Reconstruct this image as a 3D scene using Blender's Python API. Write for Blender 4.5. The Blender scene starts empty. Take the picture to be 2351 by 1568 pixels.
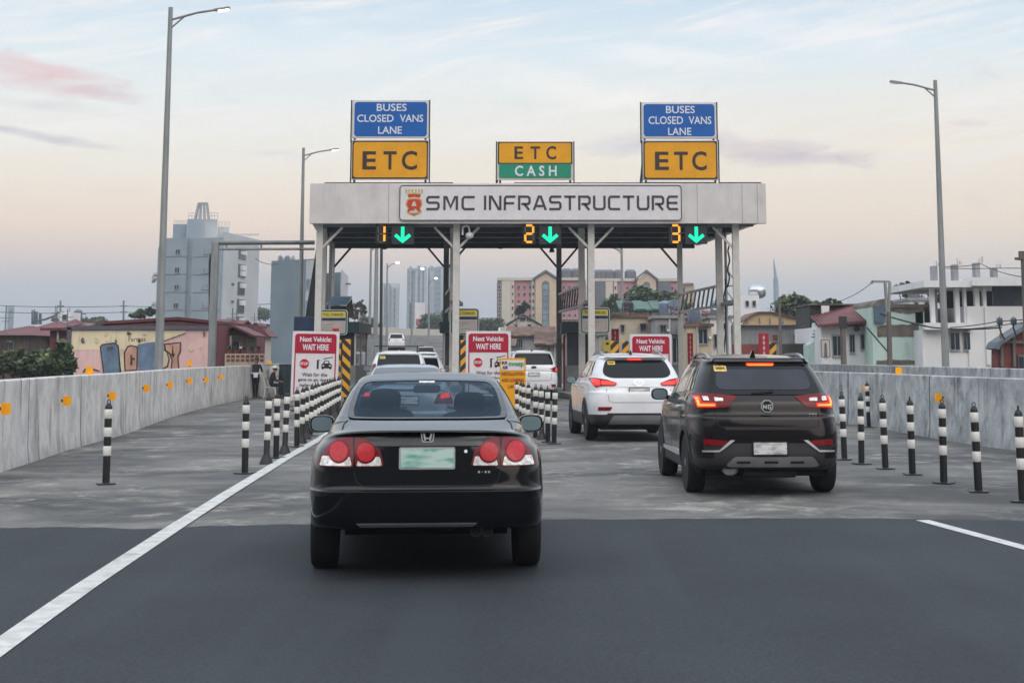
import bpy, bmesh, math, random
import numpy as np
from mathutils import Vector, Matrix
from mathutils.bvhtree import BVHTree
R = math.radians
scene = bpy.context.scene
C = scene.collection
random.seed(7)

# ---------------------------------------------------------------- camera, sky, sun, exposure
IMG_W, IMG_H = 2351.0, 1568.0          # size of the picture grid used for measuring
F_PX, PX, PY, HZ = 3487.0, 1245.0, 276.0, 1.58
TILT = math.atan(0.156)
cam_d = bpy.data.cameras.new('camera')
cam = bpy.data.objects.new('camera', cam_d); C.objects.link(cam)
cam.location = (0, 0, HZ)
cam.rotation_euler = (math.pi/2 + TILT, 0, 0)
cam_d.sensor_width = 36; cam_d.sensor_fit = 'HORIZONTAL'
cam_d.lens = 36*F_PX/IMG_W
cam_d.shift_x = (IMG_W/2 - PX)/IMG_W
cam_d.shift_y = (PY - IMG_H/2)/IMG_W
cam_d.clip_start = 0.1; cam_d.clip_end = 9000
scene.camera = cam
scene.view_settings.view_transform = 'Standard'
scene.view_settings.look = 'None'
scene.view_settings.exposure = 0.0
scene.view_settings.gamma = 1.0
scene.cycles.use_denoising = True
scene.cycles.max_bounces = 8
scene.cycles.transparent_max_bounces = 16
scene.cycles.volume_bounces = 0
scene.cycles.sample_clamp_indirect = 4.0
scene.cycles.caustics_reflective = False
scene.cycles.caustics_refractive = False

def lin(c):
    out = []
    for x in c[:3]:
        x = x/255.0
        out.append(x/12.92 if x <= 0.04045 else ((x+0.055)/1.055)**2.4)
    return tuple(out)

class NT:
    """small node-tree helper"""
    def __init__(s, tree):
        s.t = tree; s.t.nodes.clear()
    def n(s, kind, ins=None, **props):
        nd = s.t.nodes.new(kind)
        for k, v in props.items(): setattr(nd, k, v)
        for k, v in (ins or {}).items(): s.put(nd.inputs[k], v)
        return nd
    def put(s, sock, v):
        if isinstance(v, bpy.types.NodeSocket): s.t.links.new(v, sock)
        elif isinstance(v, (tuple, list)) and len(v) == 3 and sock.type == 'RGBA': sock.default_value = (*v, 1)
        else: sock.default_value = v
    def m(s, op, a, b=0.0, c=None, clamp=False):
        nd = s.n('ShaderNodeMath', operation=op, use_clamp=clamp)
        s.put(nd.inputs[0], a); s.put(nd.inputs[1], b)
        if c is not None: s.put(nd.inputs[2], c)
        return nd.outputs[0]
    def mix(s, f, a, b, blend='MIX'):
        nd = s.n('ShaderNodeMix', data_type='RGBA', blend_type=blend)
        s.put(nd.inputs[0], f); s.put(nd.inputs[6], a); s.put(nd.inputs[7], b)
        return nd.outputs[2]
    def ramp(s, f, stops, interp='LINEAR'):
        nd = s.n('ShaderNodeValToRGB'); cr = nd.color_ramp; cr.interpolation = interp
        while len(cr.elements) < len(stops): cr.elements.new(0.5)
        for e, (p, c) in zip(cr.elements, stops):
            e.position = p; e.color = (*c, 1) if len(c) == 3 else c
        s.put(nd.inputs[0], f)
        return nd.outputs[0]
    def maprange(s, v, a, b, c=0.0, d=1.0, smooth=True):
        nd = s.n('ShaderNodeMapRange', interpolation_type='SMOOTHSTEP' if smooth else 'LINEAR')
        for i, x in enumerate((v, a, b, c, d)): s.put(nd.inputs[i], x)
        return nd.outputs[0]
    def noise(s, vec, scale, detail=4, rough=.55, dist=0.0):
        nd = s.n('ShaderNodeTexNoise', {'Scale': scale, 'Detail': detail, 'Roughness': rough, 'Distortion': dist})
        if vec is not None: s.put(nd.inputs['Vector'], vec)
        return nd.outputs['Fac']
    def xyz(s, x, y, z):
        return s.n('ShaderNodeCombineXYZ', {0: x, 1: y, 2: z}).outputs[0]

SUN_EL, SUN_AZ = R(24), R(150)           # low sun behind the camera and to its right hand (azimuth from +Y, clockwise from above)
world = bpy.data.worlds.new('World'); scene.world = world; world.use_nodes = True
w = NT(world.node_tree)
tc = w.n('ShaderNodeTexCoord').outputs['Generated']
sp = w.n('ShaderNodeSeparateXYZ', {0: tc}).outputs
el = w.m('MAXIMUM', sp[2], 0.0)
az = w.m('ARCTAN2', sp[0], sp[1])
front = w.ramp(w.m('MULTIPLY', el, 2.0, clamp=True), [
    (0.0, lin((172, 182, 194))), (0.06, lin((184, 190, 198))), (0.095, lin((200, 197, 199))), (0.13, lin((226, 207, 196))), (0.17, lin((242, 219, 199))),
    (0.23, lin((239, 229, 213))), (0.31, lin((231, 232, 228))), (0.39, lin((216, 227, 232))), (0.46, lin((198, 216, 230))),
    (.6, lin((196, 214, 232))), (1.0, (.85, .98, 1.12))])
# warm tint toward the right-hand side of the view, pink-grey toward the left
rt = w.maprange(az, -0.3, 0.32)
lowband = w.m('MULTIPLY', w.maprange(el, 0.03, 0.08), w.maprange(el, 0.2, 0.13))
front = w.mix(w.m('MULTIPLY', w.m('MULTIPLY', rt, lowband), 0.55), front, lin((236, 222, 204)))
back = w.ramp(w.m('MULTIPLY', el, 1.4, clamp=True), [
    (0.0, (.10, .10, .11)), (0.50, (.17, .17, .18)), (0.66, (1.05, 1.05, 1.05)), (0.84, (2.15, 2.12, 2.1)), (1.0, (1.7, 1.76, 1.82))])
sky = w.mix(w.maprange(sp[1], -0.55, 0.35), back, front)
cv = w.xyz(w.m('MULTIPLY', az, 9.0), w.m('MULTIPLY', el, 34.0), w.m('MULTIPLY', sp[1], .5))
n1 = w.noise(cv, 2.2, 7, .6, .6)
n2 = w.noise(w.xyz(w.m('MULTIPLY', az, 5.0), w.m('ADD', w.m('MULTIPLY', el, 46.0), w.m('MULTIPLY', az, -7.0)), 3.1), 1.5, 6, .6, .9)
def cloud(sky, x, y, rx, ry, col, k=1.1, amp=3.2, top=.95, tilt=0.0):
    a0, e0 = (x-PX)/3530.0, (820-y)/3530.0
    da = w.m('SUBTRACT', az, a0)
    de = w.m('ADD', w.m('SUBTRACT', el, e0), w.m('MULTIPLY', da, tilt))
    d = w.m('ADD', w.m('POWER', w.m('ABSOLUTE', w.m('DIVIDE', da, rx/3530.0)), 2.0), w.m('POWER', w.m('ABSOLUTE', w.m('DIVIDE', de, ry/3530.0)), 2.0))
    v = w.m('ADD', w.m('SUBTRACT', 0.75, d), w.m('MULTIPLY', w.m('SUBTRACT', n1, 0.5), amp))
    return w.mix(w.m('MULTIPLY', w.m('MULTIPLY', v, k, clamp=True), top), sky, lin(col))
# thin white veils high up
veil = w.m('MULTIPLY', w.maprange(n2, .42, .75), w.m('MULTIPLY', w.maprange(el, .10, .15), w.maprange(sp[1], 0.0, 0.5)))
sky = w.mix(w.m('MULTIPLY', veil, .75), sky, lin((240, 236, 233)))
greyv = w.m('MULTIPLY', w.maprange(n1, .56, .74), w.m('MULTIPLY', w.maprange(el, .08, .11), w.maprange(el, .24, .15)))
sky = w.mix(w.m('MULTIPLY', greyv, .32), sky, lin((205, 200, 206)))
sky = cloud(sky, 1280, 195, 330, 50, (248, 243, 236), .6, 3.2, .9, .22)
sky = cloud(sky, 1900, 95, 330, 55, (240, 238, 241), .6, 3.2, .8, .15)
sky = cloud(sky, 2120, 350, 120, 20, (246, 232, 216), .8, 2.8, .8, .1)
sky = cloud(sky, 1900, 492, 260, 10, (248, 226, 204), .7, 2.2, .7, .02)
sky = cloud(sky, 1560, 135, 300, 40, (244, 241, 241), .6, 3.2, .85, .1)
sky = cloud(sky, 700, 120, 420, 80, (232, 236, 238), .5, 3.0, .7, .05)
sky = cloud(sky, 90, 208, 245, 50, (222, 188, 190), 1.0, 2.4, .9, .12)
sky = cloud(sky, 255, 236, 110, 26, (206, 188, 193), .8, 2.6, .8, .05)
sky = cloud(sky, 130, 272, 150, 20, (208, 200, 204), .8, 2.0, .75, .0)
sky = cloud(sky, 120, 340, 200, 15, (188, 182, 192), .9, 2.2, .85, .13)
sky = cloud(sky, 1760, 350, 290, 50, (198, 186, 195), .9, 2.8, .9, .10)
sky = cloud(sky, 1420, 335, 150, 34, (198, 195, 204), .9, 2.8, .85, -.05)
sky = cloud(sky, 2225, 305, 60, 14, (200, 196, 200), .7, 2.4, .6, .05)
bg1 = w.n('ShaderNodeBackground', {0: sky, 1: 1.26})
nish = w.n('ShaderNodeTexSky', sky_type='NISHITA', sun_disc=False, sun_elevation=SUN_EL, sun_rotation=SUN_AZ)
bg2 = w.n('ShaderNodeBackground', {0: nish.outputs[0], 1: 0.05})
mx = w.n('ShaderNodeMixShader', {0: 0.06, 1: bg1.outputs[0], 2: bg2.outputs[0]})
w.n('ShaderNodeOutputWorld', {0: mx.outputs[0]})

sd = bpy.data.lights.new('sun', 'SUN'); sd.energy = 0.6; sd.angle = R(40); sd.color = (1.0, .91, .82)
sun = bpy.data.objects.new('sun', sd); C.objects.link(sun)
sdir = Vector((math.sin(SUN_AZ)*math.cos(SUN_EL), math.cos(SUN_AZ)*math.cos(SUN_EL), math.sin(SUN_EL)))  # toward the sun
sun.rotation_euler = sdir.to_track_quat('Z', 'Y').to_euler()
sun.location = (8, -20, 30)

# ---------------------------------------------------------------- from the measuring grid to the place
ct, st = math.cos(TILT), math.sin(TILT)
def ray(x, y):
    u, v = (x-PX)/F_PX, (PY-y)/F_PX
    return Vector((u, ct - v*st, st + v*ct))
def P(x, y, Y):
    d = ray(x, y); return Vector((0, 0, HZ)) + d*(Y/d.y)
def G(x, y, z=0.0):
    d = ray(x, y); return Vector((0, 0, HZ)) + d*((z-HZ)/d.z)

# ---------------------------------------------------------------- mesh and object helpers
WL = {}
class MB:
    def __init__(s): s.v = []; s.f = []; s.mi = []
    def add(s, vs, fs, m=0):
        o = len(s.v); s.v += [tuple(v) for v in vs]
        for f in fs: s.f.append(tuple(i+o for i in f)); s.mi.append(m)
        return s
    def box(s, c, d, rz=0.0, m=0):
        x, y, z = d[0]/2, d[1]/2, d[2]/2
        cr, sr = math.cos(rz), math.sin(rz)
        vs = []
        for a, b, e in ((-x,-y,-z),(x,-y,-z),(x,y,-z),(-x,y,-z),(-x,-y,z),(x,-y,z),(x,y,z),(-x,y,z)):
            vs.append((c[0]+a*cr-b*sr, c[1]+a*sr+b*cr, c[2]+e))
        return s.add(vs, [(0,3,2,1),(4,5,6,7),(0,1,5,4),(1,2,6,5),(2,3,7,6),(3,0,4,7)], m)
    def box2(s, a, b, m=0):
        return s.box(((a[0]+b[0])/2,(a[1]+b[1])/2,(a[2]+b[2])/2), (abs(b[0]-a[0]),abs(b[1]-a[1]),abs(b[2]-a[2])), 0, m)
    def bar(s, p, q, wd, h=None, m=0, up=(0,0,1)):
        h = h or wd
        p, q = Vector(p), Vector(q); d = (q-p).normalized()
        u = Vector(up)
        if abs(d.dot(u)) > .98: u = Vector((0,1,0))
        a = d.cross(u).normalized()*wd/2; b = a.cross(d).normalized()*h/2
        vs = [p-a-b, p+a-b, p+a+b, p-a+b, q-a-b, q+a-b, q+a+b, q-a+b]
        return s.add(vs, [(0,3,2,1),(4,5,6,7),(0,1,5,4),(1,2,6,5),(2,3,7,6),(3,0,4,7)], m)
    def cyl(s, p, q, r0, r1=None, n=14, m=0):
        r1 = r0 if r1 is None else r1
        p, q = Vector(p), Vector(q); d = (q-p).normalized()
        u = Vector((0,0,1)) if abs(d.z) < .95 else Vector((1,0,0))
        a = d.cross(u).normalized(); b = d.cross(a).normalized()
        vs = []
        for c, r in ((p, r0), (q, r1)):
            for i in range(n):
                t = 2*math.pi*i/n; vs.append(c + (a*math.cos(t)+b*math.sin(t))*r)
        fs = [(i, (i+1) % n, n+(i+1) % n, n+i) for i in range(n)]
        fs += [tuple(range(n-1, -1, -1)), tuple(range(n, 2*n))]
        return s.add(vs, fs, m)
    def tube(s, pts, r, n=8, m=0):
        for a, b in zip(pts[:-1], pts[1:]): s.cyl(a, b, r, r, n, m)
        return s
    def lathe(s, prof, c=(0,0,0), n=16, m=0, axis='z'):
        vs = []
        for r, z in prof:
            for i in range(n):
                t = 2*math.pi*i/n
                if axis == 'z': vs.append((c[0]+r*math.cos(t), c[1]+r*math.sin(t), c[2]+z))
                elif axis == 'x': vs.append((c[0]+z, c[1]+r*math.cos(t), c[2]+r*math.sin(t)))
                else: vs.append((c[0]+r*math.cos(t), c[1]+z, c[2]+r*math.sin(t)))
        fs = []
        for k in range(len(prof)-1):
            for i in range(n):
                j = (i+1) % n
                fs.append((k*n+i, k*n+j, (k+1)*n+j, (k+1)*n+i))
        fs.append(tuple(range(n))); fs.append(tuple(range((len(prof)-1)*n, len(prof)*n)))
        return s.add(vs, fs, m)
    def prism(s, poly, z0, z1, m=0):
        n = len(poly)
        vs = [(p[0], p[1], z0) for p in poly] + [(p[0], p[1], z1) for p in poly]
        fs = [(i, (i+1) % n, n+(i+1) % n, n+i) for i in range(n)] + [tuple(range(n-1,-1,-1)), tuple(range(n, 2*n))]
        return s.add(vs, fs, m)
    def slab(s, poly, y0, y1, m=0):
        """polygon in x,z given a thickness along y"""
        n = len(poly)
        vs = [(p[0], y0, p[1]) for p in poly] + [(p[0], y1, p[1]) for p in poly]
        fs = [(i, (i+1) % n, n+(i+1) % n, n+i) for i in range(n)] + [tuple(range(n-1,-1,-1)), tuple(range(n, 2*n))]
        return s.add(vs, fs, m)
    def ball(s, c, r, sx=1, sy=1, sz=1, n=12, m=0):
        prof = [(max(.001, r*math.sin(math.pi*k/8)), -r*math.cos(math.pi*k/8)) for k in range(9)]
        o = len(s.v); s.lathe(prof, (0,0,0), n, m)
        for i in range(o, len(s.v)):
            v = s.v[i]; s.v[i] = (c[0]+v[0]*sx, c[1]+v[1]*sy, c[2]+v[2]*sz)
        return s
    def build(s, name, mat, parent=None, origin=None, smooth=True, ang=38, bevel=0.0):
        me = bpy.data.meshes.new(name)
        base = Vector(WL[parent.name]) if parent is not None else Vector(origin or (0,0,0))
        me.from_pydata([tuple(Vector(v)-base) for v in s.v], [], s.f)
        mats = mat if isinstance(mat, (list, tuple)) else [mat]
        for mm in mats: me.materials.append(mm)
        if len(mats) > 1: me.polygons.foreach_set('material_index', s.mi)
        bm = bmesh.new(); bm.from_mesh(me)
        bmesh.ops.recalc_face_normals(bm, faces=bm.faces)
        if smooth:
            lim = R(ang)
            for f in bm.faces: f.smooth = True
            for e in bm.edges:
                if len(e.link_faces) == 2 and e.calc_face_angle(0) > lim: e.smooth = False
        bm.to_mesh(me); bm.free(); me.update()
        o = bpy.data.objects.new(name, me); C.objects.link(o)
        if parent is not None: o.parent = parent
        else: o.location = base
        WL[o.name] = tuple(base)
        if bevel:
            b = o.modifiers.new('bevel', 'BEVEL'); b.width = bevel; b.segments = 2; b.limit_method = 'ANGLE'
        return o

def tag(o, label, cat, group=None):
    o['label'] = label; o['category'] = cat
    if group: o['group'] = group
    return o
def thing(name, label, cat, loc=(0,0,0), group=None, rz=0.0):
    o = bpy.data.objects.new(name, None); C.objects.link(o)
    o.location = loc; o.rotation_euler = (0, 0, rz); o.empty_display_size = .2
    WL[o.name] = tuple(loc)
    return tag(o, label, cat, group)
def struct(o, kind='structure'):
    o['kind'] = kind; return o
def dup(root, loc, rz, label, group=None):
    def cp(o, par):
        c = o.copy(); C.objects.link(c)
        if par is not None: c.parent = par
        for ch in o.children: cp(ch, c)
        return c
    r = cp(root, None); r.location = loc; r.rotation_euler = (0, 0, rz); r['label'] = label
    if group: r['group'] = group
    return r
ORD = ['first','second','third','fourth','fifth','sixth','seventh','eighth','ninth','tenth','eleventh','twelfth','thirteenth','fourteenth','fifteenth','sixteenth','seventeenth','eighteenth','nineteenth','twentieth']

def rrect(x0, z0, x1, z1, r, n=5):
    pts = []
    for cx, cz, a0 in ((x1-r, z1-r, 0), (x0+r, z1-r, 90), (x0+r, z0+r, 180), (x1-r, z0+r, 270)):
        for k in range(n+1):
            a = R(a0+90*k/n); pts.append((cx+r*math.cos(a), cz+r*math.sin(a)))
    return pts
def text_mesh(body, bold=0.0):
    cu = bpy.data.curves.new('t', 'FONT'); cu.body = body; cu.extrude = 0.006; cu.offset = bold; cu.resolution_u = 3
    cu.align_x = 'CENTER'
    o = bpy.data.objects.new('t', cu); C.objects.link(o)
    dg = bpy.context.evaluated_depsgraph_get()
    me = bpy.data.meshes.new_from_object(o.evaluated_get(dg))
    vs = [tuple(v.co) for v in me.vertices]; fs = [tuple(p.vertices) for p in me.polygons]
    bpy.data.objects.remove(o); bpy.data.curves.remove(cu); bpy.data.meshes.remove(me)
    return vs, fs
def text_on(body, x0, z0, x1, z1, y, mat, parent, bold=0.02, name='lettering', depth=.006):
    """text fitted to the rectangle, standing in the x,z plane and facing -Y, front face at y"""
    vs, fs = text_mesh(body, bold)
    xs = [v[0] for v in vs]; ys = [v[1] for v in vs]; zs = [v[2] for v in vs]
    sx = (x1-x0)/(max(xs)-min(xs)); sz = (z1-z0)/(max(ys)-min(ys))
    zr = max(zs)-min(zs)
    mb = MB()
    mb.add([(x0+(v[0]-min(xs))*sx, y - (v[2]-min(zs))/zr*depth, z0+(v[1]-min(ys))*sz) for v in vs], fs)
    return mb.build(name, mat, parent, smooth=False)

# ---------------------------------------------------------------- materials
def M(name, col, rough=.6, metal=0.0, var=.10, vs=3.0, bump=0.0, bs=40.0, coat=0.0, emit=None, es=0.0, spec=.5, streak=0.0, scol=(60,60,58), stretch=(1,1,1), dirt=0.0, dcol=(70,62,52), ds=1.2, joints=0.0):
    m = bpy.data.materials.new(name); m.use_nodes = True
    t = NT(m.node_tree)
    co = t.n('ShaderNodeTexCoord').outputs['Object']
    if stretch != (1,1,1): co = t.n('ShaderNodeMapping', {'Vector': co, 'Scale': stretch}).outputs[0]
    base = lin(col) if max(col) > 1.0 else col
    c = base
    if var:
        f = t.noise(co, vs, 5, .6)
        lo = tuple(x*(1-var*1.6) for x in base); hi = tuple(min(1, x*(1+var*1.2)) for x in base)
        c = t.mix(t.maprange(f, .3, .7), lo, hi)
    if streak:
        sv = t.n('ShaderNodeMapping', {'Vector': t.n('ShaderNodeTexCoord').outputs['Object'], 'Scale': (1.5, 1.5, .16)}).outputs[0]
        sf = t.maprange(t.noise(sv, 2.0, 8, .74, .5), .47, .68)
        pf = t.maprange(t.noise(co, 1.3, 4, .6), .38, .62)
        c = t.mix(t.m('MULTIPLY', t.m('MULTIPLY', sf, pf), streak), c, lin(scol))
    if joints:
        jy = t.n('ShaderNodeSeparateXYZ', {0: t.n('ShaderNodeTexCoord').outputs['Object']}).outputs[1]
        jm = t.m('LESS_THAN', t.m('FRACT', t.m('DIVIDE', jy, joints)), .012)
        c = t.mix(t.m('MULTIPLY', jm, .8), c, lin((66,66,66)))
    if dirt:
        df = t.maprange(t.noise(co, ds, 6, .7), .52, .75)
        c = t.mix(t.m('MULTIPLY', df, dirt), c, lin(dcol))
    ins = {'Base Color': c, 'Roughness': rough, 'Metallic': metal, 'Specular IOR Level': spec, 'Coat Weight': coat, 'Coat Roughness': .06}
    if emit: ins['Emission Color'] = lin(emit); ins['Emission Strength'] = es
    b = t.n('ShaderNodeBsdfPrincipled', ins)
    if bump:
        bn = t.n('ShaderNodeBump', {'Strength': bump, 'Distance': .02, 'Height': t.noise(co, bs, 4)})
        t.put(b.inputs['Normal'], bn.outputs[0])
    t.n('ShaderNodeOutputMaterial', {0: b.outputs[0]})
    return m

def road_material(name, base, dark, light, asphalt=False):
    m = bpy.data.materials.new(name); m.use_nodes = True
    t = NT(m.node_tree)
    co = t.n('ShaderNodeTexCoord').outputs['Object']
    if asphalt:
        big = t.maprange(t.noise(co, .35, 4), .3, .7)
        fine = t.noise(co, 55, 6, .85)
        c = t.mix(big, lin(base), lin(light))
        c = t.mix(t.maprange(fine, .30, .62), lin(dark), c)
        chip = t.n('ShaderNodeTexVoronoi', {'Vector': co, 'Scale': 16.0}).outputs[0]
        c = t.mix(t.m('MULTIPLY', t.m('LESS_THAN', chip, .10), .3), c, lin((92,98,104)))
        wheel = t.noise(t.n('ShaderNodeMapping', {'Vector': co, 'Scale': (1.3, .06, 1)}).outputs[0], 1.0, 3)
        c = t.mix(t.m('MULTIPLY', t.maprange(wheel, .45, .7), .35), c, lin(light))
        h = t.noise(co, 120, 4, .7); bstr = .35; ro = .72
    else:
        sv = t.n('ShaderNodeMapping', {'Vector': co, 'Scale': (.55, .75, 1)}).outputs[0]
        a = t.noise(sv, .55, 9, .66, .6)
        b2 = t.noise(co, 1.6, 8, .72, .8)
        g = t.noise(t.n('ShaderNodeMapping', {'Vector': co, 'Scale': (1.0, .10, 1)}).outputs[0], 1.1, 5, .6)
        c = t.mix(t.maprange(a, .36, .66), lin(dark), lin(base))
        c = t.mix(t.m('MULTIPLY', t.maprange(b2, .46, .70), t.maprange(t.noise(co, .35, 5, .6, .3), .40, .60)), c, lin(light))
        c = t.mix(t.m('MULTIPLY', t.maprange(t.noise(co, 3.5, 8, .75, 1.0), .52, .70), .55), c, lin(dark))
        c = t.mix(t.m('MULTIPLY', t.maprange(g, .5, .75), .40), c, lin(dark))
        c = t.mix(t.m('MULTIPLY', t.maprange(t.noise(co, 22, 6, .85), .42, .70), .5), c, lin(dark))
        h = t.noise(co, 30, 6, .75); bstr = .35; ro = .78
    b = t.n('ShaderNodeBsdfPrincipled', {'Base Color': c, 'Roughness': ro, 'Specular IOR Level': .2})
    bn = t.n('ShaderNodeBump', {'Strength': bstr, 'Distance': .01, 'Height': h})
    t.put(b.inputs['Normal'], bn.outputs[0])
    t.n('ShaderNodeOutputMaterial', {0: b.outputs[0]})
    return m

def hazard_material(name, k=3.0, sgn=1.0):
    m = bpy.data.materials.new(name); m.use_nodes = True
    t = NT(m.node_tree)
    co = t.n('ShaderNodeTexCoord').outputs['Object']
    s3 = t.n('ShaderNodeSeparateXYZ', {0: co}).outputs
    v = t.m('FRACT', t.m('MULTIPLY', t.m('ADD', s3[2], t.m('MULTIPLY', s3[0], sgn)), k))
    c = t.mix(t.m('GREATER_THAN', v, .5), lin((30, 26, 26)), lin((236, 168, 40)))
    c = t.mix(t.m('MULTIPLY', t.noise(co, 6, 5), .25), c, lin((90, 80, 60)))
    b = t.n('ShaderNodeBsdfPrincipled', {'Base Color': c, 'Roughness': .55})
    t.n('ShaderNodeOutputMaterial', {0: b.outputs[0]})
    return m

def glass_see(name, tint, refl=.10, opacity=0.0, ocol=(20,30,40)):
    """tinted window: mostly see-through, with a sharp reflection"""
    m = bpy.data.materials.new(name); m.use_nodes = True
    t = NT(m.node_tree)
    tr = t.n('ShaderNodeBsdfTransparent', {0: tint})
    df = t.n('ShaderNodeBsdfDiffuse', {0: lin(ocol)})
    mx0 = t.n('ShaderNodeMixShader', {0: opacity, 1: tr.outputs[0], 2: df.outputs[0]})
    gl = t.n('ShaderNodeBsdfGlossy', {0: (.24,.31,.38), 'Roughness': .03})
    ge = t.n('ShaderNodeNewGeometry')
    dp = t.n('ShaderNodeVectorMath', {0: ge.outputs['Normal'], 1: ge.outputs['Incoming']}, operation='DOT_PRODUCT')
    f = t.m('ADD', t.m('MULTIPLY', t.m('POWER', t.m('SUBTRACT', 1.0, t.m('ABSOLUTE', dp.outputs['Value'])), 5.0), .75), .03, clamp=True)
    mx = t.n('ShaderNodeMixShader', {0: f, 1: mx0.outputs[0], 2: gl.outputs[0]})
    t.n('ShaderNodeOutputMaterial', {0: mx.outputs[0]})
    return m

MAT = dict(
    concrete_road=road_material('weathered road concrete', (124,122,119), (74,74,75), (168,164,156)),
    asphalt=road_material('dark asphalt', (51,55,60), (27,29,33), (63,67,73), True),
    deck=M('deck concrete', (120,118,115), .85, var=.12, bump=.2),
    parapet=M('stained parapet concrete', (208,204,202), .85, var=.16, vs=2.6, bump=.3, bs=18, streak=1.0, scol=(70,69,68), dirt=.4, dcol=(104,102,100), ds=2.6, joints=4.4),
    parapet2=M('grey parapet concrete', (180,184,186), .85, var=.18, vs=2.4, bump=.3, bs=18, streak=.95, scol=(66,72,76), dirt=.8, dcol=(86,92,96), ds=3.6, joints=6.2),
    line=M('road marking paint', (196,195,193), .6, var=.12, vs=7, dirt=.7, dcol=(104,103,102), ds=4),
    black=M('black paint', (20,20,23), .5, var=.15, dirt=.3, dcol=(62,60,58), ds=7), white=M('white paint', (222,219,213), .5, var=.06, vs=9, dirt=.45, dcol=(132,126,118), ds=7),
    fascia=M('fascia cladding', (216,210,209), .45, var=.05, vs=1.2, streak=.3, scol=(160,132,118), dirt=.10, dcol=(150,140,134), ds=1.5),
    steel=M('white painted steel', (206,203,198), .5, var=.08, vs=3, dirt=.35, dcol=(130,118,108), ds=3),
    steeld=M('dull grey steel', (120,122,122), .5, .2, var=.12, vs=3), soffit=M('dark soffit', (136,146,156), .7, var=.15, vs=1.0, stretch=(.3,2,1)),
    dark=M('charcoal metal', (42,46,52), .5, var=.12), galv=M('galvanised pole', (150,152,152), .5, .35, var=.12, vs=4, stretch=(1,1,.2)),
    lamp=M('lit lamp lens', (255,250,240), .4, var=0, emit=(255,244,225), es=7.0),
    lamp_off=M('unlit lamp lens', (205,205,205), .4, var=0),
    blue=M('blue sign face', (0,94,176), .45, var=.05, vs=1.5), amber=M('amber sign face', (238,166,10), .45, var=.06, vs=1.2, streak=.2, scol=(190,140,40)),
    green=M('green sign face', (22,142,112), .45, var=.05), ink=M('dark lettering', (58,44,38), .5, var=.04), inkg=M('charcoal lettering', (66,62,66), .5, var=.04),
    white_s=M('white sign face', (226,222,224), .5, var=.03, dirt=.12, dcol=(170,160,158), ds=2), letter=M('white lettering', (225,228,235), .5, var=.03),
    red=M('crimson sign face', (176,12,52), .45, var=.05), stopred=M('stop red', (190,20,44), .45, var=.04), gold=M('gold crest', (206,176,96), .4, var=.1, vs=8), crest=M('crest red', (196,66,48), .45, var=.08),
    orange=M('faintly glowing amber reflector', (255,170,0), .4, var=.08, vs=12, emit=(255,160,0), es=.12),  # faint glow added to the reflector colour, no lamp inside
    hazard=hazard_material('hazard stripes', 2.6, 1.0), hazard2=hazard_material('hazard stripes mirrored', 2.6, -1.0),
    led_g=M('green signal lamp', (0,120,90), .4, var=0, emit=(0,255,190), es=1.05), led_a=M('amber signal lamp', (160,90,20), .4, var=0, emit=(255,168,52), es=1.35),
    led_off=M('unlit signal segment', (96,92,88), .5, var=0), yellow=M('yellow notice', (222,200,70), .5, var=.05),
    navy=M('navy panel', (36,54,84), .5, var=.08), cream=M('cream panel', (206,196,184), .6, var=.06), teal=M('dark teal', (38,66,70), .55, var=.1),
    redpost=M('red sign panel', (170,24,50), .5, var=.1, vs=6), booth=M('booth grey', (138,140,140), .6, var=.1), bglass=M('booth glass', (46,54,60), .1, var=.2, vs=1.5),
    island=M('island kerb', (158,156,150), .8, var=.15, dirt=.3),
)

# ================================================================ the setting: ground, decks, road, markings
def mono(name, mb, mat, label=None, cat=None, group=None, origin=None, kind=None, **kw):
    o = mb.build(name, mat, None, origin, **kw)
    if label: tag(o, label, cat, group)
    if kind: o['kind'] = kind
    return o

GZ = -6.5                                        # streets below the raised road
mb = MB(); mb.add([(-5200,-300,GZ),(5200,-300,GZ),(5200,6500,GZ),(-5200,6500,GZ)], [(0,1,2,3)])
mono('ground', mb, M('city ground', (96,98,92), .9, var=.3, vs=.02), kind='structure', smooth=False)

left_wall = [(-7.25,-25), (-7.4,0), (-7.5,21.3), (-7.7,23.1), (-8.2,27), (-8.65,32.2), (-9.8,40.4), (-10.5,47), (-11.05,54.3), (-11.3,58.3), (-11.35,62.0)]
near_right = [(9.4,-25), (8.9,10), (8.2,26.2), (7.92,27.6), (7.74,29.7), (7.64,32.2), (7.58,35.6), (7.13,37.9), (6.6,44), (6.4,50)]
far_right = [(14.2,-25), (13.4,15), (12.55,40), (12.5,47.7), (12.5,71.7), (12.2,85)]
RV = -0.0963                                     # sideways drift of the plaza's own axis per metre
deck_poly = [(p[0]-.3, p[1]) for p in left_wall] + [(-14.5,62.5), (-15.5,90), (-16,100), (12.5,100)] + [(p[0]+.35, p[1]) for p in reversed(far_right)]
mb = MB(); mb.prism(deck_poly, -1.1, 0.0)
mono('road_deck', mb, MAT['concrete_road'], kind='structure', smooth=False)
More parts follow.
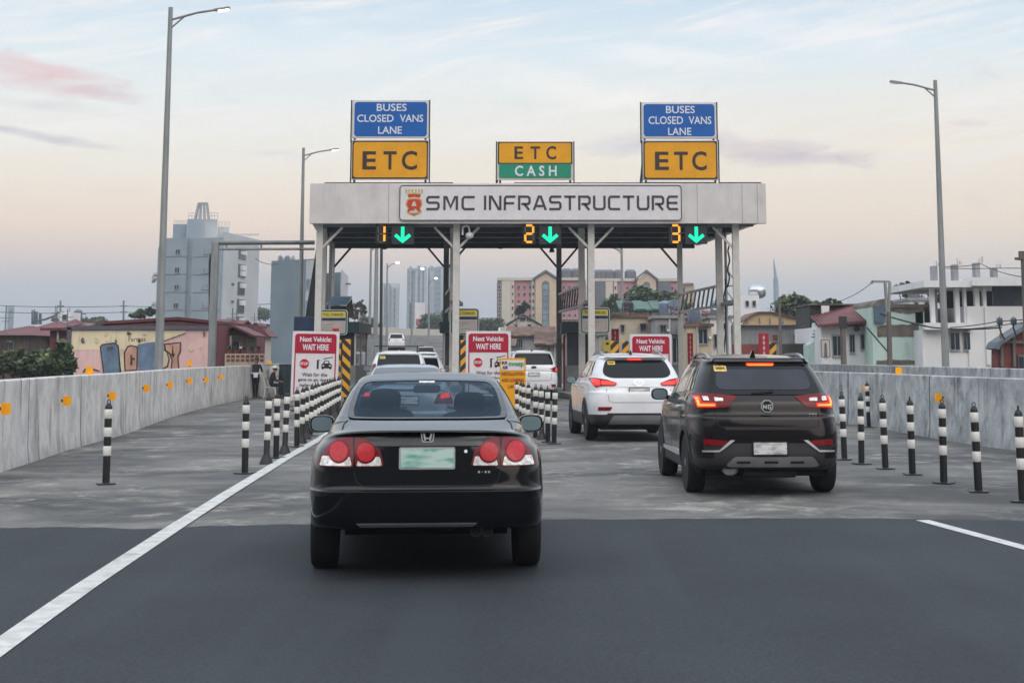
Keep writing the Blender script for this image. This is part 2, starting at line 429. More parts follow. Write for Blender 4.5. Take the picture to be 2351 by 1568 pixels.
# the road climbs beyond the plaza and bends
ramp = []
for k in range(26):
    Y = 99 + k*7.0; t = max(0, (Y-99)/120.0)
    z = 4.6*(t*t*(3-2*t)) if t < 1 else 4.6 + (Y-219)*.012
    cx = -6.0 + RV*1.0*(Y-99) + max(0, Y-170)**2*.0016
    ramp.append((cx, Y, z))
mb = MB()
vs = []; fs = []
for (cx, Y, z) in ramp:
    vs += [(cx-8, Y, z+.004), (cx+9, Y, z+.004), (cx+9, Y, z-1.2), (cx-8, Y, z-1.2)]
for k in range(len(ramp)-1):
    a = 4*k; b = a+4
    fs += [(a,a+1,b+1,b), (a+1,a+2,b+2,b+1), (a+2,a+3,b+3,b+2), (a+3,a,b,b+3)]
fs += [(0,3,2,1), (4*len(ramp)-4, 4*len(ramp)-3, 4*len(ramp)-2, 4*len(ramp)-1)]
mb.add(vs, fs); mono('flyover_road', mb, MAT['concrete_road'], kind='structure', smooth=False)
def ramp_at(Y):
    for a, b in zip(ramp[:-1], ramp[1:]):
        if a[1] <= Y <= b[1]:
            t = (Y-a[1])/(b[1]-a[1]); return a[0]+(b[0]-a[0])*t, a[2]+(b[2]-a[2])*t
    return (ramp[0][0], 0.0) if Y < 99 else (ramp[-1][0], ramp[-1][2])

# new asphalt near the camera, with a ragged front edge
edge = []
pix = [(-160,1219),(0,1214),(160,1211),(330,1215),(470,1209),(560,1207),(700,1205),(900,1202),(1100,1199),(1240,1194),(1500,1192),(1800,1190),(2120,1192),(2300,1196),(2600,1204)]
for i, (x, y) in enumerate(pix[:-1]):
    x2, y2 = pix[i+1]
    for k in range(6):
        t = k/6; g = G(x+(x2-x)*t, y+(y2-y)*t + random.uniform(-1.3, 1.3)); edge.append((g.x, g.y))
edge = [(-7.2, edge[0][1])] + [e for e in edge if -7.15 < e[0] < 8.6] + [(8.7, edge[-1][1])]
mb = MB(); poly = [(-7.1,-24), (9.2,-24)] + edge[::-1]
mb.prism([(p[0], p[1]) for p in poly], .001, .006)
mono('road_asphalt', mb, MAT['asphalt'], kind='structure', smooth=False)
def stripe(name, pts, wd, z):
    mb = MB(); vs = []
    for i, p in enumerate(pts):
        a = pts[max(0, i-1)]; b = pts[min(len(pts)-1, i+1)]
        d = Vector((b[0]-a[0], b[1]-a[1])).normalized(); n = Vector((-d.y, d.x))*wd/2
        vs += [(p[0]+n.x, p[1]+n.y, z), (p[0]-n.x, p[1]-n.y, z)]
    mb.add(vs, [(2*i, 2*i+1, 2*i+3, 2*i+2) for i in range(len(pts)-1)])
    return mono(name, mb, MAT['line'], kind='structure', smooth=False)
lp = [(0,1487),(100,1415),(200,1345),(300,1279),(400,1213),(520,1136),(600,1087),(660,1050),(735,1008)]
lpts = [G(x, y) for x, y in lp]
d0 = (lpts[0]-lpts[1]).normalized()
lpts = [lpts[0]+d0*14, lpts[0]+d0*6] + lpts + [G(780,979), G(806,957), Vector((-5.45,45,0))]
stripe('lane_marking', [(p.x, p.y) for p in lpts], .165, .011)
a, b = G(2118,1196), G(2351,1259); dd = (b-a)
stripe('lane_marking', [(a.x, a.y), (b.x+dd.x*.4, b.y+dd.y*.4)], .14, .011)
a2 = a - dd.normalized()*7.5

# ---------------------------------------------------------------- parapet walls
def parapet(name, line, h, mat, label, side=1, wd=.26, top_w=.20):
    mb = MB(); vs = []; n = len(line)
    # densify so the concrete reads as cast lengths
    for i, p in enumerate(line):
        a = line[max(0, i-1)]; b = line[min(n-1, i+1)]
        d = Vector((b[0]-a[0], b[1]-a[1])).normalized(); q = Vector((-d.y, d.x))*side
        z = p[2] if len(p) > 2 else 0.0
        for (o, hh) in ((0, 0), (.03, .25), (.055, h-.02), (.075, h), (wd-.03, h), (wd, h-.03), (wd, -.9)):
            vs.append((p[0]+q.x*o, p[1]+q.y*o, z+hh))
    k = 7; fs = []
    for i in range(n-1):
        for j in range(k):
            fs.append((i*k+j, i*k+(j+1) % k, (i+1)*k+(j+1) % k, (i+1)*k+j))
    fs += [tuple(range(k)), tuple(range((n-1)*k, n*k))]
    mb.add(vs, fs)
    return mono(name, mb, mat, label, 'wall', origin=(line[0][0], line[0][1], 0), ang=28)
parapet('parapet_wall', left_wall, 1.26, MAT['parapet'], 'long pale concrete parapet with dark vertical streaks, curving beside the empty lane', 1)
mb = MB(); mb.box2((-11.6,62.0,0), (-8.9,62.3,1.27)); mb.box2((-11.63,61.97,1.275), (-8.87,62.33,1.32))
mono('return_wall', mb, MAT['parapet'], 'short pale concrete wall closing the lane behind the standing woman', 'wall', origin=(-10.2,62.1,0), smooth=False)
parapet('parapet_wall', near_right, 1.22, MAT['parapet2'], 'bluish grey stained concrete parapet behind the row of bollards beside the dark SUV', -1)
parapet('parapet_wall', far_right, 1.28, MAT['parapet2'], 'farther grey concrete parapet running behind the bollard lane parapet, below the white house', -1)
# parapets of the climbing road
def follow(off, y0, y1):
    return [(x+off, y, z) for (x, y, z) in ramp if y0 <= y <= y1]
parapet('parapet_wall', follow(-7.6, 99, 275), 1.1, MAT['cream'], 'pale parapet along the far side of the climbing road past the plaza, under the lamp posts', 1)
parapet('parapet_wall', follow(8.6, 99, 275), 1.1, MAT['cream'], 'pale parapet on the outer edge of the climbing road beyond the toll booths', -1)
mb = MB(); arc = [P(862+k*10.6, 779-14*math.sin(math.pi*(k/10.0)**.8), 262) for k in range(11)]
for k in range(10):
    p, q = arc[k], arc[k+1]
    mb.add([(p.x,p.y,p.z-5),(q.x,q.y,q.z-5),(q.x,q.y,q.z),(p.x,p.y,p.z),(p.x,p.y+.4,p.z-5),(q.x,q.y+.4,q.z-5),(q.x,q.y+.4,q.z),(p.x,p.y+.4,p.z)],
           [(0,1,2,3),(4,7,6,5),(3,2,6,7),(0,4,5,1),(0,3,7,4),(1,5,6,2)])
mono('crest_wall', mb, M('cream barrier', (196,184,174), .85, var=.08, streak=.3), 'cream concrete barrier curving over the crest of the flyover beyond the small white car', 'wall', origin=tuple(arc[5]))

# ---------------------------------------------------------------- faintly glowing amber reflector squares
def reflector_on(line, px, py, h_off, side, idx, label, top=False, size=.158):
    best = None
    for k in range(0, 1201):
        # walk the wall line until its picture column matches
        t = k/1200*(len(line)-1); i = min(int(t), len(line)-2); f = t-i
        x = line[i][0]+(line[i+1][0]-line[i][0])*f; y = line[i][1]+(line[i+1][1]-line[i][1])*f
        if y < 5: continue
        e = abs(x/y*3530 + PX - px)
        if best is None or e < best[0]: best = (e, x, y, i)
    _, x, y, i = best
    d = Vector((line[i+1][0]-line[i][0], line[i+1][1]-line[i][1])).normalized()
    z = P(px, py, y).z
    mb = MB(); n = Vector((-d.y, d.x))*(-side)
    # the plate is turned a little toward the traffic
    a = Vector((.95, -.30)) if side > 0 else Vector((.95, .30))
    mb2 = MB()
    hx = size/2
    c = Vector((x, y)) + n*.10
    if top: c = Vector((x, y)) - n*.12
    r0 = rrect(-hx, -hx, hx, hx, .012, 2)
    vs = []
    for dpt in (0, .012):
        for (u, v) in r0: vs.append((c.x+a.x*u+a.y*dpt*.6, c.y+a.y*u+dpt, z+v))
    m_ = len(r0)
    mb2.add(vs, [tuple(range(m_)), tuple(range(2*m_-1, m_-1, -1))]+[(j, m_+j, m_+(j+1) % m_, (j+1) % m_) for j in range(m_)])
    o = thing('wall_reflector', label, 'reflector', (c.x, c.y, z-hx), 'amber reflectors on the parapets')
    mb2.build('plate', MAT['orange'], o, smooth=False)
    st_ = MB()
    if top: st_.box2((c.x-.015, c.y+.012, z-hx-.03), (c.x+.015, c.y+.03, z))
    else: st_.box((c.x-n.x*.06, c.y+.055, z), (.10, .025, .05))
    st_.build('bracket', MAT['dark'], o, smooth=False)
zt = 1.7423
def z3(x, y): return (x/zt/1.6333, (1200+y/zt)/1.6333)
walls = [(0,580),(410,528),(710,495),(936,446),(1092,424),(1221,398),(1330,390),(1427,372)]
for k, (x, y) in enumerate(walls):
    px, py = z3(x, y)
    reflector_on(left_wall, px, py, 0, 1, k, '%s amber square on the face of the long streaked parapet, from its near end' % ORD[k])
reflector_on(left_wall, *z3(630,333), 0, 1, 0, 'amber square standing on top of the streaked parapet before the painted wall', True)
reflector_on(left_wall, *z3(1265,281), 0, 1, 0, 'amber square on top of the streaked parapet at the edge of the pink painted wall', True)
reflector_on([(-11.6,62.05),(-8.9,62.05)], *z3(1760,279), 0, 1, 0, 'amber square on the short wall above the seated person', True)
reflector_on(near_right, 2163, 913, 0, -1, 0, 'amber square on the grey parapet just above one bollard top')
reflector_on(near_right, 1996, 892, 0, -1, 0, 'amber square on the grey parapet beside the slim bollard standing against it')
reflector_on(near_right, 2050, 852, 0, -1, 0, 'amber square standing on top of the grey parapet below the double utility pole', True)

# ---------------------------------------------------------------- bollards
def make_bollard(flared):
    root = thing('bollard', '', 'bollard', (0,0,0), 'black and white flexible bollards')
    r = .046
    mb = MB()
    prof = [(r,.02),(r,.93),(r*.96,.955),(r*.7,.985),(r*.3,1.0),(.006,1.003)]
    if flared: prof = [(.105,.0),(.10,.015),(.06,.11),(r,.14)] + prof[1:]
    mb.lathe(prof, n=18)
    mb.build('post', MAT['black'], root)
    lp_ = MB(); lp_.tube([(-.018,0,.99),(-.018,0,1.03),(0,0,1.045),(.018,0,1.03),(.018,0,.99)], .006, 6); lp_.build('loop', MAT['black'], root)
    for z0, z1 in ((.35,.47),(.585,.70),(.81,.925)):
        b = MB(); b.lathe([(r+.001,z0),(r+.004,z0+.004),(r+.004,z1-.004),(r+.001,z1)], n=18); b.build('reflective_band', MAT['white'], root)
    if not flared:
        b = MB(); b.box((0,0,.008), (.22,.22,.012)); b.build('base_plate', MAT['dark'], root, smooth=False)
    return root
bol_a = make_bollard(False); bol_b = make_bollard(True); used = {0: False, 1: False}
def bollard(x, y, label, flared=False, lean=0.0):
    src = bol_b if flared else bol_a
    rz = random.uniform(0, 3)
    if not used[flared]:
        used[flared] = True; src.location = (x, y, .004); src.rotation_euler = (0, 0, rz); src['label'] = label; o = src
    else: o = dup(src, (x, y, .004), rz, label)
    o.rotation_euler = (random.uniform(-.02,.02), random.uniform(-.022,.022)+lean, rz)
    return o
g = G(243,1112); bollard(g.x, g.y, 'lone black and white bollard standing in the empty lane before the streaked parapet')
g = G(562,1087.5); bollard(g.x, g.y, 'bollard standing apart on a base plate ahead of the long row')
g = G(611,1065); bollard(g.x, g.y, 'first bollard of the long row by the white line, foot widely flared', True)
g = G(633.5,1051.7); bollard(g.x, g.y, 'second bollard in the long row beside the white line, with a straight foot')
g = G(653,1041.6); bollard(g.x, g.y, 'third bollard in the long row beside the white line, on a flared foot', True)
for k in range(14):
    t = k/13.0; Y = 27.6 + (44.5-27.6)*t; X = -4.37 + (-5.85+4.37)*t
    bollard(X, Y, '%s bollard along the long row by the white line, from its near end' % ORD[k+3], k % 3 != 0)
for k, (x, y) in enumerate(((1271.7,1019),(1257.8,1015.5),(1243.8,1009.5),(1229,1005))):
    g = G(x, y); bollard(g.x, g.y, '%s bollard of the short row beside the black sedan, from its near end' % ORD[k], k == 2)
for k, (X, Y) in enumerate(((-.31,33),(-.40,34),(-.48,35.3),(-.60,37),(-.72,39.5))):
    bollard(X, Y, '%s bollard of the short row beside the black sedan, towards the yellow board' % ORD[k+4], True)
for k, (x, y) in enumerate(((2349,1153),(2247,1130),(2167,1110),(2095,1090),(2033,1077),(1978,1066),(1939,1056))):
    g = G(x, y); bollard(g.x, g.y, '%s bollard of the open row past the dark SUV, from its near end' % ORD[k])
g = G(1995,982); bollard(g.x, g.y, 'slim bollard standing against the grey parapet beside an amber square')
g = G(1931,970); bollard(g.x, g.y, 'bollard at the foot of the grey parapet, half hidden behind the open row')
g = G(1899,962); bollard(g.x, g.y, 'bollard just past the tail lamp of the dark SUV, close to the grey parapet')

# ================================================================ the toll plaza
YF, YM, YB = 58.0, 61.5, 70.0
def cx(px, Y, Y0=YF):
    """plan x at depth Y of something seen at column px at depth Y0, following the plaza axis"""
    return (px-PX)/3530.0*Y0 + RV*(Y-Y0)
ZT, ZB = P(1245,422,YF).z, P(1245,514,YF).z
XL, XR = P(712,468,YF).x, P(1758,468,YF).x
can = thing('toll_canopy', 'white toll plaza canopy on slim steel columns, with a long grey fascia over three lanes', 'canopy', (cx(1235,YF), YF, 0))
def sk(x, Y): return x + RV*(Y-YF)
# fascia front and returns
mb = MB(); mb.box2((XL,YF-.12,ZB), (XR,YF+.12,ZT))
mb.build('fascia', MAT['fascia'], can, smooth=False, bevel=.012)
for x in (XL+.12, XR-.12):
    mb = MB(); mb.add([(x-.1,YF+.125,ZB+.1),(x+.1,YF+.125,ZB+.1),(sk(x+.1,YB+.8),YB+.8,ZB+.1),(sk(x-.1,YB+.8),YB+.8,ZB+.1),
            (x-.1,YF+.125,ZT-.03),(x+.1,YF+.125,ZT-.03),(sk(x+.1,YB+.8),YB+.8,ZT-.03),(sk(x-.1,YB+.8),YB+.8,ZT-.03)],
           [(0,3,2,1),(4,5,6,7),(0,1,5,4),(1,2,6,5),(2,3,7,6),(3,0,4,7)]); mb.build('side_fascia', MAT['fascia'], can, smooth=False)
mb = MB()
mb.add([(XL+.25,YF+.13,ZB+.16),(XR-.25,YF+.13,ZB+.16),(sk(XR-.25,YB+.8),YB+.8,ZB+.16),(sk(XL+.25,YB+.8),YB+.8,ZB+.16),
        (XL+.25,YF+.13,ZB+.3),(XR-.25,YF+.13,ZB+.3),(sk(XR-.25,YB+.8),YB+.8,ZB+.3),(sk(XL+.25,YB+.8),YB+.8,ZB+.3)],
       [(0,3,2,1),(4,5,6,7),(0,1,5,4),(1,2,6,5),(2,3,7,6),(3,0,4,7)])
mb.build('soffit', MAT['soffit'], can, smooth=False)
mb = MB()
mb.add([(XL+.25,YF+.14,ZT-.2),(XR-.25,YF+.14,ZT-.2),(sk(XR-.25,YB+.8),YB+.8,ZT-.25),(sk(XL+.25,YB+.8),YB+.8,ZT-.25),
        (XL+.25,YF+.14,ZT+.03),(XR-.25,YF+.14,ZT+.03),(sk(XR-.25,YB+.8),YB+.8,ZT),(sk(XL+.25,YB+.8),YB+.8,ZT)],
       [(0,3,2,1),(4,5,6,7),(0,1,5,4),(1,2,6,5),(2,3,7,6),(3,0,4,7)])
mb.build('roof', M('rusty roof sheet', (86,74,70), .8, var=.3, vs=3), can, smooth=False)
mb = MB()
for x0_, x1_, h in ((745,1040,.05), (1180,1500,.045), (1480,1640,.06), (1650,1748,.055)):
    a, b = P(x0_,421,YF), P(x1_,421,YF); mb.box2((a.x,YF+.0,ZT+.002), (b.x,YF+.1,ZT+h))
mb.build('roof_flashing', M('rusted flashing', (58,46,44), .8, var=.3), can, smooth=False)
# cladding joints: slim proud cover strips
mb = MB()
for px in (893, 1010, 1150, 1290, 1330, 1430, 1600, 1703, 1738):
    a = P(px,468,YF); mb.box2((a.x-.012,YF-.124,ZB+.02), (a.x+.012,YF-.119,ZT-.02))
mb.build('cover_strip', M('cladding joint', (168,158,155), .5, var=.1), can, smooth=False)
COLS = [727, 1047, 1362, 1700]
for i, px in enumerate(COLS):
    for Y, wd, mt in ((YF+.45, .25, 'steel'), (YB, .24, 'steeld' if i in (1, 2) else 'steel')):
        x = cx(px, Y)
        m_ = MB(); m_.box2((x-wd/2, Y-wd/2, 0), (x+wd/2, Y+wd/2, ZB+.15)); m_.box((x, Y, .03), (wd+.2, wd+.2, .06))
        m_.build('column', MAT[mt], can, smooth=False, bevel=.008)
    x = cx(px, YM); m_ = MB(); m_.box2((x-.13,YM-.13,0), (x+.13,YM+.13,ZB+.12)); m_.build('column', MAT['steel'], can, smooth=False)
    if i in (0, 2, 3):
        m_ = MB(); m_.cyl((x+.28,YM+.1,0), (x+.28,YM+.1,ZB+.1), .055); m_.build('conduit', MAT['galv'], can)
# cross beams under the soffit
for Y, h, mt in ((YF+.45,.22,'steeld'), (YM,.2,'dark'), (64.5,.16,'dark'), (67.3,.16,'dark'), (YB,.24,'dark')):
    m_ = MB(); m_.box2((sk(XL+.4,Y), Y-.09, ZB+.15-h), (sk(XR-.4,Y), Y+.09, ZB+.155)); m_.build('cross_beam', MAT[mt], can, smooth=False)
for i, px in enumerate(COLS):
    x = cx(px, YF+.45); y = YF+.45
    for s in (-1, 1):
        if (i == 0 and s < 0) or (i == 3 and s > 0): continue
        m_ = MB(); m_.bar((x+s*.1, y, ZB-.88), (x+s*.86, y, ZB-.1), .09, .09); m_.build('brace', MAT['steel'], can, smooth=False)
    x = cx(px, YB)
    for s in (-1, 1):
        if (i == 0 and s < 0) or (i == 3 and s > 0): continue
        m_ = MB(); m_.bar((x+s*.1, YB, ZB-.95), (x+s*.95, YB, ZB+.05), .09, .09); m_.build('brace', MAT['dark'], can, smooth=False)
for px0, px1 in ((812,838),(1060,1085),(1180,1215),(1400,1440)):
    a, b = P(px0,545,64), P(px1,527,64); m_ = MB(); m_.bar((a.x,64,ZB-.02), (b.x,64.3,ZB+.14), .08); m_.build('brace', MAT['dark'], can, smooth=False)
# side lattice trusses along the islands
for i in (1, 2, 3):
    x0_, x1_ = cx(COLS[i], YM+.1), cx(COLS[i], YB-.1)
    for z in (3.62, 4.42):
        m_ = MB(); m_.bar((x0_,YM+.13,z), (x1_,YB-.13,z), .10, .10); m_.build('truss_chord', MAT['steel'], can, smooth=False)
    m_ = MB(); n = 9
    for k in range(n):
        f0, f1 = (k+.15)/n, (k+.85)/n
        m_.bar((x0_+(x1_-x0_)*f0, YM+(YB-YM)*f0, 4.38), (x0_+(x1_-x0_)*f1, YM+(YB-YM)*f1, 3.66), .07, .05)
    m_.build('truss_lattice', MAT['steeld'], can, smooth=False)
    m_ = MB(); m_.box2((cx(COLS[i],YF+.45)-.25,YF+.58,3.60), (cx(COLS[i],YF+.45)+.12,YM-.14,3.74)); m_.build('tie_beam', MAT['steeld'], can, smooth=False)
# ladder-like tower beside the last column
m_ = MB(); xa, xb = P(1668,700,YM+1).x, P(1694,700,YM+.6).x
for z in (3.2,3.8,4.45): m_.bar((xa,YM+1,z),(xb,YM+.6,z),.05)
for z in (2.6,3.6,4.5): m_.bar((xa,YM+1,z+.7),(xb,YM+.6,z),.05)
m_.build('lattice_tie', MAT['steel'], can, smooth=False)
m_ = MB()
for (xx, y0, y1) in ((1664,640,810),(1672,565,660)):
    pts = [P(xx+random.uniform(-3,3), y0+(y1-y0)*k/8, YM) for k in range(9)]; m_.tube(pts, .035, 6)
m_.build('cable_bundle', MAT['black'], can)
# pent panel at the far left end column
m_ = MB(); a = P(719,530,YM)
m_.add([(cx(716,YM)-.02,YM-.2,6.4),(cx(716,YM)+.05,YM-.2,6.4),(cx(716,YM)+.05,YM-.2,2.9),(cx(716,YM)-.5,YM-.2,2.9),
        (cx(716,YM)-.02,YM+.1,6.4),(cx(716,YM)+.05,YM+.1,6.4),(cx(716,YM)+.05,YM+.1,2.9),(cx(716,YM)-.5,YM+.1,2.9)],
       [(0,1,2,3),(7,6,5,4),(0,4,5,1),(1,5,6,2),(2,6,7,3),(3,7,4,0)])
m_.build('side_panel', MAT['dark'], can, smooth=False)

# ---- name board on the fascia
def board(name, label, cat, x0, y0, x1, y1, Y, group=None):
    a, b = P(x0,y1,Y), P(x1,y0,Y)
    o = thing(name, label, cat, ((a.x+b.x)/2, Y, a.z), group)
    return o, a.x, a.z, b.x, b.z
o, x0, z0, x1, z1 = board('name_board', 'long white name board reading SMC INFRASTRUCTURE with a red crest, on the canopy fascia', 'sign', 916, 425, 1565, 508, YF-.13)
y = YF-.13
mb = MB(); mb.slab(rrect(x0,z0,x1,z1,.14), y, y-.05); mb.build('board', MAT['white_s'], o, smooth=False)
def frame_ring(mb, x0, z0, x1, z1, r, wd, y0, y1):
    A = rrect(x0,z0,x1,z1,r); B = rrect(x0+wd,z0+wd,x1-wd,z1-wd,max(.01,r-wd)); n = len(A)
    vs = [(p[0],y0,p[1]) for p in A]+[(p[0],y0,p[1]) for p in B]+[(p[0],y1,p[1]) for p in A]+[(p[0],y1,p[1]) for p in B]
    fs = []
    for i in range(n):
        j = (i+1) % n
        fs += [(2*n+i,2*n+j,3*n+j,3*n+i),(i,n+i,n+j,j),(i,j,2*n+j,2*n+i),(n+i,3*n+i,3*n+j,n+j)]
    mb.add(vs, fs)
mb = MB(); frame_ring(mb, x0+.01, z0+.01, x1-.01, z1-.01, .14, .035, y-.045, y-.062); mb.build('border', MAT['inkg'], o, smooth=False)
# blocky wide letters drawn as strokes (unit box, y up)
GLY = {
 'S': (1.0, [[(1,.93),(.18,.93),(.07,.82),(.07,.62),(.18,.53),(.82,.53),(.93,.43),(.93,.18),(.82,.07),(0,.07)]]),
 'M': (1.1, [[(.07,0),(.07,.93),(.2,.93),(.5,.22),(.8,.93),(.93,.93),(.93,0)]]),
 'C': (.98, [[(1,.93),(.2,.93),(.07,.8),(.07,.2),(.2,.07),(1,.07)]]),
 'I': (.2, [[(.5,0),(.5,1)]]),
 'N': (1.0, [[(.07,0),(.07,.93),(.2,.93),(.8,.07),(.93,.07),(.93,1)]]),
 'F': (.95, [[(1,.93),(.2,.93),(.07,.8),(.07,0)], [(.07,.47),(.88,.47)]]),
 'R': (1.0, [[(.07,0),(.07,.93),(.8,.93),(.93,.82),(.93,.52),(.82,.42),(.25,.42)], [(.5,.42),(.9,0)]]),
 'A': (1.1, [[(.05,0),(.42,.93),(.58,.93),(.95,0)], [(.25,.28),(.75,.28)]]),
 'T': (.95, [[(0,.93),(1,.93)], [(.5,.93),(.5,0)]]),
 'U': (1.0, [[(.07,1),(.07,.2),(.2,.07),(.8,.07),(.93,.2),(.93,1)]]),
 'E': (.92, [[(1,.93),(.22,.93),(.07,.78),(.07,.22),(.22,.07),(1,.07)], [(.07,.5),(.95,.5)]]),
}
def stroke_text(word, x0, z0, x1, z1, y, wd, gap, mb):
    H = z1-z0; tot = sum(GLY[c][0] if c != ' ' else .42 for c in word) + gap*(len(word)-1)
    s = (x1-x0)/tot; x = x0
    for c in word:
        if c == ' ': x += (.42+gap)*s; continue
        w_, strokes = GLY[c]
        for q in strokes:
            pts = [Vector((x+p[0]*w_*s, z0+p[1]*H)) for p in q]; n = len(pts); vs = []
            for i, p in enumerate(pts):
                d0_ = (p-pts[i-1]).normalized() if i else (pts[1]-p).normalized()
                d1_ = (pts[i+1]-p).normalized() if i < n-1 else d0_
                t = (d0_+d1_).normalized(); nn = Vector((-t.y, t.x)); k = min(1.8, 1/max(.4, nn.dot(Vector((-d0_.y, d0_.x)))))
                a, b = p+nn*wd/2*k, p-nn*wd/2*k
                vs += [(a.x,y,a.y),(b.x,y,b.y),(a.x,y-.012,a.y),(b.x,y-.012,b.y)]
            fs = []
            for i in range(n-1):
                u, v = 4*i, 4*i+4
                fs += [(u+2,v+2,v+3,u+3),(u,u+1,v+1,v),(u,v,v+2,u+2),(u+1,u+3,v+3,v+1)]
            fs += [(0,2,3,1),(4*n-4,4*n-3,4*n-1,4*n-2)]
            mb.add(vs, fs)
        x += (w_+gap)*s
mb = MB(); a, b = P(979,483,y), P(1090,451,y); stroke_text('SMC', a.x, a.z, b.x, b.z, y-.05, .088, .30, mb); mb.build('lettering', MAT['inkg'], o, smooth=False); mb = MB()
a, b = P(1111,483,y), P(1556,450,y); stroke_text('INFRASTRUCTURE', a.x, a.z, b.x, b.z, y-.05, .088, .24, mb)
mb.build('lettering', MAT['inkg'], o, smooth=False)
# crest: crown over a red shield
a = P(951,497,y); k = 60.0
def cpt(px, py): q = P(px, py, y); return (q.x, q.z)
sh = [(934,459),(940,456),(951,455),(962,456),(969,459),(971,470),(966,480),(969,488),(962,493),(951,498),(940,493),(933,488),(936,480),(931,470)]
mb = MB(); mb.slab([cpt(*p) for p in sh], y-.05, y-.056); mb.build('crest_rim', MAT['gold'], o, smooth=False)
mb = MB(); mb.slab([cpt(951+(p[0]-951)*.83, 475+(p[1]-475)*.86) for p in sh], y-.056, y-.062); mb.build('shield', MAT['crest'], o, smooth=False)
mb = MB()
mb.slab([cpt(*p) for p in ((948,466),(951,462),(954,466),(957,474),(945,474))], y-.062, y-.066)
mb.slab([cpt(*p) for p in ((939,487),(944,484),(950,485),(953,480),(957,482),(959,486),(964,486),(961,489),(951,491),(942,490))], y-.062, y-.066)
mb.build('crest_figure', MAT['cream'], o, smooth=False)
mb = MB(); mb.slab([cpt(*p) for p in ((936,446),(951,444),(967,446),(964,455),(951,453),(938,455))], y-.05, y-.056); mb.build('crown_band', MAT['crest'], o, smooth=False)
mb = MB()
mb.slab([cpt(*p) for p in ((934,446),(951,443),(968,446),(967,448),(951,446),(936,448))], y-.057, y-.061)
for px in (933,940,947,955,962,969):
    mb.slab([cpt(px-1.6,444.5),cpt(px-1.9,437),cpt(px+1.9,437),cpt(px+1.6,444.5)], y-.05, y-.056); mb.slab([cpt(px-2.6,438),cpt(px,434),cpt(px+2.6,438)], y-.057, y-.06)
mb.build('crown', MAT['gold'], o, smooth=False)

# ---- signs standing on the canopy
def roof_sign(label, x0, y0, x1, y1, Y, faces, words, braces):
    o, ax, az_, bx, bz = board('lane_sign', label, 'sign', x0, y0, x1, y1, Y, 'lane signs on the canopy')
    mb = MB(); mb.box2((ax,Y,az_), (bx,Y+.06,bz)); mb.build('backing', MAT['steel'], o, smooth=False)
    mb = MB(); mb.box2((ax-.05,Y+.01,az_-.16), (ax-.005,Y+.07,bz+.02)); mb.build('side_rail', MAT['dark'], o, smooth=False)
    mb = MB(); mb.box2((bx+.005,Y+.01,az_-.16), (bx+.05,Y+.07,bz+.02)); mb.build('side_rail', MAT['dark'], o, smooth=False)
    for (fx0, fy0, fx1, fy1, mt, edge, r) in faces:
        a, b = P(fx0,fy1,Y), P(fx1,fy0,Y)
        if edge: m0 = MB(); m0.slab(rrect(a.x-.05,a.z-.05,b.x+.05,b.z+.05,.02 if edge == 'ink' else .10), Y-.003, Y-.012); m0.build('face_rim', MAT[edge], o, smooth=False)
        m0 = MB(); m0.slab(rrect(a.x,a.z,b.x,b.z,r), Y-.012, Y-.02); m0.build('face', MAT[mt], o, smooth=False)
    for (txt, tx0, ty0, tx1, ty1, mt, bold) in words:
        a, b = P(tx0,ty1,Y), P(tx1,ty0,Y); text_on(txt, a.x, a.z, b.x, b.z, Y-.02, MAT[mt], o, bold)
    for (bx0, by0, bx1, by1) in braces:
        a, b = P(bx0,by0,Y+.1), P(bx1,by1,Y+.1); m0 = MB(); m0.bar((a.x,Y+1.0,b.z), (a.x+.25,Y+.08,a.z), .05); m0.build('stay', MAT['dark'], o, smooth=False)
    m0 = MB()
    for x in (ax+.12, bx-.12): m0.box2((x-.04,Y+.02,az_-.18), (x+.04,Y+.06,az_-.002))
    m0.build('foot', MAT['dark'], o, smooth=False)
    return o
YS = YF+.3
roof_sign('blue BUSES CLOSED VANS LANE sign standing over the yellow ETC sign above lane 1', 807,231,985,318, YS, [(813,235,981,314,'blue','white_s',.12)],
    [('BUSES',865,239,934,256,'letter',.012),('CLOSED',820,264,904,281,'letter',.012),('VANS',918,264,972,281,'letter',.012),('LANE',868,291,923,308,'letter',.012)], [])
roof_sign('yellow ETC sign on the canopy above lane 1, under the blue board', 806,322,985,413, YS, [(811,327,980,408,'amber','ink',.10)],
    [('E',832,348,864,390,'ink',.02),('T',880,348,911,390,'ink',.02),('C',922,347,958,391,'ink',.02)], [])
roof_sign('split yellow ETC and green CASH sign on the canopy above lane 2', 1141,326,1316,414, YS, [(1146,329,1311,374.5,'amber','ink',.05),(1146,377,1311,409,'green',None,.06)],
    [('E',1181,337,1201,366,'ink',.02),('T',1218,337,1240,366,'ink',.02),('C',1254,336,1277,367,'ink',.02),('C A S H',1182,381,1278,405,'letter',.02)], [(1140,330,1132,414)])
roof_sign('blue BUSES CLOSED VANS LANE sign propped by dark stays above lane 3', 1473,236,1644,319, YS, [(1478,240,1640,314,'blue','white_s',.12)],
    [('BUSES',1529,244,1595,261,'letter',.012),('CLOSED',1489,268,1568,286,'letter',.012),('VANS',1581,268,1633,286,'letter',.012),('LANE',1534,294,1587,311,'letter',.012)], [(1472,240,1462,414)])
roof_sign('yellow ETC sign above lane 3, under the blue board with dark stays', 1476,323,1648,414, YS, [(1481,328,1643,409,'amber','ink',.10)],
    [('E',1504,349,1535,391,'ink',.02),('T',1548,349,1579,391,'ink',.02),('C',1589,348,1622,392,'ink',.02)], [])

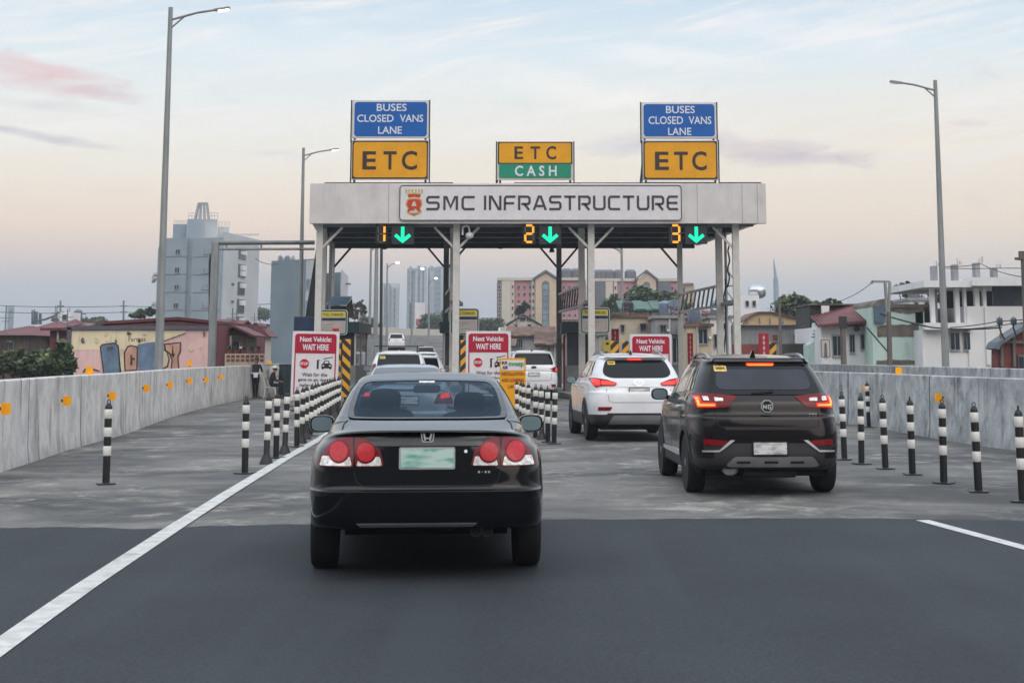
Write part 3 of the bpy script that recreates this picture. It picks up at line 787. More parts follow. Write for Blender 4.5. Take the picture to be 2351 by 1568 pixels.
# ---- lane number and arrow signals under the fascia
SEG = dict(a=((0,1),(1,1)), b=((1,1),(1,.5)), c=((1,.5),(1,0)), d=((0,0),(1,0)), e=((0,.5),(0,0)), f=((0,1),(0,.5)), g=((0,.5),(1,.5)))
DIG = {'1':'bc','2':'abged','3':'abgcd'}
def signal(num, dx0, dx1, ax0, ax1, word):
    Y = YF+.02
    a, b = P(dx0,556,Y), P(dx1,518,Y)
    o = thing('number_signal', 'lit amber number %s signal panel hanging under the fascia over %s' % (num, word), 'signal', ((a.x+b.x)/2,Y,a.z), 'lane number signals')
    m0 = MB(); m0.box2((a.x-.1,Y,a.z-.06), (b.x+.1,Y+.16,ZB-.005)); m0.build('housing', MAT['black'], o, smooth=False)
    on, off = MB(), MB()
    for s_, (p, q) in SEG.items():
        p3, q3 = [(a.x+(b.x-a.x)*u_[0], Y-.02, a.z+(b.z-a.z)*u_[1]) for u_ in (p, q)]
        d = (Vector(q3)-Vector(p3)).normalized()*.035
        lit = s_ in DIG[num]
        (on if lit else off).bar(Vector(p3)+d, Vector(q3)-d, .078 if lit else .045, .03, up=(0,1,0))
    on.build('lit_segments', MAT['led_a'], o, smooth=False)
    off.build('unlit_segments', MAT['led_off'], o, smooth=False)
    a, b = P(ax0,559,Y), P(ax1,519,Y); c = (a.x+b.x)/2
    o = thing('arrow_signal', 'lit green down arrow signal over %s, beside the amber number %s' % (word, num), 'signal', (c,Y,a.z), 'lane arrow signals')
    m0 = MB(); m0.box2((a.x-.12,Y,a.z-.02), (b.x+.12,Y+.16,ZB-.005)); m0.build('housing', MAT['dark'], o, smooth=False)
    m0 = MB(); h = b.z-a.z; y_ = Y-.02
    m0.bar((c,y_,b.z-.03), (c,y_,a.z+.12), .13, .03, up=(0,1,0))
    m0.bar((c-(b.x-a.x)*.47,y_+.002,a.z+h*.48), (c+.035,y_+.002,a.z+.06), .13, .03, up=(0,1,0)); m0.bar((c+(b.x-a.x)*.47,y_+.004,a.z+h*.48), (c-.035,y_+.004,a.z+.06), .13, .03, up=(0,1,0))
    m0.build('arrow', MAT['led_g'], o, smooth=False)
signal('1', 868, 883, 906, 943, 'lane 1'); signal('2', 1206, 1224, 1245, 1281, 'lane 2'); signal('3', 1542, 1559, 1581, 1616, 'lane 3')

# ---- cameras under the canopy
o = thing('dome_camera', 'white dome camera on a curved arm under the fascia between lanes 1 and 2', 'camera', tuple(P(1078,538,YF+.2)))
c0 = P(1078,534,YF+.2)
mb = MB(); mb.tube([P(1062,540,YF+.2), P(1062,523,YF+.2), P(1068,519,YF+.2), P(1074,519,YF+.2), P(1077,524,YF+.2), c0], .035, 8); mb.build('arm', MAT['white'], o)
mb = MB(); mb.ball((c0.x,c0.y,c0.z-.12), .16, 1, 1, .8); mb.build('dome', MAT['white'], o)
for px, py, lb in ((883,568,'small dark camera hanging below the amber number 1'), (1149,567,'small dark camera hanging over lane 2 beside the number 2'), (1426,566,'small dark camera hanging over lane 3')):
    q = P(px,py,YB); o = thing('hanging_camera', lb, 'camera', tuple(q), 'small cameras at the far edge of the canopy')
    mb = MB(); mb.cyl((q.x,q.y,q.z), (q.x,q.y,ZB), .04); mb.build('stem', MAT['black'], o)
    mb = MB(); mb.ball((q.x,q.y,q.z), .13, 1.3, 1, .8); mb.build('housing', MAT['black'], o)
q = P(1267,572,YB); o = thing('speaker_horn', 'dark horn speaker fixed to a column brace beside lane 2', 'speaker', tuple(q))
mb = MB(); mb.lathe([(.03,.3),(.06,.1),(.12,-.1),(.13,-.15)], tuple(q)); mb.build('horn', MAT['dark'], o)

# ---- islands, booths, hazard panels, toll boards
def island(px, label):
    vs = []
    o = thing('traffic_island', label, 'island', (cx(px,YF), YF, 0), 'raised islands between the lanes')
    ys = [49.5, 50.2, 52, 84]; hw = [.25, .75, .95, .95]
    poly = [(cx(px,Y)-h, Y) for Y, h in zip(ys, hw)] + [(cx(px,Y)+h, Y) for Y, h in zip(reversed(ys), reversed(hw))]
    mb = MB(); mb.prism(poly, 0, .22); mb.build('kerb', MAT['island'], o, smooth=False, bevel=.03)
    return o
island(738, 'raised kerbed island beside the empty lane, carrying the striped panels of lane 1')
island(1050, 'raised kerbed island between lanes 1 and 2, under the toll booth')
island(1366, 'raised kerbed island between lanes 2 and 3, under the toll booth')
island(1710, 'raised kerbed island at the outer side of lane 3')
def hazard_panel(x0, y0, x1, y1, Y, mt, label):
    a, b = P(x0,y1,Y), P(x1,y0,Y)
    o = thing('hazard_panel', label, 'barrier', ((a.x+b.x)/2,Y,0), 'black and yellow hazard panels')
    mb = MB(); mb.box2((a.x,Y-.12,max(a.z,.225)), (b.x,Y+.12,b.z)); mb.build('panel', MAT[mt], o, bevel=.02, smooth=False)
    mb = MB(); c = (a.x+b.x)/2; mb.box2((c-.05,Y-.04,.2), (c+.05,Y+.04,max(a.z,.22))); mb.build('post', MAT['dark'], o, smooth=False)
hazard_panel(770,780,783,905,51.6,'hazard','narrow striped hazard panel beside the first red wait sign')
hazard_panel(785,779,805,912,50.8,'hazard','tall striped hazard panel at the lane 1 edge, next to the narrow one')
hazard_panel(1057,781,1071,880,52,'hazard2','striped hazard panel peeking from behind the wait sign of lane 2')
hazard_panel(1402,783,1420,850,52,'hazard2','striped hazard panel behind the white SUV roof, further from the wait sign')
hazard_panel(1429,783,1443,850,52,'hazard2','striped hazard panel touching the edge of the wait sign of lane 3')
hazard_panel(1768,786,1781,850,52,'hazard2','yellow and black hazard panel beyond the roof of the dark SUV')

def booth(px, label, Y0=62.5, Y1=66.5, roof='teal', h=3.0):
    o = thing('toll_booth', label, 'booth', (cx(px,Y0), Y0, .22), 'toll booths on the islands')
    xl, xr = cx(px,Y0)-.62, cx(px,Y0)+.62
    mb = MB(); mb.box2((xl,Y0,.22), (xr,Y1,1.25)); mb.build('wall', MAT['booth'], o, smooth=False)
    mb = MB(); mb.box2((xl+.03,Y0+.03,1.25), (xr-.03,Y1-.03,2.55)); mb.build('window', MAT['bglass'], o, smooth=False)
    mb = MB()
    for x in (xl, xr-.07):
        for y in (Y0, (Y0+Y1)/2, Y1-.07): mb.box2((x,y,1.25), (x+.07,y+.07,2.55))
    mb.build('window_frame', MAT['steel'], o, smooth=False)
    mb = MB(); mb.box2((xl-.15,Y0-.25,2.55), (xr+.15,Y1+.25,h)); mb.build('roof', MAT[roof], o, smooth=False, bevel=.02)
    return o
booth(772, 'small toll booth with a pale blue sheet roof beside lane 1'); booth(1064, 'grey toll booth behind the toll board between lanes 1 and 2'); booth(1366, 'grey toll booth behind the toll board between lanes 2 and 3')
# pale blue sheet roof over the first booth
a = P(783,690,64); o = thing('shed_roof', 'pale blue corrugated gable roof above the first toll booth', 'roof', (a.x,64,3.0))
mb = MB(); y0, y1 = 62.2, 67
xl, xr, zt_, ze = P(748,690,y0).x, P(808,690,y0).x, P(780,678,y0).z, P(780,700,y0).z
for k in range(16):
    xa_, xb_ = xl+(xr-.2-xl)*k/16, xl+(xr-.2-xl)*(k+1)/16; dz = .03 if k % 2 else 0
    mb.add([(xa_,y0,ze+dz),(xb_,y0,ze+dz),(xb_,y0+1.6,zt_+dz),(xa_,y0+1.6,zt_+dz),(xa_,y0,ze-.02),(xb_,y0,ze-.02),(xb_,y0+1.6,zt_-.02),(xa_,y0+1.6,zt_-.02)], [(0,1,2,3),(7,6,5,4),(0,4,5,1),(1,5,6,2),(2,6,7,3),(3,7,4,0)])
mb.build('sheet', M('pale blue roof sheet', (126,160,178), .5, .1, var=.12), o, smooth=False)
mb = MB(); mb.add([(xr-.22,y0,ze-.05),(xr+.1,y0,ze-.45),(xr-.2,y0+1.6,zt_-.05),(xr-.25,y0,ze-.6)], [(0,1,3),(0,2,1),(1,2,3),(0,3,2)]); mb.build('gable_end', M('brown board', (88,70,62), .8), o, smooth=False)
mb = MB(); mb.box2((xl,y0+.3,2.6), (xr-.3,y0+1.6,ze-.03)); mb.build('wall', M('brown wall', (104,88,80), .8), o, smooth=False)

def toll_board(x0, y0, x1, y1, Y, label, red=None):
    a, b = P(x0,y1,Y), P(x1,y0,Y); W_, H_ = b.x-a.x, b.z-a.z
    o = thing('toll_board', label, 'sign', ((a.x+b.x)/2,Y,a.z), 'toll charges boards')
    mb = MB(); mb.slab(rrect(a.x,a.z,b.x,b.z,.12), Y, Y+.06); mb.build('board', MAT['white_s'], o, smooth=False)
    mb = MB(); frame_ring(mb, a.x+.02, a.z+.02, b.x-.02, b.z-.02, .12, .05, Y-.001, Y-.012); mb.build('border', M('sign green', (20,86,66), .5), o, smooth=False)
    mb = MB(); mb.slab(rrect(a.x+.09,b.z-.30,b.x-.09,b.z-.09,.04), Y-.002, Y-.008); mb.build('header', MAT['yellow'], o, smooth=False)
    mb = MB(); mb.box2((a.x+.08,Y-.008,b.z-.44), (b.x-.08,Y-.002,b.z-.32)); mb.build('band', MAT['navy'], o, smooth=False)
    mb = MB(); mb.slab(rrect(a.x+.09,a.z+.09,b.x-.09,b.z-.46,.04), Y-.002, Y-.008); mb.build('notice', M('notice grey', (184,172,168), .6, var=.08), o, smooth=False)
    text_on('TOLL CHARGES', a.x+.16, b.z-.25, b.x-.16, b.z-.14, Y-.008, MAT['ink'], o, .02, depth=.003)
    mb = MB()
    for k in range(3): mb.box2((a.x+.16,Y-.011,b.z-.60-k*.11), (a.x+.16+W_*random.uniform(.3,.6),Y-.008,b.z-.575-k*.11))
    mb.build('small_print', MAT['booth'], o, smooth=False)
    if red:
        c = P(*red, Y); mb = MB(); mb.slab([(c.x-.12,c.z+.1),(c.x+.14,c.z+.1),(c.x+.14,c.z-.1),(c.x-.06,c.z-.1),(c.x-.1,c.z+.04)], Y-.014, Y-.009); mb.build('red_mark', MAT['stopred'], o, smooth=False)
    mb = MB(); mb.box2(((a.x+b.x)/2-.05,Y+.07,.22), ((a.x+b.x)/2+.05,Y+.15,a.z+H_*.6)); mb.build('post', MAT['galv'], o, smooth=False)
toll_board(731,711,798,769,60.2,'rounded toll charges board with a red mark, beside the first booth', (770,760))
toll_board(1034,708,1100,769,60.2,'rounded toll charges board half hidden by the column between lanes 1 and 2')
toll_board(1333,706,1400,766,60.2,'rounded toll charges board split by the column between lanes 2 and 3')

# ---- red NEXT VEHICLE WAIT HERE boards
def wait_sign(x0, y0, x1, Y, zb, label, tilt=0.0):
    a, b = P(x0,y0,Y), P(x1,y0,Y); ax, bx, bz = a.x, b.x, a.z; W_ = bx-ax
    o = thing('wait_sign', label, 'sign', ((ax+bx)/2,Y,0), 'red and white wait here boards')
    az_ = zb
    mb = MB(); mb.slab(rrect(ax,az_,bx,bz,.05), Y, Y+.05); mb.build('board', MAT['white_s'], o, smooth=False)
    i = W_*.055
    mb = MB(); hz = bz-W_*.47
    top = rrect(ax+i,hz,bx-i,bz-i,.09)
    top = [p for p in top]
    mb.slab([(ax+i,hz),(bx-i,hz)]+[p for p in top if p[1] > hz+.12], Y-.002, Y-.007); mb.build('header', MAT['red'], o, smooth=False)
    mb = MB(); mb.box2((ax+i,Y-.006,az_+.06), (ax+i+.035,Y-.002,hz)); mb.box2((bx-i-.035,Y-.006,az_+.06), (bx-i,Y-.002,hz)); mb.box2((ax+i+.035,Y-.006,az_+.06), (bx-i-.035,Y-.002,az_+.09)); mb.build('side_band', MAT['red'], o, smooth=False)
    text_on('Next Vehicle:', ax+W_*.16, bz-W_*.225, bx-W_*.16, bz-W_*.115, Y-.007, MAT['letter'], o, .028)
    text_on('WAIT HERE', ax+W_*.22, bz-W_*.405, bx-W_*.22, bz-W_*.275, Y-.007, MAT['letter'], o, .03)
    c = (ax+W_*.27, bz-W_*.69); r = W_*.105
    mb = MB(); mb.slab([(c[0]+r*math.cos(R(22.5+45*k)), c[1]+r*math.sin(R(22.5+45*k))) for k in range(8)], Y-.002, Y-.007); mb.build('stop_symbol', MAT['stopred'], o, smooth=False)
    text_on('STOP', c[0]-r*.78, c[1]-r*.3, c[0]+r*.78, c[1]+r*.3, Y-.007, MAT['letter'], o, .03)
    # gate and car pictogram
    u = W_*.01; px_, pz_ = ax+W_*.54, bz-W_*.80
    mb = MB()
    mb.slab([(px_,pz_),(px_+4*u,pz_),(px_+4*u,pz_+18*u),(px_+7*u,pz_+18*u),(px_+7*u,pz_+19.5*u),(px_,pz_+19.5*u)], Y-.002, Y-.006)
    mb.slab([(px_+10*u,pz_+2*u),(px_+32*u,pz_+2*u),(px_+32*u,pz_+10*u),(px_+28*u,pz_+12*u),(px_+25*u,pz_+18*u),(px_+16*u,pz_+18*u),(px_+13*u,pz_+12*u),(px_+10*u,pz_+10*u)], Y-.002, Y-.006)
    mb.slab([(px_+11*u,pz_),(px_+15*u,pz_),(px_+15*u,pz_+2*u),(px_+11*u,pz_+2*u)], Y-.002, Y-.006); mb.slab([(px_+27*u,pz_),(px_+31*u,pz_),(px_+31*u,pz_+2*u),(px_+27*u,pz_+2*u)], Y-.002, Y-.006)
    mb.slab([(px_+14*u,pz_+20.5*u),(px_+34*u,pz_+25*u),(px_+34*u,pz_+26.5*u),(px_+14*u,pz_+22.5*u)], Y-.002, Y-.006)
    mb.build('pictogram', MAT['black'], o, smooth=False)
    mb = MB(); mb.slab([(px_+16*u,pz_+12.5*u),(px_+25*u,pz_+12.5*u),(px_+23.5*u,pz_+16.5*u),(px_+17.5*u,pz_+16.5*u)], Y-.006, Y-.008); mb.slab([(px_+12*u,pz_+6*u),(px_+16*u,pz_+6*u),(px_+16*u,pz_+8.5*u),(px_+12*u,pz_+8.5*u)], Y-.006, Y-.008); mb.slab([(px_+26*u,pz_+6*u),(px_+30*u,pz_+6*u),(px_+30*u,pz_+8.5*u),(px_+26*u,pz_+8.5*u)], Y-.006, Y-.008)
    mb.build('pictogram_detail', MAT['white_s'], o, smooth=False)
    for k, (t_, fw) in enumerate((('Wait for the',.54),('gate to go down',.70),('before moving',.62),('forward',.36))):
        zc = bz-W_*(.955+.115*k); text_on(t_, ax+W_*(.5-fw/2), zc, ax+W_*(.5+fw/2), zc+W_*.078, Y-.002, MAT['inkg'], o, .012)
    mb = MB()
    for x in (ax+.12, bx-.12): mb.box2((x-.03,Y+.055,0), (x+.03,Y+.11,bz-.15))
    mb.build('leg', MAT['galv'], o, smooth=False)
    mb = MB()
    for x in (ax+.12, bx-.12): mb.box2((x-.05,Y-.25,0), (x+.05,Y+.4,.04))
    mb.build('foot', MAT['dark'], o, smooth=False)
    if tilt:
        o.rotation_euler = (0, tilt, 0)
    return o
wait_sign(670,760.5,777,46.0,.42,'red and white wait here board behind the long bollard row, beside the striped panels', R(.8))
wait_sign(1070,760,1173,46.5,.42,'red and white wait here board partly covered by the yellow board')
wait_sign(1446,767,1542,48.5,.42,'red and white wait here board standing behind the white SUV in lane 3')
# yellow RFID lane board
Y = 38.3; a, b = P(1147,914,Y), P(1207,822,Y)
o = thing('lane_board', 'small yellow installation and loading lane board with a white strip, behind the short bollard row', 'sign', ((a.x+b.x)/2,Y,0))
az_ = .35
mb = MB(); mb.slab(rrect(a.x,az_,b.x,b.z,.02), Y, Y+.04); mb.build('board', MAT['amber'], o, smooth=False)
mb = MB(); mb.box2((a.x+.035,Y-.006,b.z-.30), (b.x-.035,Y-.001,b.z-.05)); mb.build('strip', MAT['white_s'], o, smooth=False)
W_ = b.x-a.x
text_on('BUK', a.x+.05, b.z-.155, a.x+.2, b.z-.075, Y-.006, MAT['ink'], o, .04); text_on('ASB', a.x+.06, b.z-.27, a.x+.2, b.z-.19, Y-.006, MAT['ink'], o, .04)
text_on('sweep', a.x+.225, b.z-.24, b.x-.05, b.z-.11, Y-.006, M('sign leaf green', (70,140,80), .5), o, .02)
for t_, k, fw in (('INSTALLATION',0,.86),('AND LOADING',1,.86),('LANE',2,.36)):
    zc = b.z-.43-.155*k; text_on(t_, a.x+W_*(.5-fw/2), zc, a.x+W_*(.5+fw/2), zc+.085, Y-.001, M('red brown lettering', (150,50,20), .5) if k == 0 else bpy.data.materials['red brown lettering'], o, .02)
mb = MB(); mb.box2((a.x+.04,Y+.045,0), (a.x+.08,Y+.085,b.z-.1)); mb.build('leg', MAT['dark'], o, smooth=False)
mb = MB(); mb.box2((b.x-.08,Y+.045,0), (b.x-.04,Y+.085,b.z-.1)); mb.build('leg', MAT['dark'], o, smooth=False)
# tall red slim lane panels
for x0_, y0_, x1_, y1_, Yp, lb in ((1293,770,1306,890,63,'tall slim red panel between the white SUV roof and the lane 2 booth'), (1404,755,1421,800,64,'short red panel beside the third toll board'),
                                   (1579,765,1591,820,63,'slim red panel beside the column past the wait sign of lane 3'), (1743,765,1765,815,60,'broad red panel with pale letters above the dark SUV roof')):
    a, b = P(x0_,y1_,Yp), P(x1_,y0_,Yp)
    o = thing('red_panel', lb, 'sign', ((a.x+b.x)/2,Yp,0), 'slim red lane panels')
    mb = MB(); mb.box2((a.x,Yp,.22), (b.x,Yp+.1,b.z)); mb.build('panel', MAT['redpost'], o, smooth=False, bevel=.01)
    mb = MB(); w2 = (b.x-a.x); n = int((b.z-.6)/.22); mb.box2((a.x+w2*.475,Yp-.0012,b.z-.25-(n-1)*.2), (a.x+w2*.525,Yp-.0005,b.z-.05))
    for k in range(n): mb.box2((a.x+w2*.40,Yp-.006,b.z-.22-k*.2), (b.x-w2*.40,Yp-.001,b.z-.13-k*.2))
    mb.build('lettering', MAT['cream'], o, smooth=False)
q = P(1393,789,61); o = thing('speed_notice', 'small yellow notice beside the striped panels behind the white SUV', 'sign', (q.x,61,0))
a, b = P(1387,806,61), P(1402,780,61); mb = MB(); mb.box2((a.x,61,a.z), (b.x,61.04,b.z)); mb.build('plate', MAT['yellow'], o, smooth=False)
mb = MB(); mb.slab([(a.x+.06,b.z-.16),(a.x+.12,b.z-.1),(b.x-.06,b.z-.14),(b.x-.08,b.z-.2),(a.x+.1,b.z-.2)], 60.998, 60.993); mb.build('symbol', MAT['black'], o, smooth=False)
mb = MB(); mb.box2(((a.x+b.x)/2-.03,61.045,.22), ((a.x+b.x)/2+.03,61.09,b.z)); mb.build('post', MAT['galv'], o, smooth=False)

# ---- side portal of the empty lane
o = thing('portal_frame', 'grey steel portal over the empty lane, its twin pipes meeting the canopy', 'gantry', tuple(G(493,905)*0+Vector((cx(495,62.5,62.5),62.5,0))))
Y = 62.5; a = P(495,556,Y)
mb = MB(); mb.box2((a.x-.14,Y-.14,0), (a.x+.14,Y+.14,a.z)); mb.build('post', MAT['galv'], o, smooth=False, bevel=.01)
b0, b1 = P(508,559,Y), P(722,557,Y); mb = MB(); mb.cyl(P(487,558,Y), b1, .09); mb.build('beam', MAT['steeld'], o)
mb = MB(); mb.cyl(P(504,572,Y), P(722,572,Y), .05); mb.build('pipe', MAT['galv'], o)
mb = MB()
for px in (520,600,690): mb.cyl(P(px,559,Y), P(px,572,Y), .04)
mb.build('hanger', MAT['galv'], o)
mb = MB(); mb.tube([P(482,838,Y), P(482,640,Y), P(482,600,Y), P(485,585,Y), P(490,579,Y)], .055, 10); mb.build('conduit', MAT['dark'], o)
# dark screen beside the wait sign
Y = 60.5; a, b = P(638,908,Y), P(668,836,Y)
o = thing('tarp_shelter', 'dark green tarpaulin shelter between the seated person and the red wait sign', 'shelter', ((a.x+b.x)/2,Y,0))
mb = MB(); n = 9
vs = []
for j, z in enumerate((0, b.z*.5, b.z)):
    for i in range(n): vs.append((a.x+(b.x+.3-a.x)*i/(n-1), Y+.05*math.sin(i*2.1+j)+.02*j, z))
for j, z in enumerate((0, b.z*.5, b.z)):
    for i in range(n): vs.append((a.x+(b.x+.3-a.x)*i/(n-1), Y+1.3, z))
fs = [(j*n+i, j*n+i+1, (j+1)*n+i+1, (j+1)*n+i) for j in range(2) for i in range(n-1)]
fs += [(2*n+i, 2*n+i+1, 5*n+i+1, 5*n+i) for i in range(n-1)] + [(0,n,4*n,3*n),(n,2*n,5*n,4*n)]
mb.add(vs, fs); mb.build('tarp', M('dark green tarp', (28,48,54), .6, var=.25, vs=2, bump=.3, bs=6), o)
mb = MB()
for x in (a.x+.03, b.x+.25): mb.cyl((x,Y+.12,0), (x,Y+.12,b.z-.02), .025)
mb.build('pole', MAT['galv'], o)
# blue cabinet high beside the first column
Y = 60.8; a, b = P(674,762,Y), P(706,727,Y); o = thing('sign_cabinet', 'dark blue cabinet on a post behind the first red wait sign', 'cabinet', ((a.x+b.x)/2,Y,0))
mb = MB(); mb.box2((a.x,Y,a.z), (b.x+.25,Y+.5,b.z)); mb.build('box', MAT['navy'], o, smooth=False, bevel=.02)
mb = MB(); mb.box2((a.x+.3,Y+.2,0), (a.x+.4,Y+.3,a.z)); mb.build('post', MAT['galv'], o, smooth=False)

# ---------------------------------------------------------------- street lamps
def lamp_post(px_b, py_b, px_t, py_t, Y, arm, label, lit=True, r0=.12, r1=.06, zb=0.0, bright=True):
    t = P(px_t, py_t, Y); b = P(px_b, py_b, Y); b.z = zb
    o = thing('street_lamp', label, 'street lamp', (b.x,Y,zb), 'street lamps along the road')
    mb = MB(); mb.cyl(b, t, r0, r1, 14); mb.build('pole', MAT['galv'], o)
    e = P(arm[0], arm[1], Y); q = P(px_t+(.15*(arm[0]-px_t)), py_t+abs(arm[0]-px_t)*.16, Y)
    s = Vector((t.x,Y,t.z-(.35 if r0 > .1 else .3)))
    mid = s.lerp(e, .45); mid.z = max(s.z, e.z) - .02*abs(e.x-s.x) - abs(s.z-e.z)*.30
    mb = MB(); mb.tube([s, mid, s.lerp(e, .78)+Vector((0,0,(mid.z-s.lerp(e,.45).z)*.5))], r1*.55, 8); mb.tube([s+Vector((0,0,-.25)), mid.lerp(s,.45)], r1*.4, 6)
    mb.build('arm', MAT['galv'], o)
    h0 = s.lerp(e, .74)+Vector((0,0,(mid.z-s.lerp(e,.45).z)*.5)); d = (e-h0).normalized()
    mb = MB(); mb.bar(h0, e, .14, .07, up=(0,0,1)); mb.build('lamp_head', MAT['galv'], o, smooth=False, bevel=.015)
    up = Vector((0,0,-1)); nrm = (up - d*up.dot(d)).normalized()
    mb = MB(); mb.bar(h0.lerp(e,.25)+nrm*.042, e+nrm*.042-d*.03, .12, .03); mb.build('lens', MAT['lamp'] if lit else MAT['lamp_off'], o, smooth=False)
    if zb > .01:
        mb = MB(); mb.ball(e+Vector((-.1,-.05,-.02)), .15, 1.3, 1, .7, 12); mb.build('lamp_glow_ball', MAT['lamp'], o)  # lit ball added to widen the glow of the far lamp
    return o
lamp_post(365,850,392,18,40.5,(528,19),'tall lamp post with a lit head, standing behind the streaked parapet',True,.125,.06,-1.0)
lamp_post(688,838,697,340,67.0,(778,342),'lamp post with a small box, rising beside the end of the canopy',True,.13,.06,-1.0)
lamp_post(2171,850,2147,185,50.5,(2043,187),'tall lamp post before the white house with an unlit head',False,.135,.065,-1.0)
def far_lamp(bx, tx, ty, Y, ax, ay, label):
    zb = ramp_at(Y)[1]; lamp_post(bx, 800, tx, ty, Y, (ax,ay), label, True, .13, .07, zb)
far_lamp(848,852,562,118,880,566,'slim far lamp post beside the thick pole seen under number 1'); far_lamp(888,889,605,150,915,603,'far lamp post with an added glow ball before the pale tower')
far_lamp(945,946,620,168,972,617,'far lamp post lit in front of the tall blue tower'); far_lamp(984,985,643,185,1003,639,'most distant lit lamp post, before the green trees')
o = thing('mast_pole', 'thick plain galvanised mast standing behind lane 1 beside the far lamp posts', 'pole', (P(863,800,108).x,108,0))
mb = MB(); mb.cyl((P(862,800,108).x,108,0), P(865,555,108), .2, .12); mb.build('pole', MAT['galv'], o)
mb = MB(); mb.cyl((P(875,800,110).x,110,0), P(876,555,110), .12, .1); mb.build('side_pole', MAT['dark'], o)
lamp_post(1430,815,1427,566,125,(1372,563),'slim white lamp post seen between the lane 3 columns',False,.14,.1,0)

# ================================================================ vehicles
def pchip(t, y, tt):
    """monotone cubic through (t,y) sampled at tt"""
    t = np.asarray(t, float); y = np.asarray(y, float); h = np.diff(t); d = np.diff(y)/h; n = len(t)
    m = np.zeros(n); m[0], m[-1] = d[0], d[-1]
    for i in range(1, n-1):
        m[i] = 0 if d[i-1]*d[i] <= 0 else 2*d[i-1]*d[i]/(d[i-1]+d[i])
    i = np.clip(np.searchsorted(t, tt, side='right')-1, 0, n-2); s = (tt-t[i])/h[i]
    return (2*s**3-3*s**2+1)*y[i] + (s**3-2*s**2+s)*h[i]*m[i] + (-2*s**3+3*s**2)*y[i+1] + (s**3-s**2)*h[i]*m[i+1]

class Shell:
    """a car body as horizontal rings: each ring is zr zs zf (height at tail, side, nose), yr yf, half width, corner power rear and front"""
    def __init__(s, rings, sub=5, q=36, droop=0.0):
        s.droop = droop
        A = np.array(rings, float); K = len(A); tt = np.linspace(0, K-1, (K-1)*sub+1)
        cols = [pchip(np.arange(K), A[:, j], tt) for j in range(A.shape[1])]
        V = []; s.m = 4*q
        for zr, zs, zf, yr, yf, w, nr, nf in zip(*cols):
            yc, l = (yr+yf)/2, (yf-yr)/2
            half = []
            for sgn, nn in ((-1, nr), (1, nf)):
                th = np.linspace(0, math.pi/2, 500)
                x = w*np.sin(th)**(2/nn); y = yc+sgn*l*np.cos(th)**(2/nn)
                dd = np.r_[0, np.cumsum(np.hypot(np.diff(x), np.diff(y)))]; u = np.linspace(0, dd[-1], q+1)
                half.append((np.interp(u, dd, x), np.interp(u, dd, y)))
            xr_, yr_ = half[0]; xf_, yf_ = half[1]
            xs = np.r_[xr_, xf_[::-1][1:]]; ys = np.r_[yr_, yf_[::-1][1:]]
            sN = (ys-yr)/max(1e-6, yf-yr)
            f1 = np.clip(sN/.38, 0, 1); f1 = f1*f1*(3-2*f1); f2 = np.clip((sN-.62)/.38, 0, 1); f2 = f2*f2*(3-2*f2)
            z = zr*(1-f1)+zs*f1*(1-f2)+zf*f2
            if s.droop and .93 < zr < 1.14: z = z - s.droop*min(1, (zr-.93)/.08)*min(1, (1.14-zr)/.05)*(np.abs(xs)/w)**5*np.clip(1-sN/.30, 0, 1)
            R_ = list(zip(xs, ys, z)); L_ = [(-a, b, c) for a, b, c in R_[-2:0:-1]]
            V += R_+L_
        m = s.m; n = len(V)//m; F = []
        for k in range(n-1):
            for i in range(m):
                j = (i+1) % m; F.append((k*m+i, k*m+j, (k+1)*m+j, (k+1)*m+i))
        F.append(tuple(range(m-1, -1, -1))); c = len(V); top = np.mean(np.array(V[-m:]), axis=0); V.append(tuple(top))
        for i in range(m): F.append(((n-1)*m+i, (n-1)*m+(i+1) % m, c))
        s.V, s.F = V, F
        s.bvh = BVHTree.FromPolygons([Vector(v) for v in V], F)
    def hit(s, u, v, view):
        o, d = {'rear': ((u,-4,v),(0,1,0)), 'front': ((u,12,v),(0,-1,0)), 'left': ((-4,u,v),(1,0,0)), 'right': ((4,u,v),(-1,0,0)), 'top': ((u,v,6),(0,0,-1))}[view]
        p, n, i, _ = s.bvh.ray_cast(Vector(o), Vector(d))
        if p is None:
            g = {'rear': (u,.35,v), 'front': (u,4,v), 'left': (-.8,u,v), 'right': (.8,u,v), 'top': (u,v,1.4)}[view]
            p, n, i, _ = s.bvh.find_nearest(Vector(g))
        if n.dot(Vector(d)) > 0: n = -n
        return p, n
def soft(poly, r=.02, k=4):
    """round the corners of an outline"""
    out = []; n = len(poly)
    for i in range(n):
        p = Vector(poly[i]); a = Vector(poly[i-1]); b = Vector(poly[(i+1) % n])
        da, db = (a-p), (b-p); ra = min(r, da.length*.45); rb = min(r, db.length*.45)
        s0, s1 = p+da.normalized()*ra, p+db.normalized()*rb
        for j in range(k+1):
            t = j/k; q = s0*(1-t)**2 + p*2*t*(1-t) + s1*t*t; out.append((q.x, q.y))
    return out
def circle(cx_, cz_, r, n=20, sx=1.0): return [(cx_+r*sx*math.cos(2*math.pi*i/n), cz_+r*math.sin(2*math.pi*i/n)) for i in range(n)]
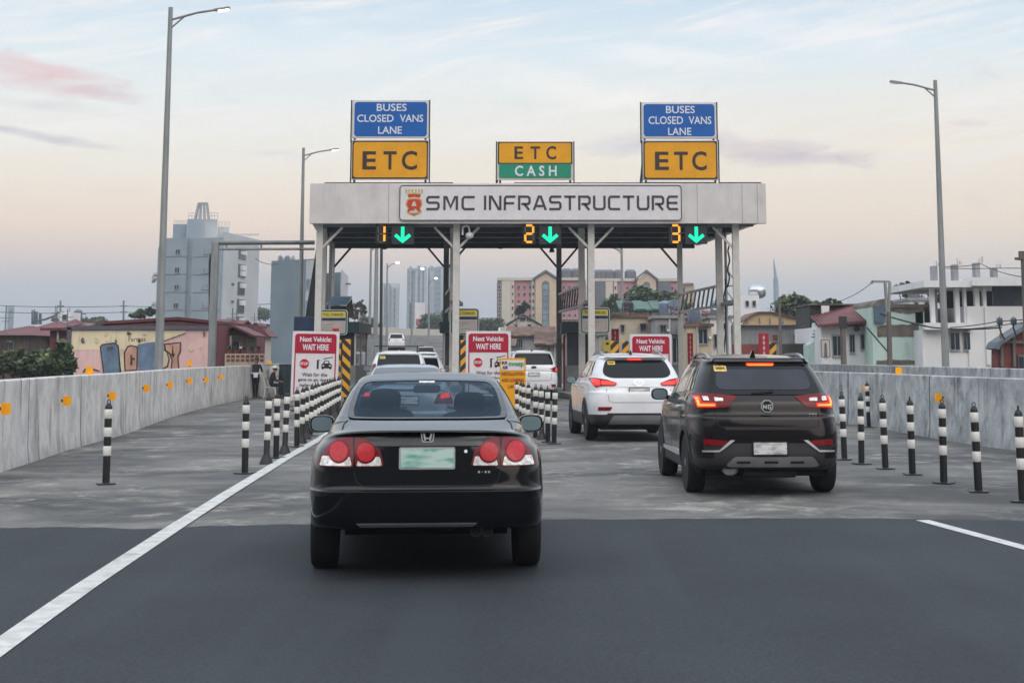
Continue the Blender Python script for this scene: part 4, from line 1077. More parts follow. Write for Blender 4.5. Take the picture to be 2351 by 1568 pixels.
def decal(sh, poly, view, off, mat, name, parent, grid=.06, sink=.012):
    bm = bmesh.new(); vs = [bm.verts.new((p[0], p[1], 0)) for p in poly]; bm.faces.new(vs)
    xs = [p[0] for p in poly]; ys = [p[1] for p in poly]
    for ax, lo, hi in ((0, min(xs), max(xs)), (1, min(ys), max(ys))):
        n = int((hi-lo)/grid)
        for k in range(1, n+1):
            c = [0,0,0]; c[ax] = lo+(hi-lo)*k/(n+1); nn = [0,0,0]; nn[ax] = 1
            bmesh.ops.bisect_plane(bm, geom=bm.verts[:]+bm.edges[:]+bm.faces[:], plane_co=c, plane_no=nn)
    bmesh.ops.triangulate(bm, faces=[f for f in bm.faces if len(f.verts) > 4])
    bm.verts.index_update(); N = {}
    bnd = [e for e in bm.edges if len(e.link_faces) == 1]
    for v in bm.verts:
        p, nrm = sh.hit(v.co.x, v.co.y, view); N[v] = nrm; v.co = p+nrm*off
    inner = {}
    for e in bnd:
        for v in e.verts:
            if v not in inner: inner[v] = bm.verts.new(v.co-N[v]*(off+sink))
    for e in bnd: bm.faces.new((e.verts[0], e.verts[1], inner[e.verts[1]], inner[e.verts[0]]))
    bmesh.ops.recalc_face_normals(bm, faces=bm.faces)
    for f in bm.faces: f.smooth = True
    for e in bm.edges:
        if len(e.link_faces) == 2 and e.calc_face_angle(0) > R(40): e.smooth = False
    # keep the outer sheet facing out
    me = bpy.data.meshes.new(name); bm.to_mesh(me); bm.free(); me.materials.append(mat)
    o = bpy.data.objects.new(name, me); C.objects.link(o); o.parent = parent; WL[o.name] = (0,0,0)
    return o
def ribbon(pts, wd):
    """outline of a line of given width"""
    P_ = [Vector(p) for p in pts]; a, b = [], []
    for i, p in enumerate(P_):
        d = (P_[min(i+1, len(P_)-1)]-P_[max(i-1, 0)]).normalized(); n = Vector((-d.y, d.x))*wd/2
        a.append((p+n)[:]); b.append((p-n)[:])
    return a+b[::-1]
def mirror(poly): return [(-p[0], p[1]) for p in reversed(poly)]
def inside(poly, x, y):
    c = False; n = len(poly)
    for i in range(n):
        (x1, y1), (x2, y2) = poly[i], poly[i-1]
        if (y1 > y) != (y2 > y) and x < (x2-x1)*(y-y1)/(y2-y1)+x1: c = not c
    return c
def body(sh, parent, mat, axles, r, w, holes=None, low=None, lowmat=None, track=.30):
    me = bpy.data.meshes.new('body'); me.from_pydata(sh.V, [], sh.F)
    bm = bmesh.new(); bm.from_mesh(me); bmesh.ops.recalc_face_normals(bm, faces=bm.faces); bm.to_mesh(me); bm.free()
    o = bpy.data.objects.new('body', me); C.objects.link(o)
    cb = MB()
    for y in axles:
        for s in (-1, 1): cb.cyl((s*(w-track), y, r-.005), (s*(w+.2), y, r-.005), r+.035, None, 40)
    cut = cb.build('cutter', mat, None, smooth=False)
    md = o.modifiers.new('b', 'BOOLEAN'); md.object = cut; md.operation = 'DIFFERENCE'; md.solver = 'EXACT'
    dg = bpy.context.evaluated_depsgraph_get(); dg.update()
    m2 = bpy.data.meshes.new_from_object(o.evaluated_get(dg)); o.modifiers.clear()
    bpy.data.objects.remove(cut); o.data = m2
    bm = bmesh.new(); bm.from_mesh(m2)
    if holes:
        kill = []
        for f in bm.faces:
            c = f.calc_center_median(); nn = f.normal
            for view, poly in holes:
                u, v, ok = {'rear': (c.x, c.z, c.y < 2.0 and nn.y < .25), 'front': (c.x, c.z, c.y > 2.2 and nn.y > -.25), 'left': (c.y, c.z, c.x < 0 and nn.x < -.2), 'right': (c.y, c.z, c.x > 0 and nn.x > .2)}[view]
                if ok and inside(poly, u, v): kill.append(f); break
        bmesh.ops.delete(bm, geom=kill, context='FACES')
    for f in bm.faces: f.smooth = True
    for e in bm.edges:
        if len(e.link_faces) == 2 and e.calc_face_angle(0) > R(34): e.smooth = False
    if low:
        b2 = bm.copy()
        bmesh.ops.delete(b2, geom=[f for f in b2.faces if not low(f.calc_center_median())], context='FACES')
        bmesh.ops.delete(bm, geom=[f for f in bm.faces if low(f.calc_center_median())], context='FACES')
        m3 = bpy.data.meshes.new('lower_cladding'); b2.to_mesh(m3); b2.free(); m3.materials.clear(); m3.materials.append(lowmat)
        q = bpy.data.objects.new('lower_cladding', m3); C.objects.link(q); q.parent = parent; WL[q.name] = (0,0,0)
    bm.to_mesh(m2); bm.free(); m2.materials.clear(); m2.materials.append(mat)
    m2.polygons.foreach_set('material_index', [0]*len(m2.polygons))
    o.parent = parent; WL[o.name] = (0,0,0)
    return o
def wheels(parent, axles, r, w, tw=.20, spokes=5, inset=.0):
    rimr = r*.68
    for y in axles:
        for s in (-1, 1):
            x0 = s*(w-tw-inset)
            mb = MB(); mb.lathe([(rimr, 0), (r*.93, s*.003), (r*.985, s*.022), (r, s*.05), (r, s*(tw-.05)), (r*.985, s*(tw-.022)), (r*.93, s*(tw-.003)), (rimr, s*(tw-.012))], (x0, y, r), 32, axis='x')
            t = mb.build('wheel', CM['tyre'], parent)
            mb = MB(); mb.lathe([(rimr*.98, s*(tw-.06)), (rimr, s*(tw-.014)), (rimr*.93, s*(tw-.012)), (rimr*.90, s*(tw-.05))], (x0, y, r), 32, axis='x')
            for k in range(spokes):
                a = 2*math.pi*k/spokes+.3
                mb.bar((x0+s*(tw-.03), y, r), (x0+s*(tw-.03), y+math.cos(a)*rimr*.95, r+math.sin(a)*rimr*.95), rimr*.22, .03, up=(1,0,0))
            mb.cyl((x0+s*(tw-.05), y, r), (x0+s*(tw-.008), y, r), rimr*.22, None, 16)
            mb.build('rim', CM['alloy'], t)
            mb = MB(); mb.cyl((x0+s*.03, y, r), (x0+s*.09, y, r), rimr*.8, None, 20); mb.build('brake_disc', CM['dark'], t)
def mirrors(parent, sh, w, y, z, mat, sx=.105, sz=.072):
    for s in (-1, 1):
        c = (s*(w+.09), y, z)
        pr = [(c[0]+sx*math.cos(t)*abs(math.cos(t))**-.35 if abs(math.cos(t)) > .02 else c[0], c[2]+sz*math.copysign(abs(math.sin(t))**.65, math.sin(t))) for t in [2*math.pi*i/22+.07 for i in range(22)]]
        mb = MB(); n = len(pr)
        vs = []
        for dy, k in ((-.055, 1.0), (-.02, 1.06), (.05, .85), (.10, .45)):
            vs += [(c[0]+(p[0]-c[0])*k, y+dy, c[2]+(p[1]-c[2])*k) for p in pr]
        mb.add(vs, [(j*n+i, j*n+(i+1) % n, (j+1)*n+(i+1) % n, (j+1)*n+i) for j in range(3) for i in range(n)] + [tuple(range(n)), tuple(range(3*n, 4*n))])
        mb.bar((s*(w-.10), y+.04, z-sz*.5), (s*(w+.02), y+.03, z-sz*.6), .05, .04)
        q = mb.build('mirror', mat, parent)
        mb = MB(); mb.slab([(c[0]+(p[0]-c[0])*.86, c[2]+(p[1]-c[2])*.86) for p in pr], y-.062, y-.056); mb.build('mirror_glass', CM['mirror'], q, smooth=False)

def paint(name, col, rough=.28, coat=1.0, metal=0.0, dirt=.12, spec=.5):
    return M(name, col, rough, metal, var=.05, vs=2.0, coat=coat, spec=spec, dirt=dirt, dcol=(96,92,86), ds=2.2)
def plate_material(name, base, smear):
    m = bpy.data.materials.new(name); m.use_nodes = True; t = NT(m.node_tree)
    co = t.n('ShaderNodeTexCoord').outputs['Object']
    f = t.noise(t.n('ShaderNodeMapping', {'Vector': co, 'Scale': (5, 1, 18)}).outputs[0], 1.0, 4)
    c = t.mix(t.maprange(f, .42, .68), lin(base), lin(smear))
    b = t.n('ShaderNodeBsdfPrincipled', {'Base Color': c, 'Roughness': .4}); t.n('ShaderNodeOutputMaterial', {0: b.outputs[0]}); return m
def glow(name, col, e, es): return M(name, col, .3, var=.0, emit=e, es=es)
CM = dict(
    tyre=M('tyre rubber', (20,20,22), .8, var=.2, vs=8, bump=.3, bs=60), alloy=M('alloy rim', (150,152,155), .3, .8, var=.05), dark=M('dark underbody', (20,20,21), .8, var=.2),
    mirror=M('sky tinted mirror glass', (132,152,158), .3, .35, var=.02), black=paint('black car paint', (6,8,11), .10, .45, 0, .0, .2), maroon=paint('black cherry paint', (15,7,11), .10, .4, .0, .0, .2),  # mirror: pale base colour stands for the reflected sky
    white=paint('white car paint', (226,226,230), .25, .5, 0, .05), silver=paint('silver car paint', (150,160,170), .3, 1.0, .4), brown=paint('bronze car paint', (120,100,84), .35, .8),
    clad=M('grey plastic cladding', (48,47,50), .6, var=.12, vs=5), clad2=M('black plastic cladding', (26,26,28), .55, var=.15, vs=5), skid=M('silver skid plate', (150,152,156), .35, .6, var=.06),
    chrome=M('chrome', (215,217,220), .38, .75, var=.02), tint=M('dark tinted glass', (12,15,20), .05, var=.1, vs=1.2, spec=.3), tint_side=M('tinted side glass', (14,17,22), .04, var=.1, vs=1.2, spec=.6, coat=1.0), tint2=M('tinted glass light', (52,54,64), .06, var=.15, vs=1.2, spec=.3),
    see=glass_see('see-through tinted glass', (.34,.40,.46), opacity=.03, ocol=(50,80,110)), see2=glass_see('clear windscreen', (.80,.86,.88)),
    lamp=M('red lamp lens', (112,10,18), .15, var=.15, vs=9, spec=.3), lampd=M('smoked red lens', (112,36,44), .15, var=.15, vs=9, spec=.3), lampc=M('bright red lens', (168,40,50), .2, var=.12, vs=30, spec=.3, emit=(255,30,40), es=.08),
    clear=M('clear lamp lens', (236,226,222), .2, .1, var=.25, vs=26), refl=M('red reflector', (120,12,22), .2, var=.2, vs=20),
    lit=glow('lit brake lamp', (200,20,10), (255,34,18), 1.7), lith=glow('lit lamp core', (255,150,60), (255,140,50), 1.8), litl=glow('lit red strip', (255,40,30), (255,36,26), 1.6),
    plate_g=plate_material('green number plate', (196,222,212), (92,170,158)), plate_w=plate_material('white number plate', (222,222,220), (150,150,154)), sticker=M('conduction sticker', (222,190,96), .5, var=.15, vs=20),
    seat=M('dark upholstery', (26,30,36), .85, var=.15), cabin=M('cabin trim', (34,38,44), .8, var=.1),
)
def car(name, label, X, Y, rz): return thing(name, label, 'car', (0,0,0)), (X, Y, 0, rz)
def place(root, pos):
    root.location = (pos[0], pos[1], pos[2]+.001); root.rotation_euler = (0, 0, pos[3])
def plate(sh, parent, x0, z0, x1, z1, mat, y=None, frame=None):
    p, n = sh.hit((x0+x1)/2, (z0+z1)/2, 'rear'); yy = p.y-.02
    mb = MB(); mb.slab(rrect(x0-.012,z0-.012,x1+.012,z1+.012,.012,2), yy+.02, yy-.006); f = mb.build('number_plate_frame', CM['clad2'] if frame is None else frame, parent, smooth=False)
    mb = MB(); mb.slab(rrect(x0,z0,x1,z1,.01,2), yy-.007, yy-.011); mb.build('number_plate', mat, parent, smooth=False)
def strip_text(sh, parent, body_, x0, z0, x1, z1, mat, name='lettering', off=.004):
    p, n = sh.hit((x0+x1)/2, (z0+z1)/2, 'rear'); return text_on(body_, x0, z0, x1, z1, p.y-off, mat, parent, .03, name, .004)
def sticker(sh, parent, x0, z0, x1, z1, txt):
    q = decal(sh, rrect(x0,z0,x1,z1,.006,2), 'rear', .012, CM['sticker'], 'window_sticker', parent)
    p, n = sh.hit((x0+x1)/2, (z0+z1)/2, 'rear')
    vs, fs = text_mesh(txt, .04); xs = [v[0] for v in vs]; ys = [v[1] for v in vs]; mb = MB(); W_ = x1-x0; H_ = z1-z0; pts = []
    for v in vs:
        u = x0+W_*(.14+.72*(v[0]-min(xs))/(max(xs)-min(xs))); z = z0+H_*(.28+.44*(v[1]-min(ys))/(max(ys)-min(ys)))
        h, nn = sh.hit(u, z, 'rear'); pts.append(tuple(h+nn*(.014+.001*(v[2] > 0))))
    mb.add(pts, fs); mb.build('sticker_number', MAT['ink'], q, smooth=False)

# ---------------------------------------------------------------- black sedan in front of the camera
civ = Shell([
 # zr    zs    zf    yr    yf    w    nr nf
 (.365, .20, .20, .20, 4.38, .78, 9, 4), (.375, .22, .20, .07, 4.46, .84, 9, 4), (.405, .28, .27, .02, 4.49, .862, 9, 4), (.50, .44, .40, .003, 4.5, .874, 9, 4), (.60, .56, .50, .0, 4.5, .878, 9, 4),
 (.632, .61, .55, .0, 4.5, .878, 9, 4), (.645, .64, .58, .03, 4.49, .878, 9, 4), (.675, .67, .62, .045, 4.47, .877, 9, 4), (.78, .76, .68, .055, 4.44, .872, 9, 4), (.95, .86, .74, .085, 4.36, 0.862, 6.0, 4), (1.015, .92, .77, .105, 4.28, 0.846, 5.0, 4),
 (1.045, .94, .79, .055, 4.2, 0.828, 4.5, 4), (1.056, .952, .80, .062, 4.15, 0.818, 4.4, 4), (1.070, .962, .82, .13, 4.05, 0.798, 4.2, 4), (1.112, .985, .93, .42, 3.55, 0.772, 4.6, 4), (1.122, .995, .96, .53, 3.44, .75, 6, 4), (1.15, 1.04, 1.0, .66, 3.32, .725, 6, 4),
 (1.24, 1.15, 1.11, .95, 3.05, .685, 6, 4), (1.33, 1.28, 1.25, 1.28, 2.76, .635, 6, 4), (1.39, 1.365, 1.35, 1.60, 2.5, .590, 6, 4), (1.425, 1.412, 1.41, 1.80, 2.34, .545, 5, 4), (1.446, 1.44, 1.438, 1.92, 2.22, .42, 4, 4), (1.455, 1.453, 1.452, 2.0, 2.12, .15, 3, 3)], droop=.075)
root, pos = car('black_sedan', 'glossy black sedan with round red tail lamps and a green number plate', -.82, 11.1, .077)
rw = soft([(-.615,1.118),(.615,1.118),(.585,1.30),(.555,1.372),(.48,1.388),(.0,1.398),(-.48,1.388),(-.555,1.372),(-.585,1.30)], .05)
rwi = soft([(-.57,1.128),(.57,1.128),(.545,1.30),(.515,1.362),(.46,1.376),(.0,1.386),(-.46,1.376),(-.515,1.362),(-.545,1.30)], .04)
fw = soft([(-.60,1.0),(.60,1.0),(.55,1.33),(.0,1.385),(-.55,1.33)], .06)
sw = [soft([(1.02,1.07),(1.95,1.045),(1.97,1.36),(1.72,1.385),(1.35,1.27)], .05), soft([(2.02,1.045),(3.18,1.02),(2.72,1.31),(2.40,1.375),(2.03,1.365)], .05)]
holes = [('rear', rwi), ('front', fw)] + [(sd_, p) for p in sw for sd_ in ('left', 'right')]
AX = (.93, 3.62)
body(civ, root, CM['black'], AX, .318, .878, holes)
decal(civ, rw, 'rear', .006, CM['see'], 'rear_window', root, .05)
# dark ceramic band round the rear glass
n_ = len(rw)
def band(sh, outer, inner, view, off, mat, name, parent):
    bm = bmesh.new(); A = []; B = []; N_ = 64
    def resamp(poly):
        P_ = [Vector(p) for p in poly]+[Vector(poly[0])]; d = [0]
        for a, b in zip(P_[:-1], P_[1:]): d.append(d[-1]+(b-a).length)
        return [(float(np.interp(d[-1]*k/N_, d, [p.x for p in P_])), float(np.interp(d[-1]*k/N_, d, [p.y for p in P_]))) for k in range(N_)]
    for lst, poly in ((A, resamp(outer)), (B, resamp(inner))):
        for p in poly:
            h, n = sh.hit(p[0], p[1], view); lst.append(bm.verts.new(h+n*off))
    for k in range(N_): bm.faces.new((A[k], A[(k+1) % N_], B[(k+1) % N_], B[k]))
    r_ = bmesh.ops.extrude_face_region(bm, geom=bm.faces[:])
    for v in [g for g in r_['geom'] if isinstance(g, bmesh.types.BMVert)]:
        h, i_, f_, _ = sh.bvh.find_nearest(v.co); v.co = v.co + (h-v.co)*.9
    bmesh.ops.recalc_face_normals(bm, faces=bm.faces)
    me = bpy.data.meshes.new(name); bm.to_mesh(me); bm.free(); me.materials.append(mat)
    o = bpy.data.objects.new(name, me); C.objects.link(o); o.parent = parent; return o
band(civ, rw, rwi, 'rear', .009, CM['tint'], 'window_surround', root)
decal(civ, fw, 'front', .005, CM['see2'], 'windscreen', root, .08)
for p in sw:
    decal(civ, p, 'left', .005, CM['see'], 'side_window', root, .08); decal(civ, p, 'right', .005, CM['see'], 'side_window', root, .08)
decal(civ, [(-.07,1.366),(.055,1.366),(.055,1.378),(-.07,1.378)], 'rear', .010, CM['clear'], 'high_brake_lamp', root)
outer = soft([(-.790,.806),(-.527,.800),(-.534,1.004),(-.60,1.004),(-.675,.984),(-.742,.922)], .022)
inner = soft([(-.515,.802),(-.310,.806),(-.338,.918),(-.392,.968),(-.457,.998),(-.521,1.004)], .022)
for flip in (False, True):
    mz = mirror if flip else (lambda q: q)
    for poly, cc in ((outer, (-.632,.903)), (inner, (-.442,.901))):
        l = decal(civ, mz(poly), 'rear', .007, CM['lampd'], 'tail_lamp', root, .04)
        zs_ = [p for p in poly]
        lo = soft([(min(p[0] for p in poly)+.014, .809), (max(p[0] for p in poly)-.012, .810), (max(p[0] for p in poly)-.026, .872), (min(p[0] for p in poly)+.032, .872)], .012)
        decal(civ, mz(lo), 'rear', .011, CM['clear'], 'clear_lens', l, .04)
        decal(civ, mz(circle(cc[0], cc[1], .077, 26)), 'rear', .013, CM['lamp'], 'lamp_ring', l, .04)
        decal(civ, mz(circle(cc[0], cc[1], .064, 26)), 'rear', .018, CM['lampc'], 'lamp_lens', l, .04)
decal(civ, soft([(-.40,.945),(.385,.945),(.40,.975),(-.415,.975)], .01), 'rear', .012, M('smoked garnish', (66,68,70), .25, .8, var=.1), 'garnish', root)
decal(civ, soft([(-.325,.945),(.32,.945),(.275,.785),(.19,.75),(-.19,.75),(-.28,.785)], .03), 'rear', .004, CM['black'], 'plate_recess', root)
plate(civ, root, -.192, .797, .186, .928, CM['plate_g'], frame=CM['chrome'])
decal(civ, circle(.275,.908,.012,12), 'rear', .008, CM['chrome'], 'boot_lock', root)
for pts in ([(-.524,.775),(-.505,.70),(-.455,.668),(0,.662),(.455,.668),(.505,.70),(.524,.775)], [(-.538,.775),(-.54,.782)],):
    if len(pts) > 2: decal(civ, ribbon(pts, .009), 'rear', .002, CM['dark'], 'boot_seam', root, .05)
for sg in (-1, 1): decal(civ, ribbon([(sg*.60,1.112),(sg*.625,1.085),(sg*.63,1.05)], .008), 'rear', .002, CM['dark'], 'boot_gap', root, .05)
# letter H badge in its frame
p, n = civ.hit(-.0,1.01,'rear'); yb = p.y-.03
mb = MB(); A = soft([(-.052,1.05),(.050,1.05),(.040,.972),(-.042,.972)], .014); B = soft([(-.043,1.042),(.041,1.042),(.033,.980),(-.035,.980)], .010); n = len(A)
vs = [(a[0],yb,a[1]) for a in A]+[(a[0],yb,a[1]) for a in B]+[(a[0],yb+.03,a[1]) for a in A]+[(a[0],yb+.03,a[1]) for a in B]
fs = []
for i in range(n):
    j = (i+1) % n; fs += [(i,j,n+j,n+i),(i,2*n+i,2*n+j,j),(n+i,n+j,3*n+j,3*n+i)]
mb.add(vs, fs)
mb.slab([(-.034,1.036),(-.022,1.036),(-.014,1.006),(.012,1.006),(.020,1.036),(.032,1.036),(.022,.984),(.012,.984),(.009,.996),(-.011,.996),(-.014,.984),(-.024,.984)], yb, yb+.03)
mb.build('badge', CM['chrome'], root, smooth=False)
for k in range(4):
    h, _ = civ.hit(.37+k*.024,.765,'rear'); mb = MB(); mb.box((.37+k*.024,h.y-.004,.765), (.014 if k != 1 else .006,.006,.014 if k != 1 else .006)); mb.build('boot_badge', CM['chrome'], root, smooth=False)
decal(civ, soft([(-.47,.396),(.33,.396),(.36,.414),(-.50,.414)], .008), 'rear', .012, M('grey bumper lip sheen', (86,90,94), .35, var=.1), 'bumper_lip_sheen', root)  # grey strip paints the reflection along the black lower lip
mb = MB(); mb.box2((-.40,.45,.31), (.20,.8,.40)); mb.build('silencer', CM['dark'], root, smooth=False, bevel=.03)
for x in (.355,.435):
    mb = MB(); mb.lathe([(.036,.10),(.042,-.0),(.042,-.02),(.036,-.02),(.033,.05)], (x,.14,.345), 16, axis='y'); mb.build('exhaust_tip', CM['clad'], root); mb = MB(); mb.cyl((x,.118,.345), (x,.121,.345), .035, None, 14); mb.build('exhaust_bore', CM['dark'], root)
wheels(root, AX, .318, .866, .20)
mirrors(root, civ, .838, 2.75, .995, CM['black'])
mb = MB(); mb.box2((-.62,.9,.24), (.62,4.1,.36)); mb.build('underbody', CM['dark'], root, smooth=False)
# cabin seen through the glass
mb = MB(); mb.box2((-.62,.62,1.02), (.62,1.05,1.085)); mb.build('parcel_shelf', CM['cabin'], root, smooth=False, bevel=.02)
def seat(x, y, w_, zt, name):
    mb = MB(); pr = []
    for k in range(17):
        t = math.pi*k/16; pr.append((x-w_/2*math.copysign(abs(math.cos(t))**.5, math.cos(t)), zt-.22+ (.12)*abs(math.sin(t))**.6))
    pr = [(x-w_/2,.55)]+pr+[(x+w_/2,.55)]
    mb.slab(pr, y, y+.13); q = mb.build(name, CM['seat'], root, bevel=.03)
    mb = MB(); pr = [(x+.135*math.copysign(abs(math.cos(t))**.55, math.cos(t)), zt-.03+.095*math.copysign(abs(math.sin(t))**.7, math.sin(t))) for t in [2*math.pi*i/20 for i in range(20)]]
    mb.slab(pr, y+.0, y+.09); mb.build('headrest', CM['seat'], q, bevel=.03)
seat(-.36, 2.05, .50, 1.25, 'front_seat'); seat(.36, 2.05, .50, 1.22, 'front_seat')
mb = MB(); mb.box2((-.60,1.05,.55), (.60,1.22,1.06)); mb.build('rear_bench', CM['seat'], root, smooth=False, bevel=.05)
mb = MB(); mb.box2((-.64,3.0,.70), (.64,3.3,.985)); mb.build('dashboard', CM['cabin'], root, smooth=False, bevel=.04)
mb = MB(); mb.slab(soft([(-.13,1.265),(.11,1.265),(.12,1.335),(-.12,1.335)], .03), 2.62, 2.66); mb.cyl((0,2.66,1.33),(0,2.72,1.385),.012); mb.build('inside_mirror', CM['cabin'], root)
mb = MB()
for k in range(24):
    a0, a1 = 2*math.pi*k/24, 2*math.pi*(k+1)/24
    mb.bar((-.36+.185*math.cos(a0),2.88-.05*math.sin(a0),.93+.17*math.sin(a0)), (-.36+.185*math.cos(a1),2.88-.05*math.sin(a1),.93+.17*math.sin(a1)), .026)
mb.build('steering_wheel', CM['cabin'], root)
# driver: head and shoulders behind the wheel
place(root, pos)

# ---------------------------------------------------------------- hatchbacks and SUVs
def suv_rings(L, w, h, tum=1.0, slope=1.0, bump=.905):
    base = [(.30, .24, .24, .14, 4.2, .82, 9, 4), (.36, .27, .26, .04, 4.27, .87, 9, 4), (.50, .42, .40, .0, 4.31, .895, 9, 4), (.68, .62, .55, .005, 4.3, .905, 9, 4), (.86, .80, .70, .025, 4.28, .905, 7.5, 4), (.900, .86, .78, .04, 4.26, .903, 7.5, 4),
            (.918, .88, .80, .095, 4.25, .902, 7.5, 4), (1.05, .99, .9, .13, 4.2, .895, 7.5, 4), (1.125, 1.05, .96, .165, 4.05, .88, 6, 4), (1.165, 1.08, 1.0, .21, 3.6, .857, 6, 4), (1.25, 1.18, 1.14, .29, 3.2, .82, 6, 4), (1.40, 1.36, 1.34, .44, 2.78, .745, 6, 4),
            (1.49, 1.48, 1.46, .53, 2.48, .685, 6, 4), (1.525, 1.53, 1.52, .50, 2.35, .658, 6, 4), (1.545, 1.555, 1.545, .53, 2.28, .635, 6, 4), (1.565, 1.585, 1.575, .78, 2.15, .56, 5, 4), (1.600, 1.61, 1.60, 1.25, 1.95, .30, 4, 4), (1.61, 1.615, 1.61, 1.4, 1.8, .12, 3, 3)]
    out = []
    for zr, zs, zf, yr, yf, ww, a, b in base:
        t = max(0, (zs-1.05)/.57); ws = ww*w/.905*(1+(tum-1)*t)
        k = L/4.31; y0 = yr if yr < .3 else .3+(yr-.3)*k
        out.append((zr*h/1.615, zs*h/1.615, zf*h/1.615, y0*slope if zr > .95 else y0, yf*k, ws, a, b))
    return out
def rails(sh, parent, x, y0, y1, mat, hgt=.05):
    for s in (-1, 1):
        mb = MB(); pts = []
        for k in range(9):
            t = k/8; y = y0+(y1-y0)*t; p, n = sh.hit(s*x, y, 'top'); e = min(1, min(t, 1-t)*6); pts.append((s*x, y, p.z+hgt*e*(2-e)+.0))
        for a, b in zip(pts[:-1], pts[1:]): mb.bar(a, b, .035, .028)
        mb.build('roof_rail', mat, parent)
def fin(sh, parent, y, mat, h=.085):
    p, n = sh.hit(0, y, 'top'); mb = MB(); z = p.z-.005
    mb.add([(-.035,y-.05,z),(.035,y-.05,z),(.02,y+.14,z),(-.02,y+.14,z),(-.006,y-.07,z+h),(.006,y-.07,z+h),(.008,y-.02,z+h*.9),(-.008,y-.02,z+h*.9)], [(0,3,2,1),(4,5,6,7),(0,1,5,4),(1,2,6,5),(2,3,7,6),(3,0,4,7)])
    mb.build('roof_antenna', mat, parent)
def side_glass(sh, parent, polys, mat=None):
    for p in polys:
        for sd_ in ('left', 'right'): decal(sh, p, sd_, .006, mat or CM['tint_side'], 'side_window', parent, .10)
def arch_trim(sh, parent, axles, r, mat, w):
    for y in axles:
        for s, sd_ in ((-1, 'left'), (1, 'right')):
            N_ = 18; bm = MB(); vs = []
            for k in range(N_+1):
                a = R(-12)+R(204)*k/N_
                for rr in (r+.037, r+.095):
                    u, z = y+rr*math.cos(a), max(.16, r+rr*math.sin(a))
                    p, n = sh.hit(u, z, sd_)
                    vs.append((p.x+s*.012, u, z))
            for k in range(N_+1):
                a = R(-12)+R(204)*k/N_
                for rr in (r+.037, r+.095):
                    u, z = y+rr*math.cos(a), max(.16, r+rr*math.sin(a)); p, n = sh.hit(u, z, sd_); vs.append((p.x-s*.03, u, z))
            o_ = 2*(N_+1); fs = []
            for k in range(N_):
                a = 2*k; fs += [(a,a+1,a+3,a+2),(o_+a,o_+a+2,o_+a+3,o_+a+1),(a,a+2,o_+a+2,o_+a),(a+1,o_+a+1,o_+a+3,a+3)]
            fs += [(0,o_,o_+1,1),(2*N_,2*N_+1,o_+2*N_+1,o_+2*N_)]
            bm.add(vs, fs); bm.build('arch_trim', mat, parent)

# dark red-black SUV at the right
mg = Shell(suv_rings(4.31,.885,1.615))
root, pos = car('dark_suv', 'dark cherry black compact SUV with lit L-shaped tail lamps and a silver skid plate', 2.60, 17.75, .035)
AX = (.80, 3.385); body(mg, root, CM['maroon'], AX, .345, .885, None, lambda c: c.z < .44 or (c.z < .60 and c.y < .35 and abs(c.x) < .60), CM['clad'])
decal(mg, soft([(-.665,1.145),(.665,1.145),(.60,1.38),(.555,1.50),(-.555,1.50),(-.60,1.38)], .07), 'rear', .007, CM['tint'], 'rear_window', root)
decal(mg, soft([(-.52,1.20),(.52,1.20),(.56,1.26),(.52,1.43),(-.52,1.43),(-.56,1.26)], .06), 'rear', .011, CM['tint2'], 'window_glass', root)
decal(mg, soft([(-.56,1.505),(.56,1.505),(.54,1.55),(-.54,1.55)], .02), 'rear', .02, CM['maroon'], 'spoiler', root)
l = decal(mg, soft([(-.165,1.476),(.165,1.476),(.165,1.512),(-.165,1.512)], .012), 'rear', .028, CM['lit'], 'high_brake_lamp', root)
decal(mg, [(-.15,1.486),(.15,1.486),(.15,1.502),(-.15,1.502)], 'rear', .032, CM['lith'], 'lamp_core', l)
for f in (False, True):
    mz = mirror if f else (lambda q: q)
    l = decal(mg, mz(soft([(-.855,1.165),(-.81,1.005),(-.74,.985),(-.46,1.005),(-.33,1.13),(-.62,1.155)], .02)), 'rear', .010, CM['lamp'], 'tail_lamp', root, .05)
    decal(mg, mz([(-.80,1.125),(-.745,1.12),(-.735,1.055),(-.585,1.05),(-.585,1.012),(-.775,1.005)]), 'rear', .016, CM['lit'], 'lit_strip', l, .05)
    decal(mg, mz([(-.787,1.105),(-.76,1.10),(-.752,1.04),(-.60,1.035),(-.60,1.022),(-.768,1.018)]), 'rear', .019, CM['lith'], 'lamp_core', l, .05)
    decal(mg, mz(soft([(-.72,1.125),(-.66,1.12),(-.655,1.075),(-.715,1.075)], .01)), 'rear', .016, CM['clear'], 'clear_lens', l)
    decal(mg, mz(soft([(-.60,1.11),(-.50,1.105),(-.50,1.075),(-.595,1.072)], .01)), 'rear', .016, CM['clear'], 'clear_lens', l)
    decal(mg, mz(soft([(-.735,.655),(-.475,.635),(-.50,.58),(-.745,.585)], .015)), 'rear', .010, CM['refl'], 'reflector', root)
    decal(mg, mz([(-.745,.578),(-.50,.573),(-.55,.51),(-.74,.515)]), 'rear', .006, CM['clad2'], 'grille', root)
    decal(mg, mz([(-.755,.508),(-.575,.508),(-.53,.54),(-.40,.642),(-.375,.640),(-.44,.645),(-.575,.532),(-.595,.525),(-.755,.522)][:3]+[(-.535,.535),(-.395,.640),(-.445,.642),(-.575,.530),(-.755,.524)]), 'rear', .016, CM['chrome'], 'chrome_corner', root, .04)
decal(mg, ribbon([(-.60,.955),(-.575,.80),(-.50,.775),(.50,.775),(.575,.80),(.60,.955)], .008), 'rear', .002, CM['dark'], 'hatch_seam', root)
decal(mg, soft([(-.52,.79),(.52,.79),(.49,.755),(-.49,.755)], .01), 'rear', .003, CM['clad2'], 'hatch_sill', root)
plate(mg, root, -.185, .483, .195, .615, CM['plate_w'])
